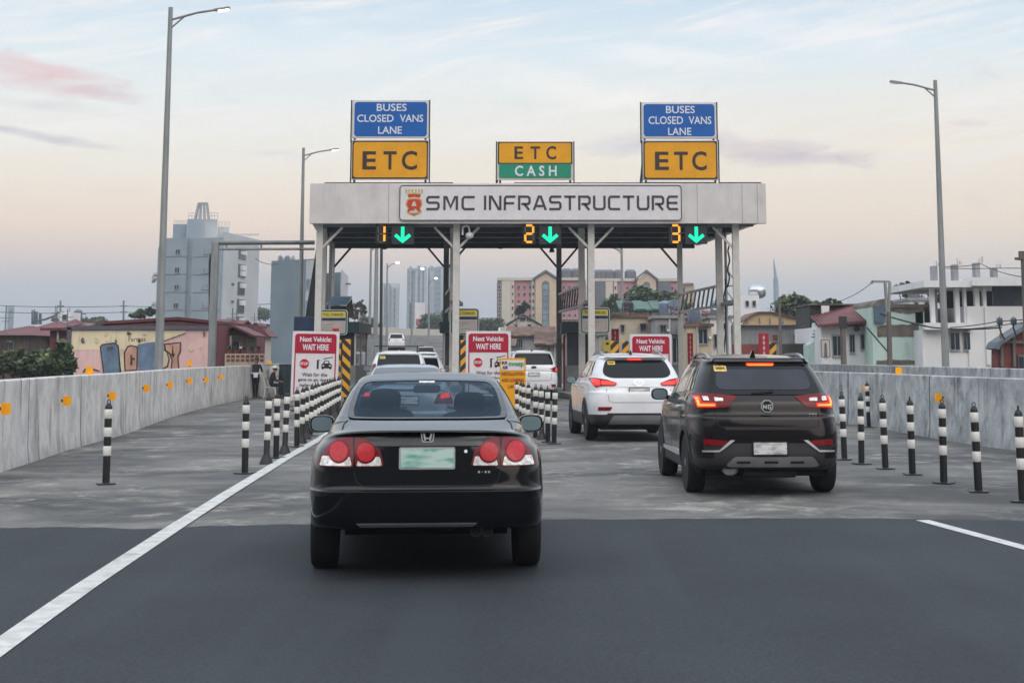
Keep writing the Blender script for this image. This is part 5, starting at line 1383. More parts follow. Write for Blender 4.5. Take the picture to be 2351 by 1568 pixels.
decal(mg, soft([(-.40,.455),(.50,.455),(.58,.36),(.52,.345),(-.44,.345),(-.50,.36)], .03), 'rear', .014, CM['skid'], 'skid_plate', root)
for x in (-.30,.02,.32): decal(mg, rrect(x-.08,.385,x+.08,.408,.008,2), 'rear', .019, CM['dark'], 'skid_slot', root)
mb = MB(); mb.lathe([(.05,.2),(.055,0),(.05,-.01),(.04,.02)], (-.44,.10,.295), 16, axis='y')
for i in range(len(mb.v)): v = mb.v[i]; mb.v[i] = (-.44+(v[0]+.44)*1.7, v[1], v[2])
mb.build('exhaust_tip', CM['skid'], root)
# octagonal badge
p, n = mg.hit(0,1.02,'rear'); yb = p.y-.03
mb = MB(); mb.slab([(.075*math.cos(R(22.5+45*k)), 1.02+.075*math.sin(R(22.5+45*k))) for k in range(8)], yb+.03, yb); q = mb.build('badge', CM['chrome'], root, smooth=False)
mb = MB(); mb.slab([(.064*math.cos(R(22.5+45*k)), 1.02+.064*math.sin(R(22.5+45*k))) for k in range(8)], yb-.001, yb-.003); mb.build('badge_ground', CM['dark'], q, smooth=False)
mb = MB()
for pl in ([(-.05,.99),(-.05,1.04),(-.038,1.04),(-.022,1.012),(-.012,1.04),(-.004,1.04),(-.004,.985),(-.014,.985),(-.014,1.012),(-.022,.995),(-.028,.995),(-.038,1.015),(-.038,.99)], [(.052,1.04),(.014,1.04),(.006,1.03),(.006,.997),(.014,.985),(.046,.985),(.046,1.018),(.026,1.018),(.026,1.008),(.034,1.008),(.034,.997),(.018,.997),(.018,1.028),(.052,1.028)]): mb.slab(pl, yb-.003, yb-.008)
mb.build('lettering', CM['chrome'], q, smooth=False)
for k in range(3):
    h, _ = mg.hit(.50+k*.035,.925,'rear'); mb = MB(); mb.box((.50+k*.035,h.y-.004,.93), (.022,.006,.013)); mb.build('hatch_badge', CM['chrome'], root, smooth=False)
sticker(mg, root, -.545, 1.405, -.405, 1.475, '0004')
mb = MB(); mb.bar((-.16,.195,1.165), (.09,.205,1.185), .03, .02); mb.build('wiper', CM['clad2'], root)
side_glass(mg, root, [soft([(.62,1.20),(1.02,1.17),(1.05,1.47),(.86,1.47)], .05), soft([(1.08,1.17),(2.0,1.14),(2.03,1.485),(1.10,1.475)], .05), soft([(2.07,1.14),(3.12,1.13),(2.62,1.43),(2.35,1.485),(2.08,1.487)], .05)])
for p0 in (1.20, 2.20):
    for s, sd_ in ((-1,'left'),(1,'right')): decal(mg, rrect(p0,.97,p0+.19,1.0,.012,2), sd_, .03, CM['chrome'], 'door_handle', root)
for pts in ([(1.05,1.15),(1.10,.70),(1.20,.42)], [(2.05,1.12),(2.06,.42)], [(3.10,1.10),(3.05,.60),(2.98,.42)]):
    for sd_ in ('left','right'): decal(mg, ribbon(pts, .009), sd_, .001, CM['dark'], 'door_seam', root)
for sd_ in ('left','right'): decal(mg, soft([(1.28,.40),(2.92,.40),(2.92,.44),(1.30,.47)], .01), sd_, .014, CM['chrome'], 'sill_trim', root)
arch_trim(mg, root, AX, .345, CM['clad2'], .885)
wheels(root, AX, .345, .878, .215, 5); mirrors(root, mg, .865, 2.72, 1.10, CM['maroon'])
rails(mg, root, .57, .75, 2.35, CM['skid'], .038); fin(mg, root, 1.05, CM['maroon'])
mb = MB(); mb.box2((-.68,.3,.22), (.68,4.0,.36)); mb.build('underbody', CM['dark'], root, smooth=False)
mb = MB(); mb.box2((-.30,.15,.21), (.34,.4,.30)); mb.build('silencer', CM['dark'], root, smooth=False, bevel=.03)
place(root, pos)

# white SUV in lane 3
sf = Shell(suv_rings(4.7,.94,1.66,1.0,1.05))
root, pos = car('white_suv', 'white SUV with lit red tail lamps and grey lower bumper, ahead of the dark SUV', 1.84, 29.1, .089)
AX = (.95, 3.65); body(sf, root, CM['white'], AX, .36, .94, None, lambda c: c.z < .53 and not (c.z > .5 and abs(c.x) > .6), CM['clad'])
decal(sf, soft([(-.62,1.225),(-.50,1.185),(.50,1.185),(.62,1.225),(.66,1.30),(.575,1.52),(-.575,1.52),(-.66,1.30)], .08), 'rear', .007, CM['tint'], 'rear_window', root)
decal(sf, soft([(-.60,1.525),(.60,1.525),(.58,1.57),(-.58,1.57)], .02), 'rear', .03, CM['white'], 'spoiler', root)
l = decal(sf, rrect(-.15,1.520,.12,1.556,.012,2), 'rear', .038, CM['lit'], 'high_brake_lamp', root)
for f in (False, True):
    mz = mirror if f else (lambda q: q)
    l = decal(sf, mz(soft([(-.885,1.18),(-.80,1.185),(-.60,1.155),(-.41,1.09),(-.45,1.04),(-.62,1.04),(-.76,1.03),(-.80,1.005),(-.87,1.10)], .025)), 'rear', .012, CM['lamp'], 'tail_lamp', root, .05)
    decal(sf, mz(soft([(-.86,1.155),(-.80,1.16),(-.72,1.14),(-.73,1.05),(-.80,1.04),(-.84,1.09)], .02)), 'rear', .018, CM['lit'], 'lit_lens', l, .05)
    decal(sf, mz(soft([(-.70,1.13),(-.58,1.12),(-.44,1.085),(-.46,1.06),(-.70,1.065)], .012)), 'rear', .018, CM['litl'], 'lit_strip', l, .05)
    decal(sf, mz(soft([(-.78,.655),(-.52,.655),(-.56,.585),(-.79,.585)], .02)), 'rear', .010, CM['refl'], 'reflector', root)
decal(sf, rrect(-.40,1.025,.40,1.04,.005,2), 'rear', .010, CM['chrome'], 'chrome_strip', root)
plate(sf, root, -.185, .88, .185, 1.0, CM['plate_w'])
decal(sf, circle(0,1.10,.06,18,1.7), 'rear', .012, CM['chrome'], 'badge', root); decal(sf, circle(0,1.10,.043,18,1.8), 'rear', .014, CM['white'], 'badge_ground', root); decal(sf, [(-.04,1.065),(-.022,1.065),(.04,1.135),(.022,1.135)], 'rear', .017, CM['chrome'], 'badge_bar', root)
decal(sf, ribbon([(-.62,.99),(-.58,.76),(-.50,.735),(.50,.735),(.58,.76),(.62,.99)], .008), 'rear', .002, CM['clad'], 'hatch_seam', root)
decal(sf, soft([(-.50,.50),(.50,.50),(.60,.34),(-.60,.34)], .03), 'rear', .012, CM['skid'], 'skid_plate', root)
decal(sf, rrect(-.62,.515,.62,.54,.005,2), 'rear', .010, CM['clad2'], 'bumper_line', root)
sticker(sf, root, -.54, 1.43, -.40, 1.495, '0004')
side_glass(sf, root, [soft([(.66,1.24),(1.15,1.20),(1.18,1.50),(.92,1.50)], .05), soft([(1.22,1.20),(2.2,1.17),(2.22,1.515),(1.24,1.505)], .05), soft([(2.26,1.17),(3.4,1.16),(2.85,1.46),(2.55,1.515),(2.27,1.517)], .05)])
for p0 in (1.34, 2.40):
    for s, sd_ in ((-1,'left'),(1,'right')): decal(sf, rrect(p0,1.0,p0+.2,1.03,.012,2), sd_, .03, CM['chrome'], 'door_handle', root)
for pts in ([(1.20,1.17),(1.25,.72),(1.35,.5)], [(2.24,1.15),(2.25,.5)], [(3.35,1.12),(3.30,.6),(3.2,.5)]):
    for sd_ in ('left','right'): decal(sf, ribbon(pts, .009), sd_, .001, CM['clad'], 'door_seam', root)
arch_trim(sf, root, AX, .36, CM['clad'], .94)
wheels(root, AX, .36, .93, .22, 5); mirrors(root, sf, .90, 2.95, 1.12, CM['black'])
rails(sf, root, .58, .9, 2.6, CM['skid'], .045); fin(sf, root, 1.2, CM['clad2'])
mb = MB(); mb.box2((-.7,.3,.22), (.7,4.3,.36)); mb.build('underbody', CM['dark'], root, smooth=False)
place(root, pos)

# white SUV under the canopy in lane 2
ev = Shell(suv_rings(4.9,.93,1.84,1.10,.9))
root, pos = car('white_suv', 'tall white SUV with a chrome tailgate bar, stopped under the canopy in lane 2', -.30, 56.4, .096)
AX = (1.0, 3.85); body(ev, root, CM['white'], AX, .39, .93, None, lambda c: c.z < .42, CM['clad'])
decal(ev, soft([(-.74,1.30),(.74,1.30),(.70,1.50),(.64,1.70),(-.64,1.70),(-.70,1.50)], .07), 'rear', .008, CM['tint'], 'rear_window', root)
decal(ev, rrect(-.68,1.085,.68,1.125,.008,2), 'rear', .016, CM['chrome'], 'chrome_bar', root)
for f in (False, True):
    mz = mirror if f else (lambda q: q)
    l = decal(ev, mz(soft([(-.90,1.22),(-.80,1.235),(-.60,1.15),(-.60,1.08),(-.80,1.02),(-.90,1.04)], .02)), 'rear', .014, CM['lamp'], 'tail_lamp', root, .05)
    decal(ev, mz(soft([(-.87,1.19),(-.82,1.20),(-.80,1.07),(-.87,1.07)], .015)), 'rear', .02, CM['lit'], 'lit_lens', l)
    decal(ev, mz(soft([(-.80,.60),(-.62,.60),(-.66,.50),(-.80,.50)], .02)), 'rear', .012, CM['refl'], 'reflector', root)
plate(ev, root, -.2, .90, .2, 1.02, CM['plate_w']); decal(ev, circle(0,1.21,.045,16,2.3), 'rear', .014, CM['tint'], 'badge', root)
decal(ev, ribbon([(-.66,1.05),(-.62,.76),(-.54,.73),(.54,.73),(.62,.76),(.66,1.05)], .012), 'rear', .002, CM['clad'], 'hatch_seam', root)
side_glass(ev, root, [soft([(.7,1.36),(1.3,1.34),(1.3,1.66),(.9,1.66)], .05), soft([(1.36,1.34),(3.5,1.30),(3.0,1.6),(2.6,1.68),(1.36,1.67)], .06)])
wheels(root, AX, .39, .92, .25, 5); mirrors(root, ev, .90, 3.1, 1.25, CM['white'], .11, .09); fin(ev, root, 1.0, CM['clad2']); rails(ev, root, .60, .9, 2.7, CM['skid'], .05)
place(root, pos)

# silver-white SUV with roof bars in lane 1
mo = Shell(suv_rings(4.8,.92,1.78,1.06,.95))
root, pos = car('white_suv', 'white SUV with a black roof carrier bar and unlit maroon lamps, queueing in lane 1', -4.38, 47.0, .096)
AX = (.95, 3.75); body(mo, root, CM['white'], AX, .38, .92, None, lambda c: c.z < .40, CM['clad'])
decal(mo, soft([(-.675,1.215),(.675,1.215),(.66,1.40),(.615,1.64),(-.615,1.64),(-.66,1.40)], .04), 'rear', .008, CM['tint'], 'rear_window', root)
for f in (False, True):
    mz = mirror if f else (lambda q: q)
    decal(mo, mz(soft([(-.875,1.18),(-.80,1.36),(-.70,1.38),(-.70,1.16),(-.74,.98),(-.80,.95)], .02)), 'rear', .012, CM['lamp'], 'tail_lamp', root, .05)
plate(mo, root, -.2, .86, .2, .98, CM['plate_w']); sticker(mo, root, -.58, 1.525, -.42, 1.60, '0004')
side_glass(mo, root, [soft([(.75,1.30),(1.3,1.28),(1.3,1.58),(.95,1.58)], .05), soft([(1.36,1.28),(3.5,1.24),(3.0,1.55),(2.6,1.62),(1.36,1.61)], .06)])
wheels(root, AX, .38, .91, .25, 6); mirrors(root, mo, .93, 3.05, 1.22, CM['clad2'], .13, .10); fin(mo, root, 1.0, CM['white'], .06)
rails(mo, root, .58, .8, 2.6, CM['clad2'], .06)
mb = MB(); mb.box2((-.78,1.45,1.905), (.78,1.53,1.935)); mb.box2((-.60,1.47,1.80), (-.56,1.51,1.905)); mb.box2((.56,1.47,1.80), (.60,1.51,1.905)); mb.build('roof_bar', CM['clad2'], root, smooth=False)
place(root, pos)

# silver sedan just ahead of the black one
root, pos = car('silver_sedan', 'silver blue sedan seen over the black sedan roof, brake lamp lit', -2.28, 26.0, .095)
AX = (.93, 3.62); body(civ, root, CM['silver'], AX, .318, .878)
decal(civ, rw, 'rear', .007, CM['tint2'], 'rear_window', root)
for f in (False, True):
    mz = mirror if f else (lambda q: q)
    l = decal(civ, mz(soft([(-.78,.80),(-.45,.80),(-.52,.96),(-.70,1.0),(-.75,.93)], .03)), 'rear', .010, CM['lamp'], 'tail_lamp', root, .05)
    decal(civ, mz(soft([(-.73,.90),(-.56,.88),(-.57,.96),(-.70,.98)], .02)), 'rear', .016, CM['lit'], 'lit_lens', l)
side_glass(civ, root, sw); plate(civ, root, -.19, .80, .19, .92, CM['plate_w']); wheels(root, AX, .318, .882, .2); mirrors(root, civ, .838, 2.75, .995, CM['silver'])
place(root, pos)

# far traffic on the climbing road
def far_car(name, label, px, py, Y, sh, mat, h):
    X = (px-PX)/3530*Y; z = ramp_at(Y)[1]
    root = thing(name, label, 'car', (0,0,0))
    body(sh, root, mat, (.9, 3.6), .36, .92)
    decal(sh, soft([(-.66,h*.70),(.66,h*.70),(.58,h*.92),(-.58,h*.92)], .05), 'rear', .012, CM['tint'], 'rear_window', root, .15)
    for f in (False, True):
        mz = mirror if f else (lambda q: q)
        decal(sh, mz(soft([(-.86,h*.70),(-.62,h*.68),(-.66,h*.56),(-.86,h*.58)], .03)), 'rear', .014, CM['lampc'], 'tail_lamp', root, .15)
    plate(sh, root, -.2, h*.53, .2, h*.6, CM['plate_w']); wheels(root, (.9, 3.6), .36, .92, .24); mirrors(root, sh, .92, 2.9, h*.66, CM['clad2'])
    place(root, (X, Y, z, .1))
far_car('white_suv', 'small white SUV far up the climbing road, roof bar on top', 909, 793, 158, mo, CM['white'], 1.78)
far_car('white_van', 'white van half hidden beyond the SUV with the roof carrier', 971, 820, 74, ev, CM['white'], 1.84)
far_car('bronze_suv', 'bronze brown SUV far ahead in the next lane of the climbing road', 978, 800, 128, mo, CM['brown'], 1.78)
far_car('white_hatchback', 'white hatchback partly covered by the mirror of the roof carrier SUV', 969, 830, 58, sf, CM['white'], 1.66)

# ================================================================ the city round the raised road
def X_at(px, Y): return (px-PX)/3530.0*Y
def fp(*pairs): return [(X_at(px, Y), Y) for px, Y in pairs]
def facebox(mb, A, B, px0, px1, py0, py1, o0, o1):
    """box on the wall from A to B, covering picture columns/rows, standing o0..o1 in front of the wall"""
    A, B = Vector(A), Vector(B); d = (B-A); n = Vector((d.y, -d.x)).normalized()
    if n.dot(-(A+B)/2) < 0: n = -n
    pts = []
    for px in (px0, px1):
        k = (px-PX)/3530.0; u = (k*A.y-A.x)/(d.x-k*d.y); pts.append(A+d*u)
    p, q = pts; ym = (p.y+q.y)/2; px_ = (px0+px1)/2
    z0, z1 = P(px_, py1, ym).z, P(px_, py0, ym).z
    vs = []
    for o in (o0, o1):
        for (r, z) in ((p,z0),(q,z0),(q,z1),(p,z1)): vs.append((r.x+n.x*o, r.y+n.y*o, z))
    mb.add(vs, [(0,1,2,3),(7,6,5,4),(0,4,5,1),(1,5,6,2),(2,6,7,3),(3,7,4,0)])
def window(parent, A, B, px0, px1, py0, py1, frame, glass, bars=1, f=.12, pr=.10):
    mb = MB(); facebox(mb, A, B, px0, px1, py0, py1, .003, pr); w_ = mb.build('window', frame, parent, smooth=False)
    mb = MB(); n = bars+1; dw = (px1-px0); m_ = dw*f
    for k in range(n):
        a = px0+m_+(dw-m_)*k/n; b = px0+(dw-m_)*(k+1)/n
        dh = (py1-py0)*f; facebox(mb, A, B, a, b, py0+dh, py1-dh, pr*.5, pr+.012)
    mb.build('pane', glass, w_, smooth=False)
    return w_
BW = dict(
    tower=M('blue grey shaded render', (150,162,172), .85, var=.06, vs=.25, streak=.25, scol=(110,120,128)), tower_w=M('pale grey render and lit sides', (196,198,200), .85, var=.05, vs=.25, streak=.2, scol=(140,145,150)),  # tower faces: shaded side coloured darker and bluer, lit side paler
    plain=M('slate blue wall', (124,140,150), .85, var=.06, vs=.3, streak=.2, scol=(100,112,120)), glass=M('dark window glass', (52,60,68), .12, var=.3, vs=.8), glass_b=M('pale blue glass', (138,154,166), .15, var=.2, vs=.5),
    frame=M('window frame grey', (158,162,166), .6), pink=M('pink render', (192,138,144), .85, var=.07, vs=.15), peach=M('cream render', (206,184,160), .85, var=.06, vs=.2), peach2=M('pale cream render', (210,200,188), .85, var=.06, vs=.2),
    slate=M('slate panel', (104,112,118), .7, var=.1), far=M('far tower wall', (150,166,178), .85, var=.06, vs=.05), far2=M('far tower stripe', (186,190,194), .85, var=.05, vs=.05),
    maroon=M('maroon roof sheet', (104,52,54), .65, var=.2, vs=.8, dirt=.35, dcol=(80,50,48), ds=.6), maroonw=M('maroon wall', (108,52,56), .8, var=.15, vs=.7), rust=M('rusty sheet', (110,84,72), .8, var=.35, vs=.8), brownw=M('brown plank wall', (84,72,66), .85, var=.25, vs=.8, stretch=(4,4,.4)),
    white=M('white render', (232,231,232), .8, var=.04, vs=.4, streak=.15, scol=(170,168,166)), mint=M('mint render', (198,220,212), .85, var=.07, vs=.3, streak=.4, scol=(126,160,148)), patch=M('bare cement', (112,104,96), .9, var=.25, vs=1.2), cream=M('cream render wall', (196,182,162), .85, var=.1, vs=.4, streak=.55, scol=(120,112,104)),
    grey=M('grey block wall', (150,152,154), .88, var=.12, vs=.4, streak=.5, scol=(100,102,104)), orange=M('orange gable board', (212,182,144), .75, var=.08, vs=.5), green=M('green roof sheet', (72,106,94), .6, var=.2, vs=.6), darkw=M('dark block wall', (66,66,64), .9, var=.3, vs=.6), tan=M('tan render', (200,182,158), .85, var=.08, vs=.5), blue_aw=M('blue grey awning', (120,132,150), .5, .2, var=.1),
    tank=M('steel water tank', (190,194,198), .25, .85, var=.05), wood=M('weathered utility pole', (112,104,98), .85, var=.2, stretch=(1,1,.2)), wire=M('cable', (40,42,46), .7), rail=M('roof railing', (190,192,194), .5), redw=M('brick red wall', (134,72,66), .85, var=.2, vs=.8),
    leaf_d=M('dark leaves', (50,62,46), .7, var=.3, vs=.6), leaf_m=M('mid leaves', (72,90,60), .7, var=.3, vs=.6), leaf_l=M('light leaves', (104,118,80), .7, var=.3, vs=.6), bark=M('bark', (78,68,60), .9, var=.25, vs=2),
    dry=M('dry leaves', (104,98,74), .8, var=.3, vs=.6),
)
def block(parent, name, foot, z0, z1, mat, bevel=0):
    mb = MB(); mb.prism(foot, z0, z1); return mb.build(name, mat, parent, smooth=False)
def bld(name, label, cat, foot, group=None):
    c = Vector((sum(p[0] for p in foot)/len(foot), sum(p[1] for p in foot)/len(foot)))
    return thing(name, label, cat, (c.x, c.y, GZ), group)
def roof_slab(parent, name, pts, th, mat, corr=0):
    """sloping sheet through 4 points, with thickness"""
    mb = MB(); a, b, c, d = [Vector(p) for p in pts]
    n = (b-a).cross(d-a).normalized(); n = n if n.z > 0 else -n
    if corr:
        N_ = corr
        for k in range(N_):
            p0, p1 = a.lerp(b, k/N_), a.lerp(b, (k+.6)/N_); q0, q1 = d.lerp(c, k/N_), d.lerp(c, (k+.6)/N_)
            mb.add([p0+n*th,p1+n*th,q1+n*th,q0+n*th,p0+n*(th+.06),p1+n*(th+.06),q1+n*(th+.06),q0+n*(th+.06)], [(0,3,2,1),(4,5,6,7),(0,1,5,4),(1,2,6,5),(2,3,7,6),(3,0,4,7)])
    mb.add([a,b,c,d,a+n*th,b+n*th,c+n*th,d+n*th], [(0,3,2,1),(4,5,6,7),(0,1,5,4),(1,2,6,5),(2,3,7,6),(3,0,4,7)])
    return mb.build(name, mat, parent, smooth=False)

# ---- grey tower block at the left
foot = fp((361,219),(503,215),(586,231),(450,262),(353,238)); zt_ = P(503,545,215).z
o = bld('apartment_tower', 'blue grey apartment tower with lit side painted paler, rooftop box and a splayed crown frame', 'building', foot)
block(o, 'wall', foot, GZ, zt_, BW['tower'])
A, B, Cc = foot[0], foot[1], foot[2]
for px0, px1 in ((362,424),(437,502.5)):
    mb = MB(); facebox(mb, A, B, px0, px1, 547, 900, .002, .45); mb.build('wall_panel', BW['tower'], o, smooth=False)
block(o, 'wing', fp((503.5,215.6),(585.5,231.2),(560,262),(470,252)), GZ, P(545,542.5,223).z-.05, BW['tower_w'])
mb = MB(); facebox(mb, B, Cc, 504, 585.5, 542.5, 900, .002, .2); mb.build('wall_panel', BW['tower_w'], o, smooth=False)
def offs(A, B, d):
    A, B = Vector(A), Vector(B); e = B-A; n = Vector((e.y, -e.x)).normalized()
    if n.dot(-(A+B)) < 0: n = -n
    return A+n*d, B+n*d
A1, B1 = offs(A, B, .45)
for y0, y1 in ((569,584),(610,627),(650,665),(692,707)):
    window(o, A1, B1, 394, 406, y0+3, y1+1, BW['frame'], BW['glass'], 1)
    window(o, A1, B1, 458, 484, y0, y1, BW['frame'], BW['glass_b'], 2)
B2, C2 = offs(B, Cc, .2)
mb = MB()
for y in (589,630,671,712): facebox(mb, A1, B1, 437, 502.3, y, y+.8, .001, .05); facebox(mb, A1, B1, 362, 423.7, y, y+.8, .001, .05)
mb.build('floor_line', BW['slate'], o, smooth=False)
for y0, y1 in ((575,596),(607,638),(648,678),(687,719),(727,750)):
    w_ = window(o, B2, C2, 540, 556, y0, y1, BW['slate'], BW['glass'], 0, .06)
    for k in range(2):
        if (y0 in (607,727)) or k == 0:
            mb = MB(); facebox(mb, B2, C2, 543.5, 553, y0+3+k*(y1-y0)*.42, y0+3+k*(y1-y0)*.42+(y1-y0)*.36, .12, .5); a_ = mb.build('air_conditioner', BW['white'], w_, smooth=False)
for y0 in (650,690): window(o, B2, C2, 526, 531.5, y0, y0+5, BW['slate'], BW['glass'], 0)
zb_ = zt_
def topbox(px0, px1, Y0, Y1, yt, nm, mt): return block(o, nm, fp((px0,Y0),(px1,Y0),(px1,Y1),(px0,Y1)), zb_+.002, P((px0+px1)/2, yt, Y0).z, mt)
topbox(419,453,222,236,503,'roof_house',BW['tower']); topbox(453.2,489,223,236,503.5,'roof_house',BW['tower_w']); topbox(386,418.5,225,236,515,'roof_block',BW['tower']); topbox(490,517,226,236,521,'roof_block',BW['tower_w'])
mb = MB(); zt2 = P(454,503,222).z
for px0, px1 in ((436,444),(448,449),(459,456),(469,463)):
    for Y in (224,229): mb.bar((X_at(px0,Y),Y,zt2), (X_at(px1,Y),Y,P(px1,467,Y).z), .32)
for Y in (224,229): mb.bar((X_at(443,Y),Y,P(450,468,Y).z), (X_at(464,Y),Y,P(450,468,Y).z), .35)
for px_ in (444,464): mb.bar((X_at(px_,224),223.9,P(450,468.5,224).z), (X_at(px_,229),229.1,P(450,468.5,224).z), .3)
for px_ in (438,468): mb.bar((X_at(px_,224),223.9,P(450,497,224).z), (X_at(px_,229),229.1,P(450,497,224).z), .25)
mb.build('crown_frame', BW['frame'], o, smooth=False)
for (px0, px1, Y, yb, yt) in ((421,489,222.5,503,489),(388,418,225.5,515,507),(491,517,226.5,521,510),(506,585,223.2,541.8,538)):
    mb = MB(); z0, z1 = P(px0,yb,Y).z, P(px0,yt,Y).z
    for z in ((z0+z1)/2, z1): mb.bar((X_at(px0,Y),Y,z), (X_at(px1,Y),Y,z), .07)
    n = int((px1-px0)/7)
    for k in range(n+1): x = X_at(px0+(px1-px0)*k/n, Y); mb.bar((x,Y,z0), (x,Y,z1), .06)
    mb.build('railing', BW['rail'], o, smooth=False)
mb = MB()
for y in (632,640,697,710): facebox(mb, foot[0], foot[4], 349, 354, y, y+5, .02, .6)
mb.build('air_conditioner', BW['white'], o, smooth=False)

# ---- plain slate building and its neighbour
foot = fp((617,172),(720,168),(735,190),(625,195)); o = bld('apartment_block', 'plain slate blue windowless block with two steel tanks on its roof', 'building', foot)
zt_ = P(640,598,171).z; block(o, 'wall', foot, GZ, zt_, BW['plain'])
mb = MB(); facebox(mb, foot[0], foot[1], 700, 719, 598, 800, .002, .15); mb.build('wall_panel', BW['tower_w'], o, smooth=False)
for y0 in (640,690): window(o, foot[0], foot[1], 702, 711, y0, y0+25, BW['frame'], BW['glass_b'], 0, pr=.25)
for px in (643,660):
    c = (X_at(px,174),174,zt_+.55); mb = MB(); mb.lathe([(.3,-.55),(.55,-.5),(.6,-.1),(.55,.15),(.3,.3),(.1,.33)], c, 16); mb.build('water_tank', BW['tank'], o)
foot = fp((722,180),(778,176),(793,192),(735,196)); o = bld('apartment_block', 'narrow blue grey block with a pale slanted side, seen beside the first column', 'building', foot)
block(o, 'wall', foot, GZ, P(770,627,178).z, BW['plain']); mb = MB(); facebox(mb, foot[1], foot[2], 778.3, 792, 628, 760, .002, .2); mb.build('wall_panel', BW['tower_w'], o, smooth=False)
mb = MB(); q = P(793,652,185); mb.box((q.x,185,q.z), (1.2,1.2,.15)); mb.bar((q.x-.6,185,q.z-2.2),(q.x,185,q.z),.12); mb.build('antenna_bracket', BW['slate'], o, smooth=False)

# ---- far hazy towers
def far_tower(x0, x1, yt, Y, label, stripes, crown=None, mat='far'):
    foot = fp((x0,Y),(x1,Y),(x1,Y+28),(x0,Y+28)); o = bld('tower_block', label, 'building', foot)
    block(o, 'wall', foot, GZ, P((x0+x1)/2,yt,Y).z, BW[mat])
    for (a, b, dy, mt) in stripes:
        mb = MB(); facebox(mb, foot[0], foot[1], a, b, yt+dy, 800, .02, 1.2); mb.build('wall_panel', BW[mt], o, smooth=False)
    mb = MB(); n = int((P(0,yt,Y).z-GZ)/3.3)
    for k in range(n):
        z = P((x0+x1)/2,yt,Y).z - 2.2 - 3.3*k; mb.box2((foot[0][0]+.5,Y-.06,z-.75), (foot[1][0]-.5,Y-.01,z+.75))
    mb.build('window', BW['glass_b'], o, smooth=False)
    if crown:
        for (a, b, y0) in crown: block(o, 'roof_house', fp((a,Y+2),(b,Y+2),(b,Y+14),(a,Y+14)), P(a,yt,Y).z+.01, P((a+b)/2,y0,Y).z, BW[mat])
    return o
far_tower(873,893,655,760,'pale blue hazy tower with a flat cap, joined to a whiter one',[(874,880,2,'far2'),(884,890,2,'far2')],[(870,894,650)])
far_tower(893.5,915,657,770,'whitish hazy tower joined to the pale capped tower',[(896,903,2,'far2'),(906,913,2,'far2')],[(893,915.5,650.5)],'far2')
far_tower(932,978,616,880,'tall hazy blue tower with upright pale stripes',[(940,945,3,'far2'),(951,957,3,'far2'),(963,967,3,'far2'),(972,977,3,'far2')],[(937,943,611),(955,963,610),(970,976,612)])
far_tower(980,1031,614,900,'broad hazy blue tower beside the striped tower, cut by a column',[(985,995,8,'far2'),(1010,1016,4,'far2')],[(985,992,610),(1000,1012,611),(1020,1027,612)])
far_tower(10,27,702,620,'small hazy blue tower above the red roofs, by itself',[(11,15,3,'far2')])

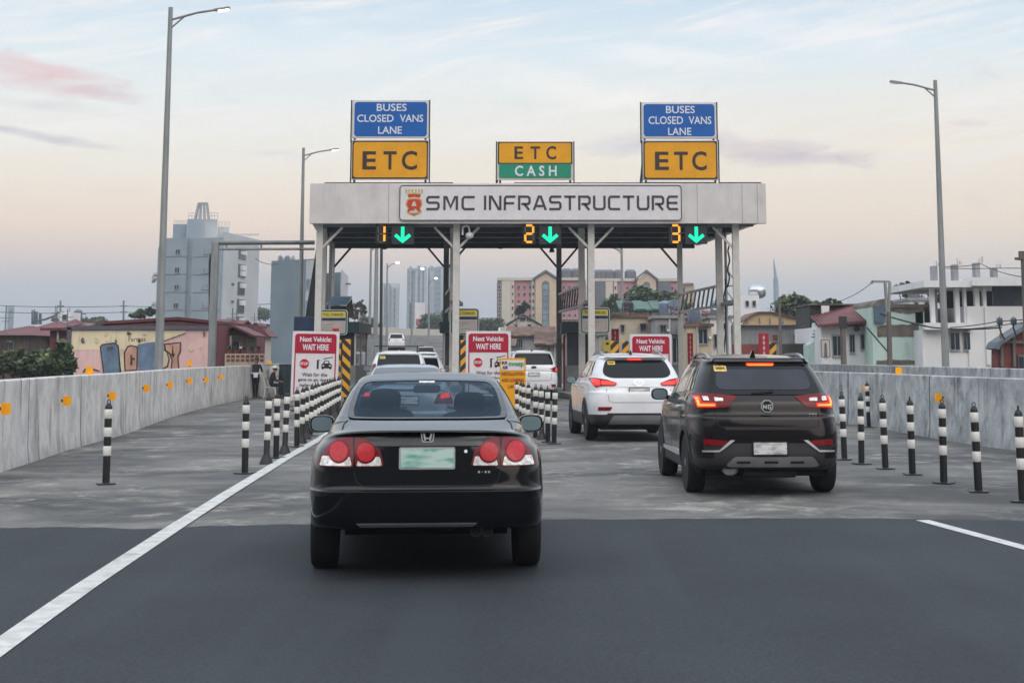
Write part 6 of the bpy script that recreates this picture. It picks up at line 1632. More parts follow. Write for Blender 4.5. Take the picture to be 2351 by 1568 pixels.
# ---- pink apartment buildings
def pink_building(x0, x1, yt, Y, label, gable, cols, tanks):
    foot = fp((x0,Y),(x1,Y),(x1+2,Y+24),(x0-1,Y+24)); o = bld('apartment_building', label, 'building', foot)
    zt = P((x0+x1)/2,yt,Y).z; A, B = foot[0], foot[1]
    block(o, 'wall', foot, GZ, zt, BW['pink'])
    mb = MB(); facebox(mb, A, B, x0-.5, x1+.5, yt-2.5, yt+4, .003, .5); mb.build('cornice', BW['peach2'], o, smooth=False)
    gx0, gx1, gp = gable; gm = (gx0+gx1)/2
    Yg = Y-1.4; a, b = X_at(gx0,Yg), X_at(gx1,Yg); ze, zp = P(gm,yt+2,Yg).z, P(gm,gp,Yg).z
    mb = MB(); mb.slab([(a,GZ),(b,GZ),(b,ze),((a+b)/2,zp),(a,ze)], Yg, Y-.01); g_ = mb.build('gable', BW['peach'], o, smooth=False)
    mb = MB(); mb.slab([(a-.5,ze-.1),((a+b)/2,zp+.1),(b+.5,ze-.1),(b+.5,ze+.3),((a+b)/2,zp+.55),(a-.5,ze+.3)], Yg-.35, Y+6); mb.build('gable_roof', BW['slate'], o, smooth=False)
    w0, w1 = X_at(gm-8,Yg), X_at(gm+8,Yg); wz1, wz0 = P(gm,yt+12,Yg).z, P(gm,750,Yg).z; pr = [(w0,wz0),(w1,wz0)]+[((w0+w1)/2+(w1-w0)/2*math.cos(t), wz1+(w1-w0)*.45*math.sin(t)) for t in [math.pi*k/8 for k in range(9)]]
    mb = MB(); mb.slab(pr, Yg-.12, Yg-.01); ww = mb.build('stair_window', BW['slate'], o, smooth=False)
    mb = MB(); nfl = 7
    for k in range(nfl): z = wz0+(wz1-wz0)*(k+.08)/nfl; mb.box2((w0+.15,Yg-.15,z), (w1-.15,Yg-.125,z+(wz1-wz0)/nfl*.8))
    mb.build('pane', BW['glass_b'], ww, smooth=False)
    for (c0, c1, mt) in cols:
        mb = MB(); facebox(mb, A, B, c0, c1, yt+5, 790, .004, .6); mb.build('bay', BW[mt], o, smooth=False)
        Ab, Bb = offs(A, B, .6)
        for k in range(6):
            y = yt+14+k*16.2; 
            if c1-c0 < 14: window(o, Ab, Bb, c0+1.5, c1-1.5, y, y+10, BW['peach2'], BW['glass'], 0, .14, .12)
    x = x0+34
    while x < x1-6:
        if not (gx0-6 < x < gx1+3) and not any(c0-3 < x < c1+3 for c0, c1, _ in cols):
            for k in range(6):
                y = yt+16+k*16.2; window(o, A, B, x, x+5.5, y, y+7, BW['frame'], BW['glass'], 0, .12, .14)
                if k in (2,4): mb = MB(); facebox(mb, A, B, x-2, x+8, y+10, y+12, .003, .8); mb.build('ledge', BW['peach2'], o, smooth=False)
        x += 13
    for px in tanks:
        c = (X_at(px,Y+8),Y+8,zt+.1); mb = MB(); mb.lathe([(.9,0),(.95,.3),(.95,1.9),(.6,2.3),(.1,2.4)], c, 12); mb.build('water_tank', BW['slate'], o)
    return o
pink_building(1141,1345,640,300,'long pink apartment building with a cream gabled stair tower and slate corner',(1229,1277,626),[(1142,1150,'slate'),(1151,1172.5,'peach2'),(1173,1180,'peach2'),(1220,1228,'peach2')],[1298,1304,1322,1328])
pink_building(1366,1562,642,312,'second pink apartment building with a cream gable, partly behind dark trees',(1464,1508,625),[(1368,1390,'slate'),(1391,1408,'peach2'),(1410,1418,'peach2'),(1512,1540,'slate')],[1374,1384,1396,1402,1420,1446,1452])
foot = fp((1566,270),(1595,268),(1597,285),(1568,285)); o = bld('stair_tower', 'small cream block just beyond the end of the second pink building', 'building', foot); block(o, 'wall', foot, GZ, P(1580,651,269).z, BW['peach']); mb = MB(); facebox(mb, foot[0], foot[1], 1564, 1597, 649, 652, .0, .5); mb.build('roof_edge', BW['peach2'], o, smooth=False); window(o, foot[0], foot[1], 1571, 1575, 659, 672, BW['frame'], BW['glass'], 0)

# ---- generic small house: walls, pitched or flat roof, windows
def house(px0, px1, ye, yr, Y, dep, wall, roof, label, kind='gable', wins=(), name='house', over=.4, group=None):
    foot = fp((px0,Y),(px1,Y)); a, b = foot[0][0], foot[1][0]
    o = thing(name, label, 'house', ((a+b)/2, Y, GZ), group)
    pm = (px0+px1)/2; ze, zr = P(pm,ye,Y).z, P(pm,yr,Y if kind != 'hip' else Y+dep/2).z
    block(o, 'wall', [(a,Y),(b,Y),(b,Y+dep),(a,Y+dep)], GZ, ze, BW[wall])
    if kind == 'gable':
        mb = MB(); mb.slab([(a,ze+.01),(b,ze+.01),((a+b)/2,zr-.15)], Y, Y+dep); mb.build('gable', BW[wall], o, smooth=False)
        for s, e in ((a-over,(a+b)/2),(b+over,(a+b)/2)): roof_slab(o, 'roof', [(s,Y-over,ze-.1),(e,Y-over,zr),(e,Y+dep+over,zr),(s,Y+dep+over,ze-.1)], .1, BW[roof])
    elif kind == 'front':      # ridge across the view, slope facing the camera
        zr2 = P(pm,yr,Y+dep/2).z
        roof_slab(o, 'roof', [(a-over,Y-over,ze-.05),(b+over,Y-over,ze-.05),(b+over,Y+dep/2,zr2),(a-over,Y+dep/2,zr2)], .08, BW[roof], int((b-a)/.7))
        roof_slab(o, 'roof', [(a-over,Y+dep+over,ze-.05),(b+over,Y+dep+over,ze-.05),(b+over,Y+dep/2,zr2),(a-over,Y+dep/2,zr2)], .08, BW[roof])
        mb = MB()
        for x in (a,b): mb.add([(x-.05,Y,ze),(x-.05,Y+dep,ze),(x-.05,Y+dep/2,zr2-.1),(x+.05,Y,ze),(x+.05,Y+dep,ze),(x+.05,Y+dep/2,zr2-.1)], [(0,1,2),(5,4,3),(0,3,4,1),(1,4,5,2),(2,5,3,0)])
        mb.build('gable', BW[wall], o, smooth=False)
    elif kind == 'hip':
        mb = MB(); r = min(dep/2, (b-a)/2)*.9; z0 = ze-.05
        p = [(a-over,Y-over,z0),(b+over,Y-over,z0),(b+over,Y+dep+over,z0),(a-over,Y+dep+over,z0),(a+r,Y+dep/2,zr),(b-r,Y+dep/2,zr)]
        mb.add(p, [(0,1,5,4),(1,2,5),(2,3,4,5),(3,0,4),(3,2,1,0)]); mb.build('roof', BW[roof], o, smooth=False)
    else:
        block(o, 'roof', [(a-.15,Y-.15),(b+.15,Y-.15),(b+.15,Y+dep),(a-.15,Y+dep)], ze+.002, ze+.17, BW[roof])
    rg = random.Random(int(px0*7+Y))
    for (w0, w1, y0, y1) in wins:
        w_ = window(o, (a,Y), (b,Y), w0, w1, y0, y1, BW['frame'], BW['glass'], 1 if w1-w0 > 8 else 0, .10, .09)
        mb = MB(); facebox(mb, (a,Y), (b,Y), w0-.8, w1+.8, y0-2.2, y0-1.0, .004, .45); mb.build('window_hood', BW[rg.choice(['patch','rust','grey'])], w_, smooth=False)
        if rg.random() < .45 and Y < 140:
            mb = MB(); facebox(mb, (a,Y), (b,Y), w1+1.5, w1+7, (y0+y1)/2, (y0+y1)/2+5, .004, .35); mb.build('air_conditioner', BW['white'], o, smooth=False)
    if Y < 150:
        mb = MB(); x = a+(b-a)*rg.uniform(.1,.9); zt_ = max(ze, P(pm,yr,Y).z); mb.cyl((x,Y+1.5,ze-.3), (x,Y+1.5,zt_+rg.uniform(.6,1.3)), .03, None, 6)
        zz = zt_+.5; mb.bar((x-.35,Y+1.5,zz), (x+.35,Y+1.5,zz), .03); mb.bar((x-.25,Y+1.5,zz-.2), (x+.25,Y+1.5,zz-.2), .03); mb.build('aerial', BW['slate'], o)
        mb = MB(); x = a+(b-a)*rg.uniform(.1,.9); mb.cyl((x,Y-.07,GZ), (x,Y-.07,ze-.02), .06, None, 8); mb.build('downpipe', BW['rail'], o)
        if kind == 'flat':
            x = a+(b-a)*rg.uniform(.2,.8); mb = MB(); mb.lathe([(.3,0),(.36,.1),(.36,.75),(.2,.9),(.1,.92)], (x,Y+2.5,ze+.18), 12); mb.build('water_drum', BW[rg.choice(['blue_aw','tank','darkw'])], o)
            mb = MB(); x0_ = a+(b-a)*.05
            for k in range(int((b-a)/.6)): mb.box((x0_+k*.6,Y+.05,ze+.17+.08), (.5,.16,rg.uniform(.05,.16)))
            mb.build('roof_edge_blocks', BW['patch'], o, smooth=False)
    return o

# ---- painted wall and the long red-roofed shed
o = thing('painted_wall', 'wall painted yellow and pink with big worn blue and tan letter shapes, behind the streaked parapet', 'wall', (X_at(320,72),72,GZ))
a, b = X_at(162,72), X_at(478,72); zt_, zm = P(320,757,72).z, P(320,800,72).z
mb = MB(); mb.box2((a,72,GZ), (b,72.25,zt_)); mb.build('wall', M('faded pink paint', (238,198,194), .85, var=.06, vs=.8, streak=.35, scol=(150,116,110), dirt=.2, dcol=(150,130,120), ds=2), o, smooth=False)
def pxz(px, py, Y): q = P(px,py,Y); return (q.x, q.z)
def paintpatch(name, pts, mat, o0=.004, par=None): m_ = MB(); m_.slab([pxz(*p, 72) for p in pts], 72-o0, 72-o0-.006); return m_.build(name, mat, par or o, smooth=False)
ym = M('faded yellow paint', (240,224,190), .85, var=.06, vs=.8, streak=.4, scol=(140,116,92)); bm_ = M('worn blue paint', (112,134,160), .85, var=.22, vs=1.2, dirt=.4, dcol=(150,150,150)); tn_ = M('worn tan paint', (206,160,140), .85, var=.15, vs=1.2); dk_ = M('dark outline paint', (78,56,54), .85, var=.3, vs=3)
paintpatch('yellow_field', [(164,760),(426,757),(426,764),(376,782),(374,803),(164,804)], ym)
ag_ = M('pale cream paint', (224,208,176), .85, var=.1, vs=1)
paintpatch('blue_letter', [(229,796),(234,790),(262,786),(273,793),(279,858),(237,859)], dk_, .011); paintpatch('blue_letter', [(232,798),(236,793),(261,789),(270,795),(275,855),(240,856)], bm_, .018)
paintpatch('cream_letter', [(274,805),(280,799),(287,803),(287,852),(276,852)], ag_, .011)
paintpatch('tan_letter', [(284,810),(292,795),(300,792),(317,795),(316,850),(286,852)], dk_, .011); paintpatch('tan_letter', [(287,811),(294,798),(301,795),(314,798),(313,848),(289,850)], tn_, .018)
paintpatch('blue_letter', [(316,791),(336,787),(356,785),(358,850),(318,850)], bm_, .018)
paintpatch('cream_letter', [(374,800),(383,806),(390,825),(386,842),(374,848)], dk_, .011); paintpatch('cream_letter', [(374,803),(382,808),(387,825),(383,840),(374,845)], ag_, .018)
paintpatch('tan_letter', [(376,789),(416,785),(416,806),(410,820),(412,848),(392,848),(394,826),(388,812),(378,806)], dk_, .024); paintpatch('tan_letter', [(380,792),(413,788),(413,805),(407,819),(409,846),(395,846),(397,826),(391,810),(382,804)], tn_, .031)
q0, q1 = P(295,784,72), P(335,773,72); text_on('Farmas', q0.x, q0.z, q1.x, q1.z, 71.99, dk_, o, .0)
mb = MB(); mb.box2((a-.2,71.9,GZ), (a-.001,72.2,zt_+.1)); mb.box2((a-.2,71.9,zt_+.002), (b,72.2,zt_+.18)); mb.build('wall_edge', M('wall edge grey', (92,92,104), .8), o, smooth=False)
for pts in ([(300,815),(300,838),(304,838),(304,826),(310,826),(310,822),(304,822),(304,815)], [(396,794),(398,794),(399,812),(403,812),(397.5,822),(392,812),(395,812)], [(195,846),(215,846),(229,851),(229,853),(214,849),(197,850),(192,856),(190,854)], [(426,764),(376,783),(376,784.5),(426,765.8)]):
    paintpatch('dark_stroke', pts, dk_, .036)
for k in range(14):
    x_ = random.uniform(168,470); paintpatch('peeling_patch', [(x_+random.uniform(-3,3)+4*math.cos(t)*random.uniform(.4,1.3), 764+random.uniform(0,5)+k % 3*16+6*math.sin(t)*random.uniform(.4,1.2)) for t in [2*math.pi*i/9 for i in range(9)]], BW['patch'] if k % 2 else ag_, .0395)
# shed behind
Y0 = 74; o = thing('shed', 'long low shed with a dull red sheet roof behind the painted wall', 'shed', (X_at(340,Y0),Y0,GZ))
zr0, zr1, ze = P(250,740,Y0).z, P(420,729,Y0).z, P(330,757,Y0).z
xs = [X_at(p,Y0) for p in (184,243,410,487)]
za = [P(184,757,Y0).z, P(243,739,Y0).z, P(410,729,Y0).z, P(487,737,Y0).z]
mb = MB(); mb.slab([(xs[0],GZ),(xs[3],GZ),(xs[3],za[3]-.15),(xs[2],za[2]-.15),(xs[1],za[1]-.15),(xs[0],za[0]-.15)], Y0, Y0+14); mb.build('wall', BW['maroonw'], o, smooth=False)
for i in range(3): roof_slab(o, 'roof', [(xs[i],Y0-.5,za[i]-.12),(xs[i+1],Y0-.5,za[i+1]-.12),(xs[i+1],Y0+14.5,za[i+1]-.12),(xs[i],Y0+14.5,za[i]-.12)], .14, BW['maroon'] if i else BW['rust'])
mb = MB(); mb.slab([(xs[1],za[1]-.42),(xs[2],za[2]-.42),(xs[3],za[3]-.42),(xs[3],za[3]-.2),(xs[2],za[2]-.2),(xs[1],za[1]-.2)], Y0-.45, Y0-.3); mb.build('gutter', BW['maroon'], o, smooth=False)

house(506,566,770,752,78,2.6,'brownw','maroon','small house with a slanted red roof and white eaves next to the painted wall','gable',[(514,524,785,805),(540,550,785,806)])
house(488,537,750,738,92,4,'brownw','maroon','red roofed house seen over the end of the painted wall','front')
house(566,606,772,743,120,3,'peach2','maroon','house with a steep dull red roof between the tower and the slate block','gable',[(572,580,778,792)])
o = thing('balcony_wall', 'pale balcony wall of pierced blocks in front of the small red roofed house', 'wall', (X_at(560,70),70,GZ))
mb = MB(); A_, B_ = (X_at(516,70),70), (X_at(607,70),70); mb.box2((A_[0],70,GZ), (B_[0],70.2,P(560,812,70).z)); mb.build('wall', BW['cream'], o, smooth=False)
mb = MB()
for k in range(8): facebox(mb, A_, B_, 520+k*11, 528+k*11, 815, 821, .002, .02); 
for k in range(8): facebox(mb, A_, B_, 520+k*11, 528+k*11, 824, 830, .002, .02)
mb.build('openings', BW['redw'], o, smooth=False)
for k in range(5):
    px = 526+k*17; q = P(px,812,70.1); t_ = thing('potted_plant', '%s small potted plant on the pierced balcony wall, from the painted wall side' % ORD[k], 'plant', (q.x,70.1,q.z), 'potted plants on the balcony wall')
    mb = MB(); mb.lathe([(.08,0),(.12,.18)], (q.x,70.1,q.z), 10); mb.build('pot', BW['redw'], t_)
    mb = MB()
    for j in range(26):
        a_, e_ = random.uniform(0,6.28), random.uniform(.2,1.4); d_ = Vector((math.cos(a_)*math.cos(e_), math.sin(a_)*math.cos(e_), math.sin(e_)))*random.uniform(.1,.28); c_ = Vector((q.x,70.1,q.z+.18))
        s_ = Vector((-d_.y,d_.x,0)).normalized()*.03; mb.add([c_, c_+d_*.6+s_, c_+d_, c_+d_*.6-s_], [(0,1,2,3)])
    mb.build('leaves', BW['leaf_d'], t_, smooth=False)
house(-40,60,768,748,92,9,'brownw','maroon','dark walled house with a low red hip roof at the edge of the view','hip',[(20,30,785,810)])
house(26,118,772,737,96,10,'brownw','maroon','brown plank house under a large peaked red hip roof','hip',[(60,72,780,806),(92,100,780,806)])
house(100,152,768,733,112,9,'peach2','maroon','house with a brighter red hip roof behind the large peaked roof','hip')
house(112,163,757,749,80,6,'maroonw','maroon','low red lean-to with a pale gutter beside the painted wall edge','front')
house(118,172,738,734,130,10,'white','rust','whitish flat roofed house behind the red roofs','flat',[(126,134,742,752)])
o = thing('tank_tower', 'white square water tower box with a dark opening above the red roofs', 'tower', (X_at(144,118),118,GZ)); A_, B_ = (X_at(132,118),118), (X_at(158,118),118)
mb = MB(); mb.box2((A_[0],118,GZ), (B_[0],120.5,P(145,717,118).z)); mb.build('wall', BW['white'], o, smooth=False); window(o, A_, B_, 139, 150, 722, 735, BW['frame'], BW['glass'], 0)

# ---- houses beyond lanes 2 and 3
house(1168,1236,745,722,185,9,'peach2','slate','cream gabled house with dark attic windows below the pink building','gable',[(1194,1206,729,738),(1209,1221,729,738),(1182,1188,747,757),(1212,1219,747,757)])
house(1172,1265,771,752,120,9,'grey','rust','grey house with a low brown red roof beyond the lane 2 wait sign','front',[(1190,1200,780,800),(1230,1240,782,800)])
house(1240,1300,792,764,105,8,'grey','rust','grey block house with patched roof seen between the lane 2 columns','front',[(1255,1262,800,812)])
house(1408,1512,729,724,92,7,'cream','rust','stained cream walled house with a flat top behind the lane 3 wait sign','flat',[(1470,1484,745,760),(1426,1434,748,764)])
house(1505,1572,731,727,88,7,'grey','grey','blue grey stained house with a tall dark doorway near the lane 3 column','flat',[(1543,1564,770,838),(1516,1530,748,764)])
o = house(1436,1522,713,695,100,8,'grey','green','open upper storey under a green sheet roof above the cream wall','front')
house(1578,1634,750,742,84,7,'tan','rust','tan walled house with a shuttered window beside the slim red panel','flat',[(1603,1626,754,792)])
house(1632,1682,731,727,86,7,'white','grey','white walled house beyond the lattice truss of the last island','flat',[(1640,1652,770,800),(1660,1672,745,756)])
o = thing('rooftop_awning', 'curved blue grey awning on the stained house roof', 'awning', (X_at(1550,90),90,P(1550,727,88).z+.3))
mb = MB(); pr = [(X_at(1550,90)+.36*2*math.cos(t)*.5-.0, P(1550,704,90).z+.45*math.sin(t)) for t in [math.pi*k/10 for k in range(11)]]; mb.slab(pr, 90, 93); mb.build('sheet', BW['blue_aw'], o)
mb = MB()
for dx in (-.3,.3): mb.bar((X_at(1550,90)+dx,90.2,P(1550,727,88).z+.25), (X_at(1550,90)+dx,90.2,P(1550,704,90).z), .06)
mb.build('post', BW['rail'], o, smooth=False)
o = thing('roof_canopy_frame', 'white arched pipe frame on the roof of the tan house', 'frame', (X_at(1614,87),87,P(1614,742,84).z))
mb = MB()
for Y in (87,89):
    pts = [Vector((X_at(1582+k*6.6,Y),Y,P(1600,712-9*math.sin(math.pi*k/10),Y).z)) for k in range(11)]; mb.tube(pts, .05, 6)
    for px in (1582,1610,1648): mb.bar((X_at(px,Y),Y,P(px,742,84).z+.2), (X_at(px,Y),Y,P(px,710,Y).z), .07)
mb.build('pipes', BW['white'], o)
foot = fp((1675,110),(1746,110),(1746,118),(1675,118)); o = bld('rooftop_building', 'white rooftop building carrying a round steel tank, behind the last columns', 'building', foot); block(o, 'wall', foot, GZ, P(1710,678,110).z, BW['white']); window(o, foot[0], foot[1], 1714, 1722, 690, 704, BW['frame'], BW['glass'], 0); window(o, foot[0], foot[1], 1730, 1738, 690, 704, BW['frame'], BW['glass'], 0)
q = P(1738,669,113); mb = MB(); mb.lathe([(.02,-.62),(.35,-.6),(.5,-.4),(.56,0),(.5,.4),(.35,.6),(.02,.62)], (q.x,q.y,q.z), 18, axis='x'); mb.build('water_tank', BW['tank'], o)
mb = MB(); mb.box2((q.x-.4,q.y-.3,P(1710,678,110).z+.005), (q.x+.4,q.y+.3,q.z-.45)); mb.build('tank_stand', BW['slate'], o, smooth=False)
# orange gable and the grey wall below
Y0 = 86; o = thing('gabled_shop', 'grey walled building with a broad orange gable board and lamps along it', 'building', (X_at(1780,Y0),Y0,GZ))
xs = X_at(1680,Y0), X_at(1872,Y0); mb = MB(); mb.box2((xs[0],Y0,GZ), (xs[1],Y0+9,P(1780,746,Y0).z)); mb.build('wall', BW['grey'], o, smooth=False)
mb = MB(); mb.slab([pxz(*p, Y0) for p in ((1700,747),(1712,735),(1737,719),(1769,718.5),(1849,735.5),(1849,746))], Y0-.3, Y0-.02); mb.build('gable_board', BW['orange'], o, smooth=False)
mb = MB(); mb.slab([pxz(*p, Y0) for p in ((1690,745),(1737,716),(1769,716),(1849,734),(1849,735.4),(1769,718.3),(1737,718.8),(1692,747))], Y0-.5, Y0+5); mb.build('roof', BW['rust'], o, smooth=False)
for px in (1716,1744,1768,1797):
    q = P(px,743,Y0-.6); mb = MB(); mb.lathe([(.03,.2),(.04,.1),(.09,-.02)], tuple(q), 10); mb.tube([Vector((q.x,Y0-.3,q.z+.25)), Vector((q.x,Y0-.6,q.z+.3)), Vector((q.x,Y0-.6,q.z+.2))], .02, 6); mb.build('wall_lamp', BW['slate'], o)
for (w0,w1,y0,y1) in ((1772,1788,766,785),(1820,1836,766,784)): window(o, (xs[0],Y0),(xs[1],Y0), w0,w1,y0,y1, BW['frame'], BW['redw'], 0)
o = thing('block_wall', 'dark low block wall in front of the grey building, beside the mint stair', 'wall', (X_at(1828,80),80,GZ)); mb = MB(); mb.box2((X_at(1796,80),80,GZ), (X_at(1858,80),80.2,P(1828,791,80).z)); mb.build('blocks', BW['darkw'], o, smooth=False)
mb = MB(); mb.box2((X_at(1796,80),79.98,P(1828,791,80).z+.002), (X_at(1858,80),80.25,P(1828,788.5,80).z)); mb.build('coping', BW['patch'], o, smooth=False)
o = thing('block_wall', 'brick red wall below the grey building, behind the last column feet', 'wall', (X_at(1720,80),80,GZ)); mb = MB(); mb.box2((X_at(1682,80),80,GZ), (X_at(1752,80),80.2,P(1720,790,80).z)); mb.build('blocks', BW['redw'], o, smooth=False)
o = thing('outside_stair', 'mint green stair wall between the dark wall and the red roofed house', 'stair', (X_at(1870,78),78,GZ))
mb = MB(); mb.slab([pxz(*p, 78) for p in ((1856,900),(1888,900),(1888,745),(1876,740),(1874,765),(1868,785),(1856,792))], 78, 79.5); mb.build('stair_wall', BW['mint'], o, smooth=False)
mb = MB()
for k in range(5): q = P(1872+k*2.5,775-k*7,77.9); mb.box2((q.x-.2,77.8,q.z), (q.x+.35,77.99,q.z+.05))
mb.build('tread', BW['slate'], o, smooth=False)
# red-roofed white house
Y0 = 76; o = thing('house', 'white house with a worn red roof and barred windows beside the mint building', 'house', (X_at(1945,Y0),Y0,GZ)); xs = X_at(1887,Y0), X_at(2004,Y0)
mb = MB(); mb.box2((xs[0],Y0,GZ), (xs[1],Y0+8,P(1945,750,Y0).z)); mb.build('wall', BW['white'], o, smooth=False)
zl = P(1945,748,Y0).z
roof_slab(o, 'roof', [(X_at(1876,Y0),Y0-.7,zl-.1),(X_at(2003,Y0),Y0-.7,zl+.15),(X_at(2003,Y0),Y0+3.5,P(1945,716,Y0+3.5).z+.3),(X_at(1892,Y0),Y0+3.5,P(1945,731,Y0+3.5).z)], .08, BW['maroon'], 18)
mb = MB(); mb.box2((X_at(1891,Y0),Y0+3.6,zl), (X_at(2001,Y0),Y0+8,P(1945,701,Y0+3.6).z)); mb.build('upper_wall', BW['darkw'], o, smooth=False)
mb = MB(); mb.box2((X_at(1888,Y0),Y0+3.3,P(1945,701,Y0+3.6).z+.002), (X_at(2003,Y0),Y0+8.2,P(1945,698,Y0+3.6).z)); mb.build('roof_slab', BW['patch'], o, smooth=False)
mb = MB()
for px in (1893,1902): mb.box2((X_at(px,Y0+3.4)-.1,Y0+3.3,P(px,729,Y0+3.4).z), (X_at(px,Y0+3.4)+.1,Y0+3.5,P(px,702,Y0+3.4).z))
mb.build('pillar', BW['white'], o, smooth=False)
mb = MB(); mb.box2((X_at(1955,Y0+3.4),Y0+3.45,P(1980,728,Y0+3.4).z), (X_at(2000,Y0+3.4),Y0+3.59,P(1980,711,Y0+3.4).z)); mb.build('red_panel', BW['maroonw'], o, smooth=False)
for (w0,w1,y0,y1) in ((1911,1934,768,820),(1951,1963,766,812),(1976,1995,766,804)): window(o, (xs[0],Y0),(xs[1],Y0), w0,w1,y0,y1, BW['frame'], BW['glass'], 1, .08)
mb = MB(); mb.lathe([(.05,-.2),(.12,-.15),(.14,.15),(.05,.2)], (X_at(1968,Y0),Y0-.25,P(1968,755,Y0).z), 12, axis='y'); mb.build('light_fitting', MAT['black'], o)
# mint building with bare patches
Y0 = 74; o = thing('mint_building', 'mint green building with large patches of bare cement behind the double utility pole', 'building', (X_at(2064,Y0),Y0,GZ)); xs = X_at(2005,Y0), X_at(2126,Y0)
mb = MB(); mb.box2((xs[0],Y0,GZ), (xs[1],Y0+9,P(2064,706,Y0).z)); mb.build('wall', BW['mint'], o, smooth=False)
def ragged(pts, amp=1.2, n=4):
    out = []
    for i, p in enumerate(pts):
        q = pts[(i+1) % len(pts)]
        for k in range(n): t = k/n; out.append((p[0]+(q[0]-p[0])*t+random.uniform(-amp,amp), p[1]+(q[1]-p[1])*t+random.uniform(-amp,amp)))
    return out
for pts in ([(2013,752),(2030,746),(2085,745),(2109,740),(2110,772),(2070,773),(2040,774),(2014,773)], [(2007,708),(2124,708),(2124,715),(2092,720),(2066,719),(2040,712),(2008,712)], [(2012,828),(2060,826),(2110,827),(2120,836),(2012,837)]):
    m_ = MB(); m_.slab([pxz(*p, Y0) for p in ragged(pts)], Y0-.004, Y0-.03); m_.build('bare_patch', BW['patch'], o, smooth=False)
mb = MB(); mb.slab([pxz(*p, Y0) for p in ((2004,706),(2006,697),(2014,689),(2030,686),(2046,690),(2052,698),(2126,699),(2145,698),(2145,706))], Y0-.1, Y0+9); mb.build('parapet', BW['patch'], o, smooth=False)
mb = MB(); q = P(2018,722,Y0); mb.box((q.x,Y0-.15,q.z), (.5,.3,.8)); mb.build('meter_box', M('meter box', (80,100,116), .6), o, smooth=False)
# white house under construction on its roof
Y0 = 72; o = thing('white_house', 'white two-storey house with open balconies and unfinished roof posts behind the tall unlit lamp', 'house', (X_at(2240,Y0),Y0,GZ))
def wb(nm, x0_, x1_, y0_, y1_, mt, d0=0, d1=8, par=None):
    m_ = MB(); a_, b_ = P(x0_,y1_,Y0), P(x1_,y0_,Y0); z0_ = GZ if y1_ > 840 else a_.z
    m_.box2((a_.x,Y0+d0,z0_), (b_.x,Y0+d1,b_.z)); return m_.build(nm, BW[mt], par or o, smooth=False)
wb('wall', 2231, 2400, 703, 900, 'white', .2, 8); wb('wall', 2126, 2231, 757, 900, 'white', .3, 8)
wb('balcony_slab', 2123, 2232, 741, 757, 'white', -.1, .29); wb('roof_slab', 2117, 2226, 645, 660, 'white', -.3, 8); wb('roof_slab', 2226.3, 2400, 638, 657, 'white', -.5, 8)
wb('back_wall', 2126, 2231, 700, 741, 'patch', 5.5, 5.8); wb('back_wall', 2231, 2400, 657.5, 702.5, 'darkw', 5.5, 5.8)
for x0_, x1_ in ((2143,2149),(2199,2206),(2219,2222),(2243,2252),(2262,2268)): wb('pillar', x0_, x1_, 660.5, 741 if x1_ < 2230 else 702.8, 'white', .3, .6)
wb('side_wall', 2126, 2143, 708, 740.8, 'cream', 2.0, 2.2); wb('opening_shade_sheet', 2284, 2350, 657.2, 702.8, 'glass', .25, .33); wb('infill_wall', 2149, 2161, 661, 741, 'grey', .8, 1.0)  # dark sheet at the right stands in for the shaded opening
for px, yt in ((2154,609),(2202,606),(2252,602),(2293,613)):
    wb('roof_post', px-4.5, px+4.5, yt, 644.8 if px < 2226 else 637.8, 'grey', .5, 1.1)
    m_ = MB()
    for k in (-.09,.02,.1): q = P(px,yt,Y0+.8); m_.cyl((q.x+k,Y0+.8+k*.5,q.z-.05), (q.x+k*1.3,Y0+.8+k,q.z+random.uniform(.1,.3)), .012, None, 5)
    m_.build('reinforcing_bars', BW['rust'], o)
for (w0,w1,y0,y1) in ((2181,2205,761,806),(2212,2229,760,806)): window(o, (X_at(2126,Y0+.3),Y0+.3),(X_at(2231,Y0+.3),Y0+.3), w0,w1,y0,y1, BW['frame'], BW['navy'] if 'navy' in BW else BW['glass'], 1, .08)
wb('downpipe', 2268, 2271, 706, 838, 'white', .1, .19)
mb = MB()
for k in range(7): q = P(2212+k*2.4,705,Y0+.5); mb.box((q.x,Y0+.5,P(0,722,Y0).z+random.uniform(-.1,.1)), (.045,.03,random.uniform(.4,.8)))
mb.build('laundry', BW['maroonw'], o, smooth=False)
q0, q1 = P(2208,704,Y0+.5), P(2230,704,Y0+.5); mb = MB(); mb.cyl(q0, q1, .015, None, 5); mb.build('laundry_line', BW['wire'], o)
# dark gabled house at the frame edge
Y0 = 64; o = thing('house', 'maroon walled house under a steep grey roof edge at the border of the view', 'house', (X_at(2340,Y0),Y0,GZ))
mb = MB(); mb.slab([pxz(*p, Y0) for p in ((2289,900),(2420,900),(2420,742),(2372,742),(2289,795))], Y0, Y0+.8); mb.build('wall', BW['redw'], o, smooth=False)
mb = MB(); mb.slab([pxz(*p, Y0) for p in ((2276,800),(2283,786),(2358,738),(2420,738),(2420,746),(2362,746),(2290,792),(2286,803))], Y0-.5, Y0+.9); mb.build('roof', BW['slate'], o, smooth=False)
for (w0,w1,y0,y1) in ((2336,2350,815,850),): window(o, (X_at(2289,Y0),Y0),(X_at(2420,Y0),Y0), w0,w1,y0,y1, BW['slate'], BW['glass'], 0)
mb = MB()
for px in (2301,2329): a_, b_ = P(px,842,Y0-.1), P(px-2,765,Y0-.1); mb.bar(a_, b_, .12)
a_, b_ = P(2296,784,Y0-.1), P(2360,786,Y0-.1); mb.bar(a_, b_, .12); mb.build('timber_frame', BW['wood'], o, smooth=False)
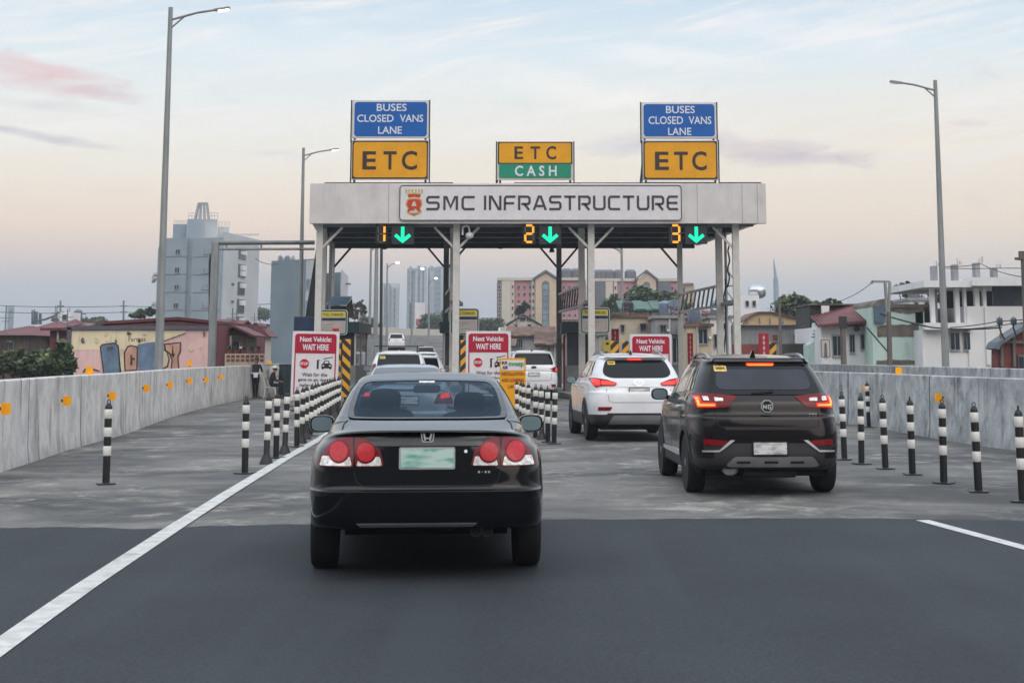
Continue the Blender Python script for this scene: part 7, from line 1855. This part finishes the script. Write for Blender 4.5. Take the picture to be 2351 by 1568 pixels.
o = thing('road_sign', 'pale rounded sign back on a post standing beside the red roofed house', 'sign', (X_at(1896,70),70,GZ)); a_, b_ = P(1884,822,70), P(1907,777,70)
mb = MB(); mb.slab(rrect(a_.x,a_.z,b_.x,b_.z,.08), 70, 70.05); mb.build('plate', BW['peach2'], o, smooth=False)
mb = MB(); frame_ring(mb, a_.x+.04,a_.z+.04,b_.x-.04,b_.z-.04,.06,.03,69.998,69.985); mb.slab(soft([(a_.x+.17,a_.z+.06),(b_.x-.17,a_.z+.06),(b_.x-.19,b_.z-.2),(a_.x+.19,b_.z-.2)], .05), 69.99, 69.98); mb.build('bracing', BW['slate'], o, smooth=False)
mb = MB(); mb.box2(((a_.x+b_.x)/2-.05,70.06,GZ), ((a_.x+b_.x)/2+.05,70.14,b_.z-.1)); mb.build('post', BW['white'], o, smooth=False)

# ---- low-rise clutter filling the middle distance
rnd = random.Random(11)
spots = [(905,935,770,762,330,'grey','rust','front'),(930,965,766,757,360,'white','maroon','front'),(950,968,748,747,380,'white','grey','flat'),(700,760,765,750,150,'grey','rust','front'),(800,830,752,742,210,'white','rust','front'),(826,850,768,760,190,'grey','grey','flat'),
         (1060,1110,752,742,420,'white','slate','front'),(1108,1140,742,730,440,'white','slate','front'),(1100,1172,795,780,112,'grey','rust','front'),(1268,1330,790,775,130,'cream','rust','front'),(1330,1400,778,768,125,'grey','rust','front'),
         (1380,1440,770,765,105,'cream','grey','flat'),(1560,1640,722,716,125,'white','maroon','front'),(1630,1690,738,730,118,'cream','rust','front'),(1745,1790,735,720,135,'white','rust','front'),(1846,1890,742,735,120,'grey','grey','flat'),
         (1988,2020,745,733,110,'grey','rust','front'),(2095,2150,690,688,98,'white','grey','flat'),(0,60,770,765,200,'grey','rust','front'),(160,240,752,742,190,'white','slate','front'),(600,625,758,745,200,'peach2','maroon','gable')]
desc = ['low grey house far down the road, under the lit lamps','white house with a red roof in the hazy middle distance','small pale billboard-like block below the striped far tower','grey house with rusty roof behind the first booth','white house with rusty roof beside the thin far lamps','flat grey house beside the thick mast','white far house with slate roof before the green hill',
        'white far house below the corner of the pink building','grey house with rusty roof behind the lane 2 wait sign','cream house with rusty roof between lane 2 columns','grey rusty-roofed house behind the lane 3 booth','cream flat house behind the third toll board','white house with a red roof behind the lattice truss','cream rusty-roofed house behind the white rooftop building',
        'white house with rusty roof under the antenna mast','flat grey house before the green trees beside the orange gable','grey house squeezed between the red roof and the mint building','white flat house top behind the bare cement parapet','grey house low at the frame edge behind shrubs','white slate-roofed house behind the painted wall','cream house with red gable at the foot of the slate block']
for s, d in zip(spots, desc):
    px0, px1 = s[0], s[1]; wn = [(px0+(px1-px0)*f, px0+(px1-px0)*(f+.14), s[2]+6, s[2]+6+min(16,(px1-px0)*.28)) for f in (.18,.62)]
    house(px0, px1, s[2], s[3], s[4], 9, s[5], s[6], d, s[7], wn, group='low houses in the middle distance')
o = thing('billboard', 'small pale roadside billboard on a post in front of the striped far tower', 'billboard', (X_at(962,340),340,GZ)); a_, b_ = P(952,752,340), P(975,695,340)
mb = MB(); mb.box2((a_.x,340,a_.z), (b_.x,340.6,b_.z)); mb.build('panel', BW['white'], o, smooth=False); mb = MB(); mb.box2((a_.x+.3,339.9,a_.z+.4), (b_.x-.3,339.99,a_.z+1.9)); mb.build('poster', M('billboard red', (190,96,96), .7, var=.3, vs=.4), o, smooth=False)
mb = MB(); mb.box2((a_.x-1.2,340,GZ), (a_.x-.6,340.6,b_.z)); mb.build('post', BW['slate'], o, smooth=False)

# ---- trees, shrubs
def tree(name, label, lobes, Y, ground_px, n, size, mats=('leaf_d','leaf_m','leaf_l'), trunk=True, cat='tree', group=None, spread=1.0, seed=0, sparse=False):
    rg = random.Random(seed+int(ground_px)); bx = X_at(ground_px, Y)
    o = thing(name, label, cat, (bx, Y, GZ), group); cs = []
    for (px, py, rx, ry) in lobes:
        c = P(px, py, Y); k = Y/3530.0; cs.append((Vector((c.x, Y+rg.uniform(-.5,.5)*rx*k, c.z)), rx*k, ry*k))
    tot = sum(a*b for _, a, b in cs); mb = MB()
    for c, a, b in cs:
        clumps = []
        for j in range(max(6, int(14*a*b/tot*len(cs)))):
            v = Vector((rg.gauss(0,1), rg.gauss(0,1), rg.gauss(0,1))).normalized()*rg.uniform(.45,1.0)
            clumps.append(Vector((v.x*a, v.y*a*.9, v.z*b)))
        for i in range(int(n*a*b/tot)):
            q = rg.choice(clumps); rr = rg.uniform(.12,.60) if not sparse else rg.uniform(.05,.25)
            v = Vector((rg.gauss(0,1), rg.gauss(0,1), rg.gauss(0,1))).normalized()*(rg.random()**.5)
            p = c+q+Vector((v.x*a*rr*1.3, v.y*a*rr*1.3, v.z*b*rr*1.3)); s = size*rg.uniform(.6,1.3)
            e1 = Vector((rg.gauss(0,1), rg.gauss(0,1), rg.gauss(0,.7))).normalized(); e2 = e1.cross(Vector((rg.gauss(0,1), rg.gauss(0,1), rg.gauss(0,1)))).normalized()
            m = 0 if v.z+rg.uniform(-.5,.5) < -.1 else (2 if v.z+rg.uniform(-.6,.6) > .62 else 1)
            mb.add([p-e1*s*.5, p+e2*s*.28, p+e1*s*.5, p-e2*s*.28], [(0,1,2,3)], m)
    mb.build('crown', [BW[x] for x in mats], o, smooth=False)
    if trunk:
        mb = MB(); top = min(c.z-b*.3 for c, a, b in cs); r0 = max(.12, cs[0][1]*.07); fork = Vector((bx, Y, GZ+(top-GZ)*.75))
        mb.cyl((bx,Y,GZ-.1), fork, r0*1.5, r0, 10)
        for c, a, b in cs: mb.cyl(fork, c-Vector((0,0,b*.2)), r0*.7, r0*.25, 7)
        mb.build('trunk', BW['bark'], o)
    return o
tree('broad_tree', 'dark bushy tree before the second pink building, its densest part', [(1478,690,38,26),(1440,700,30,20),(1520,695,36,24),(1462,672,20,14)], 170, 1478, 6500, .55, seed=1)
tree('broad_tree', 'lower dark tree at the corner of the second pink building', [(1410,702,22,20),(1395,716,18,18),(1425,715,20,16)], 175, 1408, 2600, .55, seed=2)
tree('broad_tree', 'dark tree filling the gap beside the lattice truss', [(1548,700,26,22),(1570,712,20,18)], 165, 1556, 2400, .5, seed=3)
tree('broad_tree', 'dense green tree behind the orange gable and the antenna mast', [(1822,706,34,24),(1855,715,28,20),(1800,712,18,24),(1832,690,20,10)], 130, 1826, 6000, .45, seed=4)
tree('broad_tree', 'flat topped tree over the red roofed house', [(1880,700,26,9),(1920,700,24,7),(1905,692,14,6)], 140, 1896, 1500, .4, seed=5, sparse=True)
tree('bare_tree', 'sparse grey tree with thin twigs behind the mint building', [(2062,664,12,8),(2082,656,13,8),(2102,668,14,9),(2120,658,12,9),(2090,676,18,8),(2135,668,12,10)], 105, 2092, 1100, .38, ('leaf_d','dry','leaf_d'), seed=6, sparse=True)
tree('bare_tree', 'dark leafy tree seen through the white house balconies', [(2176,690,20,18),(2212,680,18,18),(2240,690,16,16)], 100, 2200, 2200, .4, seed=7)
tree('broad_tree', 'sparse dark tree between the red shed roof and the blue grey tower', [(325,722,18,10),(345,716,16,12),(306,724,10,6)], 160, 330, 1100, .5, seed=8, sparse=True)
tree('broad_tree', 'hazy tree on the horizon between the water tower box and the shed roof', [(208,738,22,7),(228,736,16,7)], 300, 215, 900, .9, seed=9)
tree('broad_tree', 'hazy green tree beyond the climbing road under the broad far tower', [(990,742,26,22),(1012,738,26,22),(972,752,14,14)], 330, 998, 3800, .9, seed=10)
tree('broad_tree', 'green wooded rise beside the second toll board', [(1085,748,30,22),(1120,752,30,20),(1150,752,26,18),(1060,752,18,18)], 300, 1110, 5200, .85, seed=11)
tree('broad_tree', 'dull green tree beside the thin far lamps, past the first booth', [(852,756,16,20),(838,742,12,14),(872,758,12,12)], 230, 850, 2000, .7, ('leaf_d','leaf_m','dry'), seed=12)
tree('bare_tree', 'pale leafless tree with pinkish twigs behind the first booth', [(822,708,12,14),(812,722,12,10),(836,714,10,12),(828,696,10,8)], 150, 822, 900, .32, ('dry','dry','leaf_d'), seed=13, sparse=True)
tree('broad_tree', 'hazy bluish tree on the horizon between tower and slate block', [(598,722,20,12),(580,728,14,8)], 420, 596, 900, 1.2, seed=14)
tree('palm_like_tree', 'spiky palm crown before the pink building beside the cream gabled house', [(1196,712,9,7),(1204,705,8,8),(1190,718,8,5)], 190, 1198, 700, .7, ('leaf_d','leaf_d','leaf_m'), seed=15, sparse=True)
for k, (lb, ls, Y, gx, n) in enumerate((('dark green shrub pressed against the painted wall edge', [(135,828,24,34),(118,842,26,24),(148,806,14,22)], 66, 132, 5200), ('bushy olive shrub below the plank house', [(92,838,26,24),(70,846,24,18)], 68, 84, 3600), ('dry brownish shrub at the frame edge behind the parapet', [(34,832,26,26),(8,838,24,22),(50,846,22,18)], 70, 26, 3800))):
    tree('shrub', lb, ls, Y, gx, n, .30, ('leaf_d','leaf_m','leaf_l') if k < 2 else ('leaf_d','leaf_m','dry'), True, 'shrub', 'shrubs behind the streaked parapet', seed=20+k)

# ---- poles, masts, wires
def pole_thing(name, label, cat, Y, segs, r, group=None, mat='wood'):
    p0 = P(*segs[0], Y); o = thing(name, label, cat, (p0.x, Y, GZ), group)
    mb = MB(); mb.cyl((p0.x,Y,GZ), P(*segs[-1], Y), r, r*.75, 10); mb.build('pole', BW[mat], o); return o
Y0 = 62
o = pole_thing('utility_pole', 'double concrete and steel utility pole with a cross bar in front of the mint building', 'pole', Y0, [(2040,838),(2040,716)], .13)
mb = MB()
for px in (2032,2043): mb.cyl(P(2040 if px > 2040 else 2036,716,Y0), P(px,647,Y0), .06)
mb.build('upper_pole', BW['galv'] if 'galv' in BW else MAT['galv'], o)
mb = MB(); mb.bar(P(2001,646.5,Y0), P(2043,647,Y0), .09); mb.bar(P(2001,646.5,Y0), P(2002.5,652,Y0), .09); mb.build('cross_bar', MAT['galv'], o, smooth=False)
o = pole_thing('utility_pole', 'dark wooden utility pole in front of the red roofed white house', 'pole', 66, [(1939,838),(1934,735)], .16, mat='wood')
mb = MB(); q = P(1935,740,66); mb.box((q.x,66,q.z), (.3,.3,.5)); mb.build('cap', BW['darkw'], o, smooth=False)
o = pole_thing('utility_pole', 'slim pole rising before the orange gable with a lamp ring', 'pole', 78, [(1795,800),(1789,683)], .09, mat='wood')
o = pole_thing('utility_pole', 'utility pole with cross arm cut by the frame edge beside the white house', 'pole', 58, [(2352,800),(2349,582)], .13)
mb = MB(); mb.bar(P(2330,594,58), P(2366,596,58), .1); mb.box(tuple(P(2349,586,58)), (.3,.2,.3)); mb.build('cross_arm', BW['wood'], o, smooth=False)
o = thing('antenna_mast', 'tall thin pale blue mast tapering to a point behind the orange gable', 'mast', (X_at(1787,420),420,GZ))
mb = MB(); mb.cyl((X_at(1786,420),420,GZ), P(1781,640,420), .9, .7, 10); mb.cyl(P(1781,640,420), P(1776,594,420), .5, .12, 8); mb.build('mast', M('pale mast paint', (150,168,184), .6), o)
for k, px in enumerate((139,284)):
    Y = 420; o = thing('power_pylon', 'hazy steel power pole with two cross arms %s' % ('over the red roofs' if k == 0 else 'beside the leaning lamp pole'), 'pylon', (X_at(px,Y),Y,GZ), 'power line poles')
    mb = MB(); mb.cyl((X_at(px,Y),Y,GZ), P(px,690,Y), .42, .25, 8); mb.build('pole', BW['slate'], o)
    mb = MB()
    for y in (703,717): mb.bar(P(px-8,y,Y), P(px+8,y,Y), .35)
    mb.build('cross_arm', BW['slate'], o, smooth=False)
def wire(label, pts, r, group='overhead wires'):
    V = [P(*p) for p in pts]; o = MB(); o.tube(V, r, 5); q = o.build('cable', BW['wire'], None, origin=tuple(V[0])); tag(q, label, 'cable', group)
def sag(a, b, n, s): return [(a[0]+(b[0]-a[0])*k/n, a[1]+(b[1]-a[1])*k/n + s*4*(k/n)*(1-k/n), a[2]+(b[2]-a[2])*k/n) for k in range(n+1)]
wire('thin power line running between the hazy pylons, upper one', sag((-20,701,420),(284,703,420),8,3)+sag((284,703,420),(620,698,420),8,4)[1:], .09)
wire('thin power line running between the hazy pylons, lower one', sag((-20,716,420),(284,717,420),8,3)+sag((284,717,420),(620,714,420),8,4)[1:], .09)
wire('thick dark cable sloping from the mint building to the white house', sag((2020,720,68),(2140,752,68),6,2)+sag((2140,752,68),(2300,752,66),6,4)[1:], .035)
wire('cable from the double utility pole slanting down to the red roofed house', [(1990,752,62),(2040,810,62)], .03)
wire('upper cable running to the insulators at the frame edge', sag((2182,752,66),(2290,738,62),6,2)+[(2352,734,60)], .02)
wire('lower cable running past the insulators at the frame edge', sag((2182,757,66),(2325,743,62),6,3)+[(2352,742,60)], .02)
wire('thin cable strung from the roof posts to the frame edge pole', sag((2156,612,72),(2252,606,72),6,3)+sag((2252,606,72),(2350,636,60),6,5)[1:], .018)
wire('thin cable strung low between the roof posts of the white house', sag((2160,616,72),(2300,616,72),8,1)+[(2350,616,60)], .018)
wire('long thin cable from the double pole down towards the green trees', sag((2001,650,62),(1925,692,75),8,5), .015)
wire('thin loop of cable between the grey tower and the portal', sag((586,594,150),(640,606,150),6,6), .03)
wire('cable across the grey wall below the orange gable', sag((1797,748,78),(1876,735,74),6,3), .018)
for k, (px, py) in enumerate(((2295,738),(2327,738))):
    q = P(px,py,61.5); o = thing('insulator', '%s cluster of power insulators in front of the steep grey roof' % ORD[k], 'insulator', tuple(q), 'insulators on the line')
    mb = MB(); mb.lathe([(.05,-.12),(.16,-.08),(.09,-.04),(.2,0),(.09,.04),(.16,.08),(.04,.12)], tuple(q), 12, axis='x'); mb.build('discs', BW['slate'], o)
    mb = MB(); pts = [P(px,py,61.5), P(px-1,py+12,61.5), P(px+4,py+28,61.5), P(px+12,py+42,61.5)]; mb.tube(pts, .035, 6); mb.build('jumper', BW['wire'], o)
    
# ---- rooftop aerials over the red roofs
o = thing('rooftop_aerials', 'cluster of small aerials and pipes on the roof before the white tank box', 'antenna', (X_at(80,110),110,P(80,745,110).z))
mb = MB()
for k in range(6): px = 74+k*4+random.uniform(-1,1); mb.cyl(P(px,745,110), P(px,715+random.uniform(-6,10),110), .07, .05, 6)
mb.tube([P(78,738,110), P(105,733,110), P(132,722,110)], .08, 6); mb.build('poles', BW['slate'], o)
o = thing('roof_lamp', 'thin bent street light behind the long red shed', 'street lamp', (X_at(184,140),140,GZ)); mb = MB(); mb.cyl((X_at(184,140),140,GZ), P(185,719,140), .12, .08, 8); mb.tube([P(185,719,140), P(192,720,140), P(197,722,140)], .07, 6); mb.build('pole', BW['slate'], o)

# ================================================================ people
PM = dict(skin=M('skin', (150,108,86), .6, var=.06), jacket=M('dark jacket', (34,34,42), .85, var=.15, vs=8), trousers=M('dark trousers', (24,25,30), .85, var=.15, vs=8), shirt=M('slate shirt', (58,62,74), .85, var=.15, vs=8),
          hair=M('black hair', (20,17,16), .5, var=.2, vs=20), cap=M('white cap cloth', (216,214,210), .8, var=.05), shoe=M('grey shoes', (60,62,66), .7), tray=M('pale tray', (188,192,200), .6, var=.05), box=M('white packet', (214,216,220), .6), chair=M('white plastic', (196,194,188), .45, var=.05))
def skin_figure(joints, edges, root, zones, parent, name='body'):
    """one continuous body grown from a skeleton: joints {name:(x,y,z,r)}; zones: list of (test, slot)"""
    names = list(joints); idx = {n: i for i, n in enumerate(names)}
    me = bpy.data.meshes.new('skel'); me.from_pydata([joints[n][:3] for n in names], [(idx[a], idx[b]) for a, b in edges], [])
    o = bpy.data.objects.new('skel', me); C.objects.link(o)
    md = o.modifiers.new('s', 'SKIN'); md.use_smooth_shade = True
    sv = me.skin_vertices[0].data
    for n in names:
        r = joints[n][3]; sv[idx[n]].radius = (r if not isinstance(r, tuple) else r[0], r if not isinstance(r, tuple) else r[1]); sv[idx[n]].use_root = (n == root)
    o.modifiers.new('u', 'SUBSURF').levels = 2
    dg = bpy.context.evaluated_depsgraph_get(); dg.update()
    m2 = bpy.data.meshes.new_from_object(o.evaluated_get(dg)); bpy.data.objects.remove(o); bpy.data.meshes.remove(me)
    m2.name = name; m2.materials.clear()
    for mt in ('skin','jacket','trousers','shoe','shirt'): m2.materials.append(PM[mt])
    for p in m2.polygons:
        c = p.center; p.use_smooth = True; p.material_index = 0
        for test, slot in zones:
            if test(c): p.material_index = slot; break
    q = bpy.data.objects.new(name, m2); C.objects.link(q); q.parent = parent; WL[q.name] = (0,0,0)
    return q
def hand(J, E, wrist, pos, fwd, side, up, s, r=.0085):
    """palm and five unequal fingers leaving the wrist joint"""
    pos, fwd, side, up = Vector(pos), Vector(fwd).normalized(), Vector(side).normalized(), Vector(up).normalized()
    J[s+'palm'] = (*(pos+fwd*.05), .026); E.append((wrist, s+'palm'))
    for k, (o_, ln) in enumerate(((-.028,.062),(-.010,.074),(.009,.070),(.027,.054))):
        a = pos+fwd*.085+side*o_; b = a+fwd*ln*.5+up*-.006; c = a+fwd*ln*.85-up*.030
        for t, p_, rr in (('a',a,.011),('b',b,.0095),('c',c,.008)): J['%sf%d%s' % (s,k,t)] = (*p_, rr)
        E += [(s+'palm','%sf%da' % (s,k)),('%sf%da' % (s,k),'%sf%db' % (s,k)),('%sf%db' % (s,k),'%sf%dc' % (s,k))]
    a = pos+fwd*.045-side*.036; b = a+fwd*.032-side*.018
    J[s+'t1'] = (*a, .011); J[s+'t2'] = (*b, .009); E += [(s+'palm', s+'t1'), (s+'t1', s+'t2')]
def face(parent, c, rz, r=.092):
    """nose, eyes, mouth and ears on a head centred at c, turned by rz (0 looks at -Y)"""
    M_ = Matrix.Rotation(rz, 3, 'Z'); f = lambda x, y, z: Vector(c)+M_ @ Vector((x, y, z))
    mb = MB(); n0 = [f(-.014,-.088,.015), f(.014,-.088,.015), f(.017,-.086,-.030), f(-.017,-.086,-.030), f(0,-.118,-.026)]; mb.add(n0, [(0,1,4),(1,2,4),(2,3,4),(3,0,4),(0,3,2,1)]); mb.build('nose', PM['skin'], parent)
    for s in (-1,1):
        mb = MB(); mb.ball(f(s*.034,-.080,.012), .013, 1, .8, .7, 8); mb.build('eye', PM['hair'], parent)
        mb = MB(); mb.ball(f(s*.080,.005,-.005), .030, .4, .7, 1, 8); mb.build('ear', PM['skin'], parent)
    mb = MB(); mb.ball(f(0,-.084,-.056), .024, 1, .4, .35, 8); mb.build('mouth', M('lips', (120,66,60), .5, var=0) if 'lips' not in bpy.data.materials else bpy.data.materials['lips'], parent)

# standing woman with a tray, ankles together, head turned
g = G(580.5, 913.5); T = thing('person', 'person in a dark jacket and dark trousers standing against the parapet, holding a pale tray', 'person', (0,0,0))
J = dict(pelvis=(0,0,.84,.125), waist=(0,.0,.98,.112), chest=(0,.01,1.16,.135), neckb=(0,.015,1.30,.065), neck=(0,.01,1.35,.045), head=(-.005,-.005,1.43,.082), crown=(-.0,.0,1.50,.078),
         shl=(-.16,.01,1.25,.058), ell=(-.245,-.03,1.03,.044), wrl=(-.17,-.20,.96,.027), shr=(.16,.01,1.25,.058), elr=(.245,-.03,1.03,.044), wrr=(.17,-.20,.96,.027),
         hpl=(-.085,0,.80,.098), knl=(-.065,-.03,.46,.062), anl=(-.045,.0,.09,.040), tol=(-.055,-.14,.03,.032), hel=(-.045,.035,.035,.034), hpr=(.085,0,.80,.098), knr=(.060,-.01,.46,.062), anr=(.045,.03,.09,.040), tor=(.055,-.11,.03,.032), her=(.045,.065,.035,.034))
E = [('pelvis','waist'),('waist','chest'),('chest','neckb'),('neckb','neck'),('neck','head'),('head','crown'),('chest','shl'),('shl','ell'),('ell','wrl'),('chest','shr'),('shr','elr'),('elr','wrr'),('pelvis','hpl'),('hpl','knl'),('knl','anl'),('anl','tol'),('anl','hel'),('pelvis','hpr'),('hpr','knr'),('knr','anr'),('anr','tor'),('anr','her')]
hand(J, E, 'wrl', (-.17,-.20,.96), (.35,-.9,0), (0,0,1), (-.9,-.35,0), 'l'); hand(J, E, 'wrr', (.17,-.20,.96), (-.35,-.9,0), (0,0,1), (.9,-.35,0), 'r')
skin_figure(J, E, 'pelvis', [(lambda c: c.z < .075, 3), (lambda c: c.z < .90, 2), (lambda c: c.z < 1.315 and c.y > -.215, 1)], T)
face(T, (-.005,-.005,1.43), R(-55))
mb = MB(); mb.ball((.012,.022,1.475), .100, .98, 1.0, .92, 14); mb.ball((.03,.085,1.38), .055, 1, .8, 1.5, 10); mb.build('hair', PM['hair'], T)
T.location = (g.x+.12, g.y-.15, .004); T.rotation_euler = (0,0,R(14))
tx, ty = T.location.x, T.location.y
o = thing('tray', 'pale flat tray with a white packet, held at the waist of the standing person', 'tray', (tx+.06,ty-.30,.93))
mb = MB(); mb.box((tx+.06,ty-.30,.945), (.46,.22,.02)); mb.box((tx+.06,ty-.405,.965), (.46,.012,.06)); mb.box((tx+.06,ty-.195,.965), (.46,.012,.06)); mb.build('pan', PM['tray'], o, smooth=False)
mb = MB(); mb.box((tx+.07,ty-.418,.87), (.17,.012,.15)); mb.build('packet', PM['box'], o, smooth=False, bevel=.004)

# seated person on a plastic chair, facing right, white cap
g = G(629, 914); cx0, cy0 = g.x, g.y
o = thing('plastic_chair', 'white moulded plastic chair under the seated person by the tarpaulin', 'chair', (cx0-.12,cy0,0))
mb = MB(); mb.box((cx0-.12,cy0,.415), (.42,.42,.03)); mb.build('seat', PM['chair'], o, smooth=False, bevel=.01)
mb = MB(); mb.add([(cx0-.33,cy0-.2,.42),(cx0-.33,cy0+.2,.42),(cx0-.42,cy0+.19,.82),(cx0-.42,cy0-.19,.82),(cx0-.30,cy0-.2,.42),(cx0-.30,cy0+.2,.42),(cx0-.39,cy0+.19,.82),(cx0-.39,cy0-.19,.82)], [(0,1,2,3),(7,6,5,4),(0,4,5,1),(1,5,6,2),(2,6,7,3),(3,7,4,0)]); mb.build('backrest', PM['chair'], o, smooth=False, bevel=.01)
for sx in (-.19,.19):
    for sy in (-.19,.19): mb = MB(); mb.bar((cx0-.12+sx*1.25,cy0+sy*1.15,0), (cx0-.12+sx,cy0+sy,.40), .045); mb.build('leg', PM['chair'], o, smooth=False)
T = thing('person', 'person in dark clothes and a white cap sitting on a plastic chair by the tarpaulin', 'person', (0,0,0))
J = dict(pelvis=(-.06,0,.53,.125), waist=(-.05,0,.67,.12), chest=(.03,0,.86,.135), neckb=(.08,0,.99,.062), neck=(.10,0,1.03,.045), head=(.125,0,1.11,.082), crown=(.12,0,1.18,.076),
         shl=(.04,.16,.94,.058), ell=(.10,.20,.70,.043), wrl=(.30,.12,.64,.027), shr=(.04,-.16,.94,.058), elr=(.10,-.20,.70,.043), wrr=(.30,-.12,.64,.027),
         hpl=(.0,.09,.50,.085), knl=(.36,.10,.50,.060), anl=(.34,.11,.09,.040), tol=(.48,.11,.03,.032), hel=(.31,.11,.035,.034), hpr=(.0,-.09,.50,.085), knr=(.37,-.10,.49,.060), anr=(.33,-.11,.09,.040), tor=(.47,-.11,.03,.032), her=(.30,-.11,.035,.034))
hand(J, E2 := [], 'wrl', (.30,.12,.64), (.9,-.4,-.1), (.3,.8,.2), (0,-.2,1), 'l'); hand(J, E2, 'wrr', (.30,-.12,.64), (.9,.4,-.1), (.3,-.8,.2), (0,.2,1), 'r')
E1 = [e for e in E if 'palm' not in e[0]+e[1] and not e[0][1:2] in ('f','t') or e[0] in ('anl','anr','hpl','hpr','knl','knr')]
E1 = [('pelvis','waist'),('waist','chest'),('chest','neckb'),('neckb','neck'),('neck','head'),('head','crown'),('chest','shl'),('shl','ell'),('ell','wrl'),('chest','shr'),('shr','elr'),('elr','wrr'),('pelvis','hpl'),('hpl','knl'),('knl','anl'),('anl','tol'),('anl','hel'),('pelvis','hpr'),('hpr','knr'),('knr','anr'),('anr','tor'),('anr','her')]
skin_figure(J, E1+E2, 'pelvis', [(lambda c: c.z < .075, 3), (lambda c: c.z < .60 and c.x < .42 and (c.z < .57), 2), (lambda c: c.z < 1.0 and c.x < .30, 1)], T)
face(T, (.125,0,1.11), R(90))
mb = MB(); mb.ball((.108,0,1.14), .098, 1.0, .96, .95, 14); mb.build('hair', PM['hair'], T)
mb = MB(); mb.lathe([(.104,0),(.105,.03),(.085,.075),(.04,.10),(.01,.105)], (.115,0,1.155), 18); mb.slab([(.20,1.158),(.30,1.140),(.30,1.148),(.20,1.172)], -.075, .075); mb.build('cap', PM['cap'], T)
T.location = (cx0-.10, cy0, .004)

# ================================================================ the air: far things fade to blue grey
hm = bpy.data.materials.new('thin haze'); hm.use_nodes = True
ht = NT(hm.node_tree)
hv = ht.n('ShaderNodeVolumePrincipled', {'Color': (.74, .80, .88), 'Density': .0006, 'Anisotropy': .0})
ho = ht.n('ShaderNodeOutputMaterial'); ht.t.links.new(hv.outputs[0], ho.inputs['Volume'])
mb = MB(); mb.box2((-1500,-400,GZ-1.0), (1500,1500,75))
o = mb.build('haze', hm, None, smooth=False); o['kind'] = 'stuff'
